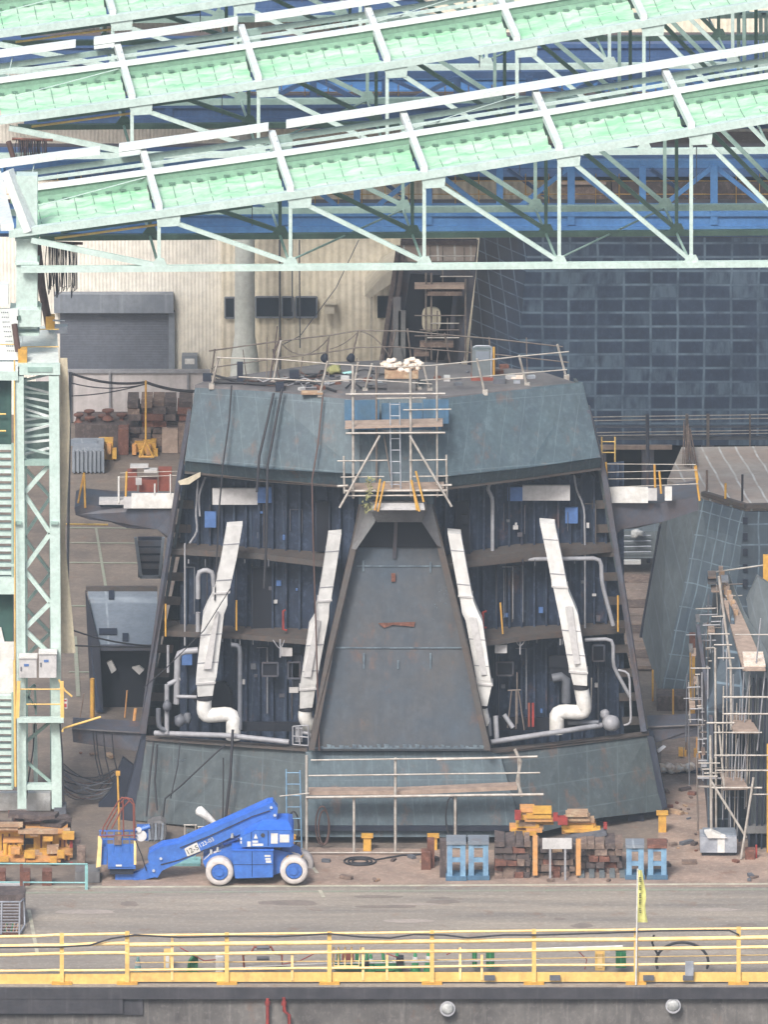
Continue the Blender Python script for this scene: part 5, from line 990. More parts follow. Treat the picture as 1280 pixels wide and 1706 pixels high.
# white fence
YF = GY(703); t = thing('boundary_fence', 'dirty white panel fence in front of the roller shutter', 'fence', on(220, 703))
br('panel', 'fence_white', t, 60, 621, 350, 703, YF, .1); br('top_rail', 'pipe', t, 60, 617, 350, 622, YF - .1, .2)
for x in (118, 183, 313): br('post', 'pipe_dark' if x < 120 else 'pipe', t, x - 1.5, 620, x + 1.5, 705, YF - .15, .1)
for i, (a, b, d, r) in enumerate((((118, 622), (243, 637), 8, 2.2), ((243, 637), (325, 652), 4, 2.6), ((118, 638), (243, 640), 8, 1), ((118, 660), (243, 640), 4, 1), ((118, 740), (330, 768), 12, 2.0), ((205, 762), (310, 770), 6, 1.4))):
    Y = YF - 5; m = MB(); m.t(sag((*a, Y), (*b, Y), d), r); tag(m.build('hanging_cable', 'rubber'), ['thick cables sagging from tower to the yellow stand', 'thick cables running from yellow stand to block roof', 'upper thin cable before the white fence', 'lower thin cable rising to the yellow stand', 'long cable sagging past the yellow machines', 'short cable beside the foot of the yellow stand'][i], 'cable')
# ================= LEFT BACKGROUND YARD =================
t = thing('cable_stand', 'yellow tripod stand with tall post carrying the cables', 'stand', on(243, 765)); Y = GY(766)
m = MB(); m.t([(243, 634, Y), (243, 735, Y)], 1.8); m.build('post', 'yellow_deep', t)
for x in (233, 255): m = MB(); m.t([(243, 735, Y), (x, 761, Y)], 2.0); m.build('leg', 'yellow_deep', t)
m = MB(); m.t([(231, 761, Y), (257, 761, Y)], 2.2); m.build('foot_bar', 'yellow_deep', t)
for i, (x, y, s) in enumerate(((131, 700, .9), (149, 694, 1.0), (150, 705, 1.0), (172, 702, 1.0), (180, 693, 1.1), (203, 700, 1.0))):
    yb = 735; Y = GY(745) + .3 * (i % 2); k = mp(Y); c = P(x, y + 6, Y); m = MB(); r = 9 * k * s
    m.tube([c, c + V((0, 0, .1)), c + V((0, 0, .14)), c + V((0, 0, .28)), c + V((0, 0, .31)), c + V((0, 0, .38))], [r, r * .8, r * .4, r * .4, r, r], 12)
    m.tube([c, V((c.x, c.y, 0))], r * .35, 8)
    tag(m.build('rusty_roller', 'rusty'), 'rusty flanged roller standing in a cluster before the fence', 'roller', 'rusty flanged rollers before the fence')
def bxs(lst, label, cat, name, group=None):
    for i, (x0, y0, x1, y1, d, mt) in enumerate(lst):
        Y = GY(y1) ; m = MB(); m.rect(x0, y0, x1, y1, Y, d); o = m.build(name, mt); tag(o, label if isinstance(label, str) else label[i], cat, group)
bxs([(125, 708, 212, 750, 2, 'timber_dark')], 'dark rusty machine bed under the flanged rollers', 'machine', 'machine_bed')
bxs([(127, 700, 146, 730, .8, 'rusty'), (197, 716, 214, 758, .8, 'rusty')], ['rust red upright block at the left end of the machine bed', 'rust red upright block at the right end of the machine bed'], 'block', 'rusty_upright')
t = thing('steel_bin', 'pale blue grey ribbed steel bin left of the yellow machines', 'bin', on(142, 786)); Y = GY(788)
m = MB(); m.rect(120, 752, 172, 786, Y, 2)
for x in range(122, 172, 7): m.rect(x, 750, x + 2.5, 788, Y - .12, .12)
m.build('bin_body', 'shutter_head', t); br('rim', 'light_plate', t, 118, 733, 162, 743, Y + 1.2, .2)
for i, (x0, x1, y0, y1) in enumerate(((160, 196, 737, 766), (220, 268, 738, 757))):
    Y = GY(y1); t = thing('yellow_machine', ['small yellow bracketed machine beside the steel bin', 'wider yellow bracketed machine behind the cable stand'][i], 'machine', on((x0 + x1) / 2, y1)); k = mp(Y)
    m = MB(); m.rect(x0 + 4, y0, x1 - 8, y1, Y, .8); m.build('body', 'yellow_deep', t)
    for q in range(4): m = MB(); m.rect(x0 + q * (x1 - x0) / 4, y0 + 4 + (q % 2) * 8, x0 + q * (x1 - x0) / 4 + 7, y0 + 20 + (q % 2) * 8, Y - .25, .3); m.build('bracket', 'yellow_deep' if q % 2 else 'orange', t)
    m = MB(); m.rect(x0 + 6, y0 + 20, x0 + 15, y1 - 3, Y - .03, .03); m.build('slot', 'rubber', t)
for r_ in range(8):
    for c_ in range(5):
        x0 = 213 + c_ * 21 + random.uniform(-3, 3); y1 = 754 - r_ * 10.6; Y = GY(754)
        m = MB(); m.rect(x0, y1 - 9.8 + random.uniform(-1, 1), x0 + 20 + random.uniform(-3, 3), y1, Y + random.uniform(0, .6), 1.6); tag(m.build('timber_baulk', ('timber_dark', 'timber', 'rusty', 'timber_dark')[random.randrange(4)]), 'brown timber baulk in the tall stack behind yellow stand', 'timber', 'timber stack behind the yellow stand')
bxs([(238, 671, 288, 674, 1, 'white')], 'white strip lying across the top of the timber stack', 'board', 'white_board')
bxs([(270, 715, 296, 755, .3, 'plank'), (297, 706, 318, 755, .3, 'timber')], ['pale sheet hung on the front of the timber stack', 'brown sheet at the right end of timber stack'], 'sheet', 'hung_sheet')
# steel basket below the left wing, plate block, etc
t = thing('steel_tray', 'blue grey slatted steel frame under the left bridge wing', 'frame', P(250, 962, 15)); Y = 14
m = MB(); m.b((226, 895, Y), (235, 962, Y), 5); m.b((272, 895, Y), (266, 962, Y), 5); m.b((233, 961, Y), (268, 961, Y), 5); m.build('frame', 'light_plate', t)
for y in (905, 917, 930, 943): m = MB(); m.b((230, y, Y + .1), (272, y, Y + .1), 3, 9); m.build('slat', 'frame_grey', t)
br('backing', 'frame_navy', t, 230, 895, 270, 962, Y + .5, .1)
t = thing('open_plate_block', 'low block with pale grey sloped top and dark open front', 'ship block', on(200, 1190)); Y = GY(1190)
m = MB(); ztp = P(150, 1075, Y + .5).z
m.prism([P(166, 1076, Y + .3), P(262, 1076, Y + .3), P(262, 985, Y + 5), P(146, 985, Y + 5)], (0, 0, -.15)); m.build('top_plate', 'light_plate', t)
br('back_edge', 'frame_rust', t, 143, 978, 262, 986, Y + 5, .2)
br('front_void', 'void', t, 164, 1084, 262, 1186, Y + 1, .2); br('front_beam', 'frame_grey', t, 166, 1076, 262, 1084, Y + .2, .2)
m = MB(); m.pp([(142, 985, Y + 4), (166, 1076, Y), (172, 1186, Y), (160, 1186, Y + .3), (150, 1150, Y + 3)], .3); m.build('side_plate', 'frame_navy', t)
for i, (x0, y0, x1, y1) in enumerate(((181, 986, 190, 1000), (165, 1049, 195, 1059), (204, 1057, 214, 1070))):
    m = MB(); zz = .02; a = lambda x, y: PZ(x, y, P(200, 1030, Y + 2.6).z)
    p0 = P(x0, y0, Y); f = (1076 - y0) / 91; YY = Y + .3 + 4.7 * f; f2 = (1076 - y1) / 91; Y2_ = Y + .3 + 4.7 * f2
    m.prism([P(x0, y1, Y2_) + V((0, 0, .03)), P(x1, y1, Y2_) + V((0, 0, .03)), P(x1, y0, YY) + V((0, 0, .03)), P(x0, y0, YY) + V((0, 0, .03))], (0, 0, .03)); m.build('patch', 'frame_navy', t)
m = MB(); m.pp([(220, 1113, Y + .6), (232, 1110, Y + .6), (240, 1116, Y + .6), (232, 1124, Y + .6)], .2); m.pp([(178, 1104, Y + .6), (186, 1100, Y + .6), (194, 1116, Y + .6), (186, 1122, Y + .6)], .2); m.build('cloth_scrap', 'box_grey', t)
for i, (x, y0, y1) in enumerate(((154, 1130, 1195), (226, 1180, 1212), (212, 1150, 1195))):
    m = MB(); Yx = GY(y1) if i != 1 else 11; m.t([(x, y0, Yx), (x + (0 if i == 0 else -4), y1, Yx)], (4, 3, 1.5)[i]); tag(m.build('orange_prop', 'orange' if i else 'yellow_deep'), ['stout yellow prop at the left corner of open plate block', 'short orange prop standing by the main block frame', 'thin orange prop inside the open plate block'][i], 'prop')
m = MB(); m.t(sag((122, 1050, 17), (262, 1076, 17), 6), 1.5); m.t(sag((122, 1075, 17), (262, 1078, 17), 1), 1.5); tag(m.build('twin_cable', 'rubber'), 'two dark cables crossing the front of open plate block', 'cable')
m = MB(); m.t([(140, 1155, 14), (130, 1215, 14)], 1.2); tag(m.build('leaning_stick', 'plank'), 'thin wooden stick leaning near the tower platform', 'stick')
m = MB(); m.t([(105, 873, 14), (180, 874, 14)], 1.7); tag(m.build('yellow_bar', 'yellow'), 'level yellow bar sticking out from tower below the wing', 'bar')
cb = thing('cable_tangle', 'tangle of drooping dark cables between tower and block', 'cable', P(150, 1300, 9))
for i in range(16):
    m = MB(); y = 1272 + i * 3.4; m.t(sag((106, y, 9), (196 - i * .8, 1290 + random.uniform(-14, 22), 9.5), random.uniform(8, 28)), random.uniform(.6, 1.3)); m.build('strand', random.choice(['rubber', 'cable_brown', 'pipe_dark']), cb)
for x in (155, 160, 172, 186): m = MB(); m.t([(x, 1220, 9), (x + 4, 1262, 9), (x + 12, 1296, 9)], 1.3); m.build('strand', 'rubber', cb)
m = MB(); m.pp([(204, 1262, 9.1), (222, 1276, 9.1), (212, 1330, 9.1), (222, 1374, 9.1), (166, 1374, 9.1), (164, 1340, 9.1), (184, 1318, 9.1)], .3); tag(m.build('dark_tarp', 'frame_navy'), 'dark navy tarp bunched at the lower left corner of the block', 'tarp')
bxs([(-30, 1321, 84, 1350, .3, 'white')], 'low white barrier panel behind the tower foot', 'barrier', 'white_barrier')
# grey machines behind the boom
t = thing('wrapped_machine', 'grey sheet wrapped machine behind the lift basket motor', 'machine', on(262, 1402)); m = MB(); Yq = GY(1402); m.pp([(242, 1402, Yq), (240, 1388, Yq + .1), (246, 1374, Yq + .1), (254, 1369, Yq), (268, 1367, Yq + .1), (276, 1374, Yq), (277, 1390, Yq - .1), (274, 1402, Yq)], .6); m.build('wrap', 'hood', t)
for q in range(5): m = MB(); m.pp([(246 + q * 6, 1372, Yq - .03), (249 + q * 6, 1371, Yq - .03), (252 + q * 5, 1398, Yq - .05), (247 + q * 5, 1400, Yq - .05)], .03); m.build('fold', 'pipe_dark' if q % 2 else 'light_plate', t)
for i, (x0, x1, y0) in enumerate(((308, 326, 1374), (331, 352, 1377))):
    Y = GY(1408); t = thing('frame_cage', ['small pale frame cage left of two behind the boom', 'small pale frame cage right of two behind the boom'][i], 'cage', on((x0 + x1) / 2, 1408)); m = MB()
    for x in (x0, x1): m.t([(x, y0, Y), (x, 1408, Y)], 1.2)
    for y in (y0, 1406): m.t([(x0 - 2, y, Y), (x1 + 2, y, Y)], 1.2)
    m.build('cage_frame', 'scaf', t); br('box', 'grey_plate', t, x0 + 3, y0 + 12, x1 - 3, 1404, Y + .3, .4); br('label_sheet', 'light_plate', t, x0 + 6, y0 + 15, x0 + 12, y0 + 24, Y + .27, .02)
bxs([(285, 1438, 334, 1443, .8, 'cyan')], 'flat pale cyan pallet on the ground behind the boom', 'pallet', 'pallet')
for x in (303, 325): 
    m = MB(); m.t([(x, 1418, GY(1438)), (x, 1438, GY(1438))], 1); tag(m.build('pallet_post', 'cyan'), 'thin cyan post standing on the pallet behind the boom', 'post', 'posts on the cyan pallet')
# ================= YELLOW JIGS AT LEFT =================
def jig(x, y, w, h, Y, label=None, mt='yellow_deep', group='yellow steel jigs piled at left'):
    t = thing('steel_jig', label or 'yellow steel jig in the pile at the left road edge', 'jig', P(x, y, Y), group)
    m = MB(); m.rect(x - w * .3, y - h, x + w * .3, y, Y, .5); m.build('core', mt, t)
    for a in (-.5, .28): m = MB(); m.rect(x + w * a, y - h * .95, x + w * (a + .22), y - h * .7, Y - .05, .6); m.build('lug', mt, t); m = MB(); m.rect(x + w * a, y - h * .3, x + w * (a + .22), y - h * .05, Y - .05, .6); m.build('lug', mt, t)
    m = MB(); m.rect(x - w * .5, y - h, x + w * .5, y - h * .86, Y - .1, .7); m.build('top_flange', 'orange', t)
    m = MB()
    for q in (-.12, .12): m.rect(x + w * q - 1.5, y - h * .8, x + w * q + 1.5, y - h * .2, Y - .03, .03)
    m.build('slot', 'rusty', t)
for i, (x, y, w, h, Y, mt) in enumerate(((10, 1424, 46, 44, 3.4, 'yellow_deep'), (77, 1428, 70, 46, 3.4, 'yellow_deep'), (12, 1458, 60, 26, 2.4, 'orange'), (72, 1458, 58, 26, 2.4, 'yellow_deep'), (108, 1442, 26, 20, 2.8, 'orange'), (22, 1424, 34, 24, 3.0, 'yellow_deep'), (104, 1414, 30, 18, 3.6, 'orange'))): jig(x, y, w, h, Y, None, mt)
m = MB()
for i, (x, y) in enumerate(((6, 1425), (14, 1428), (22, 1428), (30, 1426))):
    m = MB(); m.t([(x + 3, y - 20, 2.9), (x + 3, y, 2.9)], 4, 10); tag(m.build('yellow_cylinder', 'yellow_deep'), 'rounded yellow cylinder in a row on the left jig pile', 'cylinder', 'yellow cylinders in a row')
for i in range(13):
    x = random.uniform(-10, 95); y = 1352 + random.uniform(0, 24); w = random.uniform(25, 55); m = MB(); Y = random.uniform(3.8, 5.5)
    m.beam(P(x, y, Y), P(x + w, y + random.uniform(-5, 5), Y + random.uniform(-.3, .3)), .5, .13); tag(m.build('scrap_plate', random.choice(['timber_dark', 'rusty', 'timber', 'timber_dark'])), 'dark rusty plate heaped on top of the left jig pile', 'plate', 'rusty plates on the left jig pile')
for (x0, y0, x1, y1) in ((-10, 1372, 38, 1378), (30, 1383, 96, 1389), (106, 1382, 117, 1393), (-10, 1380, 30, 1383)):
    m = MB(); m.rect(x0, y0, x1, y1, 2.8, .25); tag(m.build('wood_strip', 'timber_light'), 'pale orange wooden strip laid across the left jig pile', 'wood', 'wood strips on the left jig pile')
for x, w in ((42, 16), (78, 16), (2, 14), (-18, 14)):
    Y = GY(1482 if x == 42 else 1478) + .3; m = MB(); m.rect(x - w / 2, 1452, x + w / 2, 1478, GY(1478) + .2, .5); tag(m.build('rusty_pedestal', 'rusty'), 'rusty pedestal under the yellow jigs at left', 'pedestal', 'pedestals under the left jigs')
m = MB(); m.rect(-30, 1372, 118, 1470, 5.2, .4); tag(m.build('dark_stack', 'timber_dark'), 'dark stack of material behind the yellow jigs', 'stack')
for i, (x0, y0, x1, y1, mt) in enumerate(((116, 1400, 121, 1412, 'red'), (116, 1438, 121, 1448, 'red'))):
    m = MB(); m.rect(x0, y0, x1, y1, 2.4, .2); tag(m.build('red_end', mt), ['upper red end plate at the right of the jig pile', 'lower red end plate at the right of the jig pile'][i], 'plate')
bxs([(125, 1452, 166, 1470, .9, 'hood')], 'rounded concrete grey block behind the cyan rail post', 'block', 'grey_block')
bxs([(128, 1416, 142, 1452, .6, 'timber')], 'brown upright bundle left of the lift basket', 'bundle', 'brown_bundle')
t = thing('pipe_barrier', 'low cyan pipe barrier in front of the yellow jigs', 'barrier', on(144, 1482)); Y = GY(1481)
m = MB(); m.b((144, 1441, Y), (144, 1481, Y), 5); m.build('post', 'cyan', t)
for y in (1439, 1470): m = MB(); m.t([(-20, y - 1, Y), (146, y, Y)], 1.4); m.build('rail', 'cyan', t)
t = thing('cage_pallet', 'grey wire cage pallet of offcuts at the left frame edge', 'pallet', on(15, 1560)); Y = GY(1560)
m = MB()
for x in (-22, 3, 33): m.t([(x, 1502, Y), (x - 1, 1556, Y)], 1.6)
for y in range(1502, 1556, 5): m.t([(-22, y, Y), (33, y, Y)], .6)
m.t([(-22, 1502, Y), (34, 1502, Y), (40, 1496, Y + 1), (41, 1540, Y + 1), (32, 1556, Y)], 1.6); m.build('cage', 'steel', t)
br('base', 'rusty', t, -22, 1554, 30, 1562, Y + .1, .9)
for i in range(9): m = MB(); m.t([(-10 + i * 4.5, 1556, Y + .2), (-12 + i * 5 + random.uniform(-4, 4), 1538, Y + .4)], 1.5); m.build('offcut', random.choice(['timber_light', 'timber', 'green']), t)
bxs([(-30, 1490, 41, 1540, 1.0, 'timber_dark')], 'dark crate standing behind the wire cage pallet', 'crate', 'dark_crate')
bxs([(-30, 1485, 38, 1490, 1.2, 'box_grey')], 'pale sheet covering the dark crate at left edge', 'sheet', 'cover_sheet')
m = MB(); m.rect(33, 1440, 38, 1488, GY(1488), .1); tag(m.build('rusty_post', 'rusty'), 'rusty post standing at the end of road line at left', 'post')
# ================= RIGHT FOREGROUND STACKS =================
for i, (x0, x1, y0, y1, g_) in enumerate(((745, 776, 1402, 1467, 0), (781, 814, 1402, 1466, 0), (1044, 1073, 1408, 1465, 1), (1080, 1111, 1408, 1465, 1))):
    Y = GY(y1); t = thing('blue_trestle', ['pale blue steel trestle, first from left of four', 'pale blue steel trestle beside the brown timber stack', 'bright pale blue trestle right of the timber stacks', 'worn pale blue trestle at the far right, rusty top'][i], 'trestle', on((x0 + x1) / 2, y1), 'pale blue steel trestles')
    for a, b in ((x0, x0 + 9), (x1 - 9, x1)): m = MB(); m.rect(a, y0 + 3, b, y1 - 6, Y, .12); m.rect(a, y0 + 3, b, y1 - 6, Y + .5, .12); m.build('leg', 'pale_blue', t)
    br('cross_plate', 'pale_blue', t, x0 + 9, y0 + 27, x1 - 9, y0 + 34, Y + .03, .1); br('top_plate', 'light_plate' if i < 3 else 'rusty', t, x0 - 1, y0 - 1, x1 + 1, y0 + 5, Y - .05, .75); br('base_plate', 'sheet_blue', t, x0 - 2, y1 - 7, x1 + 2, y1, Y - .05, .75)
    m = MB(); m.rect(x0 + 9, y0 + 6, x1 - 9, y0 + 10, Y + .03, .08); m.build('upper_plate', 'pale_blue', t)
bxs([(733, 1402, 744, 1462, .5, 'timber_dark')], 'dark greenish timber bundle left of the first blue trestle', 'timber', 'timber_bundle')
def timber_pile(x0, x1, y0, y1, rows, lbl, grp, cw=17):
    h = (y1 - y0) / rows; Y = GY(y1)
    for r_ in range(rows):
        x = x0
        while x < x1 - 6:
            w = random.uniform(cw * .7, cw * 1.3); w = min(w, x1 - x)
            m = MB(); dx = random.uniform(0, .35); tl = random.uniform(-1.6, 1.6); jj = lambda: random.uniform(-.8, .8); ya, yb_ = y1 - (r_ + 1) * h + .6 + random.uniform(0, 1.6), y1 - r_ * h - .2; m.pp([(x + .5 + jj(), ya + tl, Y + dx), (x + w - .5 + jj(), ya - tl, Y + dx), (x + w - .5 + jj(), yb_, Y + dx), (x + .5 + jj(), yb_, Y + dx)], .9 + random.random() * .4)
            tag(m.build('timber_block', random.choice(['timber', 'timber_dark', 'timber', 'timber_dark'] + (['timber_light'] if r_ == rows - 1 else ['rusty']))), lbl, 'timber', grp); x += w
timber_pile(824, 884, 1400, 1464, 6, 'weathered timber block in the stack right of two blue trestles', 'timber blocks, left stack')
timber_pile(886, 958, 1410, 1462, 5, 'timber block in the stack behind the white signboard', 'timber blocks, middle stack')
timber_pile(961, 1038, 1404, 1457, 5, 'timber block in the stack left of the bright blue trestle', 'timber blocks, right stack')
pt = thing('pallet', 'pale grey pallet seen under the right timber stack', 'pallet', on(1000, 1463))
for x in range(965, 1036, 17): 
    m = MB(); m.rect(x, 1456, x + 9, 1462, GY(1463), .8); m.build('foot', 'grey_plate', pt)
m = MB(); m.pp([(942, 1400, 2.0), (955, 1394, 2.0), (1010, 1386, 2.0), (1012, 1391, 2.0), (960, 1404, 2.0)], .5); tag(m.build('grey_slab', 'pipe_dark'), 'dark grey slab lying tilted on the right timber stack', 'slab')
for i in range(16):
    x = random.uniform(862, 905); y = 1392 - i * 2.6; w = 24 + random.uniform(0, 26); m = MB(); Y = 2.6 + random.uniform(-.3, .3); m.rect(x - w / 2, y - 7, x + w / 2, y, Y, .5); tag(m.build('yellow_board', random.choice(['orange', 'yellow_deep', 'timber_light', 'orange'])), 'orange or yellow painted board in heap atop left timber stack', 'board', 'painted boards, left heap')
for i in range(14):
    f = i / 14; w = 62 - 30 * f; x = 968 - 8 * f + random.uniform(-6, 6); y = 1389 - 33 * f; m = MB(); m.rect(x - w / 2, y - 4.5, x + w / 2, y, 2.6 + random.uniform(-.3, .3), .5); tag(m.build('yellow_board', random.choice(['yellow_deep', 'yellow_deep', 'timber_light', 'orange'])), 'yellow board in the heap atop the right timber stack', 'board', 'painted boards, right heap')
for i, (x0, y0, x1, y1) in enumerate(((858, 1353, 868, 1366), (922, 1357, 930, 1368), (930, 1362, 946, 1374), (1006, 1373, 1012, 1381))):
    m = MB(); m.rect(x0, y0, x1, y1, 2.2, .3); tag(m.build('red_board', 'red'), ['red board end at the left of the painted heap', 'small red board end behind the two heaps', 'red orange board end between the two heaps', 'red board end at the right tip of heap'][i], 'board')
for i, (x, y0, y1) in enumerate(((892, 1392, 1458), (964, 1398, 1458))):
    m = MB(); m.rect(x - 4, y0, x + 4, y1, GY(1463) - .05, .1); tag(m.build('orange_stake', 'orange'), ['orange stake left of the white signboard', 'orange stake right of the white signboard'][i], 'stake')
t = thing('sign_board', 'small blank white signboard on two thin posts before timber', 'sign', on(928, 1465)); Y = GY(1466)
br('board', 'box_grey', t, 904, 1396, 953, 1414, Y - .05, .04)
for x in (917, 942): m = MB(); m.b((x, 1414, Y), (x, 1466, Y), 3.6); m.build('post', 'pipe', t)
# ================= DARK HULL (far) =================
HY = GY(842); H = thing('hull_section', 'huge dark blue grey hull side with pale weld grid lines', 'hull', on(1050, 842))
m = MB(); m.pp([(882, 396, HY), (1900, 396, HY), (1900, 742, HY), (870, 742, HY), (866, 560, HY)], .4); m.build('side_plating', 'dark_hull', H)
m = MB(); m.pp([(800, 396, HY + 3.2), (882.3, 396, HY), (866.3, 560, HY), (870, 742, HY), (766, 742, HY + 3.2)], .4); m.build('bow_plating', 'dark_hull_side', H)
m = MB(); m.prism([P(800, 396, HY + 3.2), P(882, 396, HY), P(1900, 396, HY), P(1900, 396, HY + 6), P(800, 396, HY + 6)], (0, 0, .2)); m.build('deck_edge', 'frame_grey', H)
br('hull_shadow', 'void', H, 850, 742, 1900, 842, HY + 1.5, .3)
for x in (1000, 1080, 1180, 1270): br('keel_block', 'frame_grey', H, x - 10, 742, x + 10, 842, HY + .3, .8)
# open end structure
E = thing('open_section', 'open hull end with dark interior and scaffold near the hall', 'hull', on(715, 820)); EY = HY + 1
m = MB(); m.pp([(668, 403, EY), (797, 403, EY), (790, 470, EY), (770, 600, EY), (765, 640, EY), (636, 640, EY), (640, 590, EY)], .3); m.build('end_frame', 'frame_grey', E)
m = MB(); m.pp([(684, 456, EY - .1), (760, 462, EY - .1), (755, 560, EY - .1), (740, 600, EY - .1), (672, 600, EY - .1), (668, 560, EY - .1)], .1); m.build('opening', 'void', E)
m = MB(); m.pp([(667, 403, EY - .2), (796, 403, EY - .2), (790, 440, EY - .2), (668, 436, EY - .2)], .1); m.build('end_plate', 'pink_deck', E)
br('end_beam', 'timber_dark', E, 668, 401, 795, 409, EY - .3, .3)
for x0, y0, x1, y1 in ((664, 410, 636, 600), (672, 425, 648, 600)): m = MB(); m.b((x0, y0, EY - .4), (x1, y1, EY - .4), 7); m.build('edge_post', 'timber_dark', E)
m = MB(); m.b((790, 440, EY - .3), (768, 600, EY - .3), 10); m.b((760, 480, EY - .3), (748, 600, EY - .3), 7); m.build('inner_post', 'frame_grey', E)
for x0, x1, y0 in ((655, 668, 495), (664, 676, 518)): br('step_plate', 'hood', E, x0, y0, x1, y0 + 110, EY - .5, .1)
m = MB(); m.pp([(658, 580, EY - .7), (668, 580, EY - .7), (674, 606, EY - .7), (662, 606, EY - .7)], .1); m.build('white_plate', 'hood', E)
t = thing('end_scaffold', 'scaffold poles and planks across the open hull end', 'scaffold', P(720, 610, EY - 1))
for x, y0, y1 in ((710, 455, 605), (719, 455, 600), (738, 410, 470), (776, 465, 600), (717, 410, 440), (774, 412, 440), (729, 518, 560), (746, 530, 570)): m = MB(); m.t([(x, y0, EY - 1), (x, y1, EY - 1)], 1.7 if y1 > 590 else 1.1); m.build('pole', 'scaf_dark', t)
for x0, x1, y in ((712, 792, 427), (712, 792, 436), (734, 788, 461), (710, 740, 492), (691, 775, 526), (717, 765, 539), (700, 765, 550), (712, 765, 563), (691, 740, 560)): m = MB(); m.t([(x0, y, EY - 1.1), (x1, y, EY - 1.1)], 1.1); m.build('ledger', 'scaf' if y % 2 else 'scaf_dark', t)
for x0, x1, y in ((691, 774, 478), (713, 770, 489), (700, 756, 575), (690, 715, 590)): m = MB(); m.rect(x0, y - 2, x1, y + 4, EY - 1.2, .5); m.build('plank', 'plank' if y < 480 else 'timber', t)
m = MB(); c = P(719, 533, EY - .6); k = mp(EY); pts = []
for i in range(28):
    a = 2 * pi * i / 28; ca, sa = cos(a), sin(a); pts.append(c + V(((abs(ca) ** .6) * (1 if ca > 0 else -1) * 15.5 * k, 0, (abs(sa) ** .6) * (1 if sa > 0 else -1) * 20 * k)))
m.prism(pts, (0, .2, 0)); tag(m.build('oval_cover', 'canvas'), 'cream rounded oval cover standing in the open hull end', 'cover')
# rail before the hull
t = thing('walkway_rail', 'long horizontal pipe rail with rusty posts before the hull foot', 'railing', P(1140, 745, HY - 6)); Yw = HY - 5
for y in (694, 700, 720, 725): m = MB(); m.t([(985, y + 1, Yw), (1340, y - 4, Yw)], 1.0); m.build('rail', 'scaf', t)
for x in (1145, 1180, 1250): m = MB(); m.b((x, 690, Yw), (x, 746, Yw), 5 if x < 1200 else 3); m.build('post', 'scaf_dark', t)
m = MB(); m.rect(985, 728, 1340, 733, Yw + .1, .2); m.rect(985, 711, 1340, 713, Yw + .1, .2); m.build('toe_board', 'pipe_dark', t)
m = MB(); m.t([(1079, 690, Yw - 3), (1081, 960, Yw - 3)], 3); tag(m.build('dark_pole', 'frame_grey'), 'dark vertical pole standing left of the pink decked block', 'pole')
m = MB(); m.b((996, 745, Yw - 1), (1120, 745, Yw - 1), 7); tag(m.build('wood_beam', 'plank'), 'long pale brown beam behind the right wing', 'beam')
m = MB(); m.t([(1003, 728, 12), (1003, 812, 12)], 1.3); m.t([(1025, 728, 12), (1025, 812, 12)], 1.3)
for y in (736, 754, 774, 792): m.t([(1003, y, 12), (1025, y, 12)], 1.1)
tag(m.build('ladder', 'yellow'), 'pale yellow ladder behind the right bridge wing', 'ladder')
m = MB(); m.b((1027, 936, 22), (1068, 936, 22), 7); tag(m.build('white_beam', 'white'), 'white beam lying in gap right of the main block', 'beam')
rz = thing('timber_floor', 'reddish plank floor seen in the gap right of the block', 'floor', on(1080, 1090))
for i in range(11):
    y = 962 + i * 14; m = MB(); m.prism([PZ(1020, y + 13, .05), PZ(1110, y + 13, .05), PZ(1110, y, .05), PZ(1020, y, .05)], (0, 0, .12)); m.build('board', 'apron' if i % 3 else 'timber', rz)
m = MB(); m.rect(1015, 885, 1100, 930, GY(960) , 2); tag(m.build('grey_machine', 'grey_plate'), 'grey machinery in the gap under the right wing', 'machine')
for i in range(4): m = MB(); m.t([(1018, 893 + i * 9, GY(962)), (1085, 892 + i * 9, GY(962))], 1); tag(m.build('thin_pipe', 'steel'), 'thin shiny pipe lying across the grey machinery', 'pipe', 'pipes on the grey machinery')
m = MB(); m.blob(P(1062, 888, GY(965)), (.25, .2, .15), jit=.4); tag(m.build('bright_scrap', 'lamp'), 'bright crumpled scrap on the grey machinery', 'scrap')
# ================= RIGHT BLOCK WITH PINK DECK =================
K = thing('deck_block', 'grey gridded block with pinkish flat deck at the right edge', 'ship block', on(1170, 1180)); KY = GY(1180)
ZK = P(1240, 842, KY).z
def kd(x, y): return PZ(x, y, ZK)
dk = [kd(1243, 842), kd(1400, 840), kd(1400, 742), kd(1136, 745), kd(1112, 800), kd(1172, 822)]
m = MB(); m.prism(dk, (0, 0, -.2)); m.build('deck', 'pink_deck', K)
m = MB(); m.beam(kd(1172, 822), kd(1243, 843), .2, .16); m.beam(kd(1243, 843), kd(1400, 841), .2, .16); m.build('deck_edge', 'frame_rust', K)
A1, A2, A3, A4 = kd(1114, 805), kd(1170, 824), kd(1242, 844), kd(1400, 842)
def low(x, y, Y): return P(x, y, Y)
m = MB(); m.add([A1 + V((0, 0, -.2)), A2 + V((0, 0, -.2)), low(1100, 1158, KY + 1.0), low(1070, 1060, KY + 4)], [[0, 1, 2, 3]]); m.prism([A1 + V((0, .1, -.2)), A2 + V((0, .1, -.2)), low(1100, 1158, KY + 1.1), low(1070, 1060, KY + 4.1)], (0, .2, 0)); m.build('side_face', 'grey_plate', K)
m = MB(); m.prism([A2 + V((0, 0, -.2)), A3 + V((0, 0, -.2)), low(1205, 1178, KY), low(1100, 1158, KY + 1.0)], (0, .2, 0)); m.build('corner_face', 'grey_grid', K)
m = MB(); m.prism([A3 + V((0, 0, -.2)), A4 + V((0, 0, -.2)), low(1400, 1178, KY), low(1205, 1178, KY)], (0, .2, 0)); m.build('front_face', 'grey_grid_r', K)
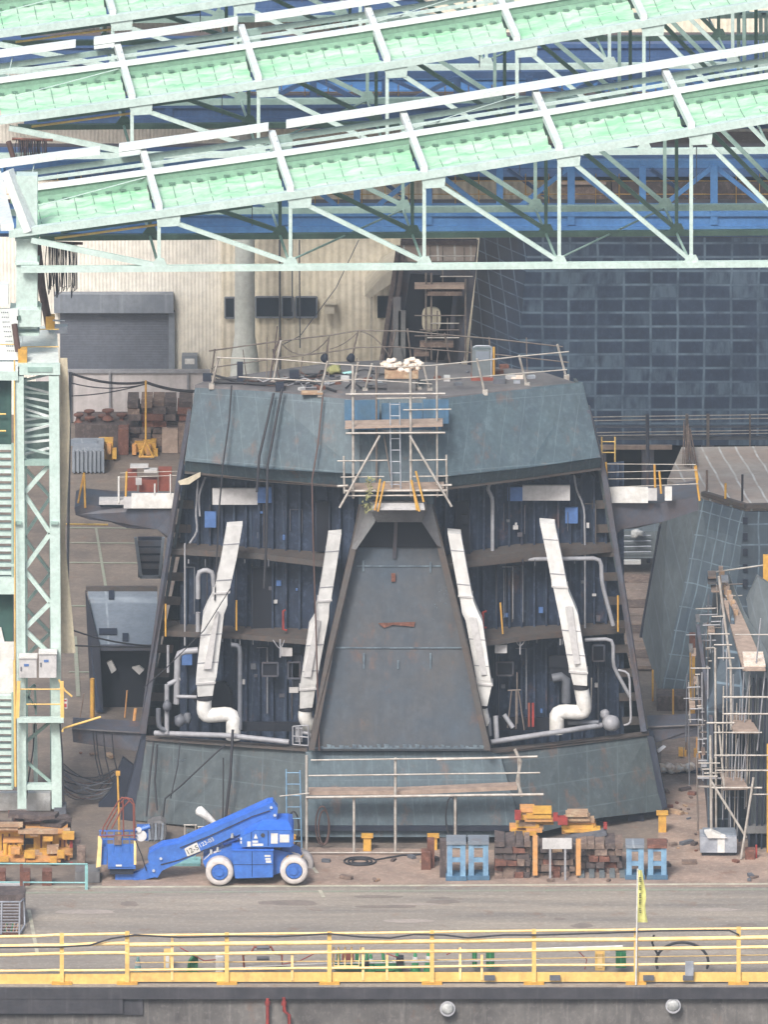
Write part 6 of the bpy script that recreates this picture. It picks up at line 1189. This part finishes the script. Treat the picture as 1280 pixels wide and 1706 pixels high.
m = MB(); m.pp([(1109, 868, KY + 5), (1113, 868, KY + 5), (1076, 1062, KY + 4), (1066, 1062, KY + 4), (1098, 880, KY + 5)], .3); m.build('edge_strip', 'frame_navy', K)
for i in range(5): m = MB(); m.rect(1238, 862 + i * 26, 1246, 874 + i * 26, KY - .2, .1); m.build('lug', 'frame_navy', K)
for i, (x, y, h, mt) in enumerate(((1178, 826, 36, 'timber'), (1209, 842, 30, 'yellow_deep'), (1237, 843, 46, 'rubber'))):
    m = MB(); b = kd(x, y - 8); kk = mp(b.y); m.tube([b, b + V((0, 0, h * kk))], .04); tag(m.build('deck_stick', mt), ['brown stick upright on the pink deck, leftmost', 'yellow stick upright on the pink deck, middle', 'black stick upright on the pink deck edge, rightmost'][i], 'post')
m = MB()
for i in range(14): x = 1140 + random.uniform(0, 12); m.t([(x, 700 + random.uniform(0, 20), KY + 8), (x + random.uniform(-3, 12), 770 + random.uniform(0, 10), KY + 5)], .9)
tag(m.build('rope_hank', 'timber'), 'brown hank of ropes hanging over the pink deck corner', 'rope')
for i, (x, y0, y1, w) in enumerate(((1154, 1056, 1190, 9), (1088, 1118, 1168, 3), (1122, 1150, 1190, 3))):
    Y = GY(y1) - .2; m = MB(); m.rect(x - w / 2, y0 + (24 if i == 0 else 0), x + w / 2, y1, Y, .2); 
    tag(m.build('yellow_prop', 'yellow_deep'), ['thick yellow prop with rusty head before the gridded block', 'thin yellow prop by the lower left corner of gridded block', 'thin yellow prop below the gridded corner face'][i], 'prop')
m = MB(); m.rect(1149, 1056, 1159, 1080, GY(1190) - .22, .2); tag(m.build('prop_head', 'rusty'), 'rusty head on top of the thick yellow prop', 'prop head')
bxs([(1095, 1160, 1150, 1184, 1, 'timber_dark')], 'dark low blocks under the left foot of gridded block', 'block', 'dark_block')
t = thing('yellow_winch', 'cluster of yellow winch parts left of the right scaffold', 'machine', on(1145, 1265)); Y = GY(1270)
for i in range(9): x = 1130 + random.uniform(0, 36); y = 1232 + random.uniform(0, 25); m = MB(); m.rect(x, y, x + random.uniform(3, 9), y + random.uniform(8, 24), Y + random.random(), .3); m.build('winch_part', random.choice(['yellow_deep', 'orange', 'timber']), t)
t = thing('white_sacks', 'crumpled white sheets heaped low right of the block skirt', 'sheet', on(1118, 1290)); Y = GY(1290)
for i in range(14): x = 1096 + i * 4.2; m = MB(); m.blob(P(x, 1279 + random.uniform(-3, 3), Y), (.16, .16, .12), jit=.5); m.build('crumpled_sheet', 'foam' if i % 3 else 'white', t)
br('support_box', 'frame_navy', t, 1098, 1284, 1168, 1292, Y + .1, .4)
m = MB(); m.pp([(1094, 1250, 9), (1106, 1242, 9), (1110, 1244, 9), (1098, 1254, 9)], .1); tag(m.build('pale_sheet', 'steel'), 'small pale tilted sheet above the crumpled white sheets', 'sheet')
# ================= RIGHT SCAFFOLD ALLEY =================
G_ = thing('curved_panel', 'tall grey blue ship panel standing edge on at right', 'ship panel', on(1215, 1425))
def wall3(pts, name, mt, par, ext=(.12, 0, 0)): m = MB(); m.prism([P(*p) for p in pts], ext); return m.build(name, mt, par)
wall3([(1180, 1420, 5.2), (1178, 1180, 5.2), (1190, 960, 18), (1222, 1020, 9), (1240, 1160, 5.2), (1246, 1420, 5.2)], 'panel_plate', 'grey_grid_r', G_, (0, .3, 0))
wall3([(1183, 1425, 4.9), (1183, 1200, 4.9), (1160, 1040, 10), (1160, 1200, 10), (1176, 1330, 7)], 'side_plate', 'frame_grey', G_)
for x in (1196, 1208, 1222, 1236): m = MB(); m.b((x, 1180, 4.95), (x - 4, 1418, 4.95), 3.2, 8); m.build('stiffener', 'frame_navy', G_)
G2 = thing('curved_panel', 'second grey blue ship panel cut by the right frame edge', 'ship panel', on(1270, 1425))
wall3([(1248, 1425, 4.4), (1244, 1150, 4.4), (1212, 950, 15), (1240, 1020, 10), (1290, 1110, 4.4), (1320, 1425, 4.4)], 'panel_plate', 'grey_plate', G2, (0, .3, 0))
for x in (1256, 1268, 1277): m = MB(); m.b((x, 1130, 4.1), (x - 8, 1415, 4.1), 3, 8); m.build('stiffener', 'frame_navy', G2)
wall3([(1244, 1000, 9), (1262, 960, 9.2), (1320, 1000, 9.4), (1320, 1160, 9), (1272, 1110, 9), (1250, 1040, 9)], 'upper_plate', 'grey_plate', G2, (0, .3, 0))
m = MB(); m.rect(1242, 1376, 1300, 1388, 4.0, .3); m.build('cross_beam', 'hood', G2); br('shadow_slot', 'void', G2, 1248, 1390, 1300, 1420, 4.2, .1)
SC = thing('alley_scaffold', 'dense tube scaffold with three long gangway planks at right', 'scaffold', on(1215, 1430))
def plank(n0, n1, f0, f1, Yn):
    a, b = P(*n0, Yn), P(*n1, Yn); z = a.z; m = MB(); m.prism([a, b, PZ(*f1, z), PZ(*f0, z)], (0, 0, -.1)); m.build('gangway', 'plank', SC)
plank((1208, 1310), (1246, 1310), (1180, 1228), (1202, 1228), 3.2); plank((1222, 1217), (1264, 1217), (1196, 1140), (1216, 1140), 3.0); plank((1238, 1113), (1276, 1113), (1206, 1000), (1226, 1000), 3.0)
for i in range(5): m = MB(); m.rect(1238 + i * .5, 1088 + i * 5, 1272 + i, 1091 + i * 5, 4.4 - i * .3, .2); m.build('loose_board', 'foam', SC)
for (x0, y0, x1, y1, Y, r) in ((1184, 1225, 1186, 1420, 3.5, 2.4), (1192, 1080, 1194, 1420, 4.5, 2), (1218, 1110, 1219, 1215, 3.6, 2.2), (1211, 1080, 1212, 1215, 4.5, 1.4), (1198, 1208, 1207, 1310, 3, 2), (1180, 1110, 1180, 1330, 6, 1.4), (1170, 1120, 1172, 1300, 7, 1.4), (1205, 1030, 1206, 1100, 7, 1.3), (1198, 960, 1218, 1110, 6, 2.4), (1268, 1030, 1260, 1110, 3.5, 1.4), (1275, 1120, 1262, 1250, 3.4, 1.4), (1186, 1302, 1244, 1395, 2.9, 2.3), (1256, 1295, 1235, 1430, 2.8, 2.3), (1240, 1120, 1236, 1200, 4, 1.2), (1250, 1118, 1240, 1210, 4, 1.2), (1244, 1230, 1236, 1300, 3.6, 1.2), (1230, 1230, 1222, 1300, 3.6, 1.2)):
    m = MB(); m.t([(x0, y0, Y), (x1, y1, Y)], r); m.build('pole', 'scaf' if r > 1.5 else 'pipe', SC)
for i in range(22):
    f = i / 21; y = 1010 + f * 300; x = 1170 - 12 * abs(f - .5) + random.uniform(-6, 6) + 10 * (1 - f); Y = 16 - 12 * f; m = MB(); m.t([(x, y, Y), (x + random.uniform(24, 44), y + random.uniform(-1, 1), Y)], random.uniform(1, 1.8)); m.build('ledger', 'scaf' if i % 2 else 'pipe', SC)
for (x0, x1, y, r) in ((1204, 1282, 1161, 1.8), (1204, 1290, 1189, 1.6), (1178, 1224, 1204, 1.8), (1190, 1270, 1220, 1.3), (1190, 1290, 1258, 1.4), (1192, 1290, 1283, 1.4), (1186, 1270, 1312, 1.8), (1164, 1200, 1271, 1.2), (1162, 1196, 1293, 1.4), (1151, 1184, 1113, 1.2), (1225, 1290, 1057, 1.1), (1180, 1216, 1056, 1.4), (1190, 1220, 1074, 1.4), (1196, 1224, 1096, 1.4), (1212, 1240, 1113, 1.4), (1250, 1290, 1323, 1.2)):
    m = MB(); m.t([(x0, y, 2.9), (x1, y, 2.9)], r); m.build('ledger', 'scaf', SC)
m = MB(); m.t([(1190, 953, 15), (1284, 940, 15)], 1.5); m.build('ledger', 'scaf', SC)
for i in range(10): m = MB(); x = 1198 + i * 2.8; y = 945 + i * 8; m.rect(x, y, x + 7, y + 22, 15 - i * .6, .2); m.build('bundled_sheet', 'timber_light' if i % 2 else 'plank', SC)
m = MB(); m.rect(1272, 926, 1284, 978, 10, .2); tag(m.build('yellow_frame_post', 'yellow_deep'), 'stout yellow post at right frame edge by upper scaffold', 'post')
m = MB(); m.rect(1278, 1240, 1300, 1420, 3.2, .1); tag(m.build('narrow_board', 'yellow_deep'), 'narrow yellow board upright at the right frame edge', 'panel')
t = thing('steel_crate', 'pale steel box tied with white straps at the scaffold foot', 'crate', on(1200, 1426)); Y = GY(1427)
br('crate_body', 'steel', t, 1167, 1394, 1228, 1420, Y, .9); br('crate_lid', 'light_plate', t, 1172, 1388, 1226, 1396, Y + .2, .7); br('strap', 'white', t, 1196, 1390, 1208, 1420, Y - .03, .03); br('crate_base', 'rubber', t, 1170, 1420, 1226, 1427, Y + .1, .7)
m = MB(); m.pp([(1174, 1386, Y - .1), (1186, 1384, Y - .1), (1212, 1396, Y - .1), (1180, 1396, Y - .1)], .3); m.build('loose_wrap', 'white', t)
for i, x in enumerate((1250,)): bxs([(1242, 1416, 1258, 1432, .4, 'rusty')], 'rust red block at the foot of the leaning scaffold poles', 'block', 'rust_block')
bxs([(1259, 1408, 1262, 1430, .1, 'red')], 'thin red rod beside the rust red block', 'rod', 'red_rod')
# ================= SMALL FITTINGS INSIDE THE BAYS AND EXTRA CLUTTER =================
random.seed(21)
def inbay(x):      # depth of the bulkhead face at column x
    f = min(1, abs(x - 660) / 380); return 7.55 + 2.0 * f - .18
for i in range(34):
    s = i % 2; x = random.uniform(345, 500) if s else random.uniform(835, 1000)
    y = random.choice([random.uniform(850, 905), random.uniform(955, 1035), random.uniform(1085, 1190)]); Y = inbay(x)
    if abs(x - 375) < 26 or abs(x - 935) < 26: continue
    w = random.uniform(3, 9); h = random.uniform(3, 10); m = MB(); m.rect(x, y, x + w, y + h, Y, .1); m.build('junction_box', random.choice(['pipe_dark', 'frame_grey', 'box_grey', 'label_blue']), B)
for i in range(26):
    s = i % 2; x = random.uniform(320, 505) if s else random.uniform(825, 1015); a, b = random.choice([(835, 912), (935, 1048), (1072, 1210)]); Y = inbay(x) - .02
    y0 = random.uniform(a, a + 20); y1 = random.uniform(b - 30, b); pts = [(x, y0, Y), (x, y1, Y)]
    if i % 3 == 0: pts = [(x - 18, y0, Y), (x, y0, Y), (x, y1, Y)]
    m = MB(); m.t(pts, random.uniform(.6, 1.3)); m.build('conduit', random.choice(['pipe_dark', 'frame_grey', 'pipe', 'frame_rust']), B)
for i in range(44):      # hangers and edge studs below each deck
    s = i % 2; x = random.uniform(310, 540) if s else random.uniform(770, 1020); y, Y = random.choice([(932, 7.7), (1064, 7.6)]); Y = 6.4 + 2.2 * abs(x - 660) / 380; m = MB(); m.t([(x, y, Y), (x, y + random.uniform(5, 12), Y)], random.uniform(.8, 1.5)); m.build('hanger', random.choice(['pipe', 'pipe_dark', 'frame_navy']), B)
# chalk marks on ramp and skirt
m = MB()
for cx, cy, n in ((735, 990, 12), (285, 1262, 12), (720, 1020, 4)):
    for q in range(n):
        x = cx + random.uniform(-6, 10) + (q * 2.4 if n > 4 and cy > 1200 else 0); y = cy + (random.uniform(-18, 18) if cy < 1200 else random.uniform(-3, 3) + q * .7); Y = (5.3 + (1250 - y) * .0036 - .03) if cy < 1200 else 7.35
        m.t([(x, y, Y), (x + random.uniform(-3, 4), y + random.uniform(-3, 3), Y)], .5, 4)
m.build('chalk_mark', 'weld', B)
# lashings and clutter on the roof
rc = thing('roof_cables', 'tangle of thin dark cables and hoses lying on block roof', 'cable', td(450, 640))
for i in range(16):
    x = random.uniform(350, 600); y = random.uniform(618, 646); pts = []
    for q in range(6): pts.append(td(x + q * random.uniform(6, 16), y + random.uniform(-6, 6)) + V((0, 0, .05)))
    m = MB(); m.tube(pts, random.choice([.02, .03, .035]), 5); m.build('strand', random.choice(['rubber', 'cable_brown', 'pipe_dark', 'pipe']), rc)
for i in range(22):
    x = random.uniform(430, 900); y = random.uniform(612, 645) + (6 if x < 720 else 0); p_ = td(x, y); m = MB(); s = random.uniform(.08, .22); m.box(p_ + V((0, 0, s * .3)), (s * 1.6, s, s * .6), random.random())
    tag(m.build('scrap_piece', random.choice(['pipe_dark', 'box_grey', 'rusty', 'steel', 'frame_navy'])), 'small piece of scrap lying on the block roof', 'scrap', 'scrap pieces on the block roof')
# extra rear scaffold verticals on the roof seen against the hall
m = MB()
for x0, y0, x1, y1 in ((372, 596, 366, 634), (500, 576, 505, 612), (520, 566, 512, 612), (640, 552, 636, 600), (652, 552, 656, 600), (770, 585, 770, 606)): m.t([(x0, y0, yb), (x1, y1, yb)], 1.2)
m.build('rear_post', 'scaf_dark', gr)
# debris on the ground
for i in range(60):
    z_ = random.choice([0, 0, 1, 2]); 
    if z_ == 0: x, y = random.uniform(520, 1270), random.uniform(1425, 1468)
    elif z_ == 1: x, y = random.uniform(120, 235), random.uniform(1200, 1340)
    else: x, y = random.uniform(1105, 1165), random.uniform(1300, 1420)
    p_ = PZ(x, y, .02); s = random.uniform(.06, .2); m = MB(); m.box(p_ + V((0, 0, s * .3)), (s * random.uniform(1, 3), s, s * .6), random.random() * 3)
    tag(m.build('debris_piece', random.choice(['timber_dark', 'rusty', 'timber_light', 'pipe_dark', 'timber'])), 'small offcut lying loose on the yard ground', 'debris', 'loose offcuts on the ground')
# more planks, sheets and posts in the jig pile
for i in range(22):
    x = random.uniform(-12, 112); y = random.uniform(1384, 1462); Y = random.uniform(2.1, 2.9); w = random.uniform(8, 26); h = random.uniform(3, 12); m = MB(); m.rect(x, y, x + w, y + h, Y, random.uniform(.2, .5))
    tag(m.build('jig_fitting', random.choice(['yellow_deep', 'orange', 'yellow_deep', 'timber_light', 'rusty', 'timber_dark'])), 'small yellow or rusty fitting wedged among the left jigs', 'fitting', 'fittings among the left jigs')
# second layer of tubes in the right alley scaffold
for i in range(40):
    f = random.random(); x = 1165 + 40 * f + random.uniform(-8, 20); y0 = random.uniform(990, 1320); Y = 12 - (y0 - 990) * .026; h = random.uniform(30, 120); m = MB()
    if i % 2: m.t([(x, y0, Y), (x + random.uniform(-2, 2), min(y0 + h, 1420), Y)], random.uniform(.7, 1.4)); m.build('pole', random.choice(['scaf', 'scaf_dark', 'pipe']), SC)
    else: m.t([(x - 14, y0, Y), (x + random.uniform(16, 40), y0 - 1, Y)], random.uniform(.7, 1.3)); m.build('ledger', random.choice(['scaf', 'pipe', 'scaf_dark']), SC)

# boom lift fittings
LF = [o for o in bpy.data.objects if o.name == 'boom_lift'][0]
for a, b in (((420, 1418), (420, 1460)), ((388, 1440), (454, 1440))): m = MB(); m.t([(*a, -.305), (*b, -.305)], .45, 4); m.build('panel_gap', 'frame_navy', LF)
for a, b in (((447, 1384, -.36), (447, 1409, -.36)), ((419, 1386, -.36), (419, 1398, -.36))): m = MB(); m.t([a, b], .45, 4); m.build('panel_gap', 'frame_navy', LF)
for pts in ([(300, 1412, .3), (350, 1392, .3), (420, 1360, .3), (450, 1350, .3)], [(268, 1440, .33), (300, 1432, .33), (360, 1408, .33), (392, 1392, .33)], [(396, 1396, .3), (404, 1404, .2), (398, 1412, .1), (408, 1414, 0)], [(226, 1400, .1), (236, 1424, .2), (244, 1450, .3)]): m = MB(); m.t(pts, .9, 6); m.build('hydraulic_hose', 'rubber', LF)
for x, y in ((452, 1345), (458, 1358), (268, 1430), (256, 1450), (411, 1412)): m = MB(); m.tube([P(x, y, .3), P(x, y, .37)], .05, 10); m.build('pin', 'steel', LF)
m = MB(); m.rect(398, 1461, 450, 1464, -.2, 1.4); m.build('belly_plate', 'frame_navy', LF)
m = MB(); m.rect(485, 1388, 489, 1409, -.3, 1.7); m.build('counterweight_edge', 'lift_blue_top', LF)
for x in (478, 502): m = MB(); m.t([(x, 1427, -.2), (x + 3, 1424, .1)], 1); m.build('tie_lug', 'yellow_deep', LF)
# patches, tracks and stains on the quay road
for i in range(14):
    x = random.uniform(60, 1240); y = random.uniform(1492, 1545); w = random.uniform(20, 120); h = random.uniform(1.5, 5); n = 14; m = MB()
    pts = [PZ(x + cos(2 * pi * q / n) * w / 2 * random.uniform(.75, 1.1), y + sin(2 * pi * q / n) * h * random.uniform(.7, 1.1), .002 + i * .0003) for q in range(n)]
    m.prism(pts[::-1], (0, 0, .003)); o = m.build('road_stain', 'stain_dark' if i % 3 else 'stain_pale'); struct(o)

# denser staging around the curved panels
for i in range(90):
    y0 = random.uniform(960, 1330); f = (y0 - 960) / 370; Y = 13 - 9.2 * f; x = 1186 - 34 * sin(pi * f) + random.uniform(-8, 46); m = MB()
    if i % 3 == 0: m.t([(x, y0, Y), (x + random.uniform(-2, 3), min(y0 + random.uniform(40, 140), 1418), Y - .1)], random.uniform(.8, 1.5)); m.build('pole', random.choice(['scaf', 'scaf_dark', 'pipe', 'pipe_dark']), SC)
    elif i % 3 == 1: m.t([(x - 10, y0, Y), (x + random.uniform(14, 34), y0 - 1, Y)], random.uniform(.8, 1.5)); m.build('ledger', random.choice(['scaf', 'pipe', 'scaf_dark']), SC)
    else: m.rect(x, y0, x + random.uniform(6, 16), y0 + random.uniform(2, 5), Y + .2, .8); m.build('short_plank', random.choice(['plank', 'pipe', 'hood', 'timber']), SC)
for i in range(12):
    x = 1206 + i * 5.5; m = MB(); m.t([(x, 1120 + random.uniform(0, 60), 4.3), (x - random.uniform(2, 8), random.uniform(1300, 1400), 4.3)], random.uniform(.8, 1.4)); m.build('pole', random.choice(['pipe', 'pipe_dark', 'scaf']), SC)
# thin irregular poles on the roof edge
m = MB()
for i in range(12):
    x = 356 + i * 47 + random.uniform(-10, 10); q = td(x, 630 if 420 < x < 880 else 636); m.tube([q, q + V((random.uniform(-.15, .15), 0, random.uniform(.5, 1.5)))], .018, 5)
m.build('rear_post', 'scaf_dark', gr)
# ================= HAZE =================
hz = MB(); hz.box((0, 0, 60), (2400, 1100, 140)); h = bpy.data.meshes.new('haze')
h.from_pydata([(x, y, z) for x in (-500, 500) for y in (CP.y - 20, 150) for z in (-11, CP.z + 12)], [], [[0, 1, 3, 2], [4, 6, 7, 5], [0, 4, 5, 1], [2, 3, 7, 6], [0, 2, 6, 4], [1, 5, 7, 3]])
hm = bpy.data.materials.new('haze'); hm.use_nodes = True; hn = hm.node_tree; hn.nodes.remove(hn.nodes['Principled BSDF'])
pv = hn.nodes.new('ShaderNodeVolumePrincipled'); pv.inputs['Color'].default_value = (.74, .87, .97, 1); pv.inputs['Density'].default_value = .0002
hn.links.new(pv.outputs[0], hn.nodes['Material Output'].inputs['Volume']); h.materials.append(hm); ho = bpy.data.objects.new('haze', h); COL.objects.link(ho); ho['kind'] = 'stuff'
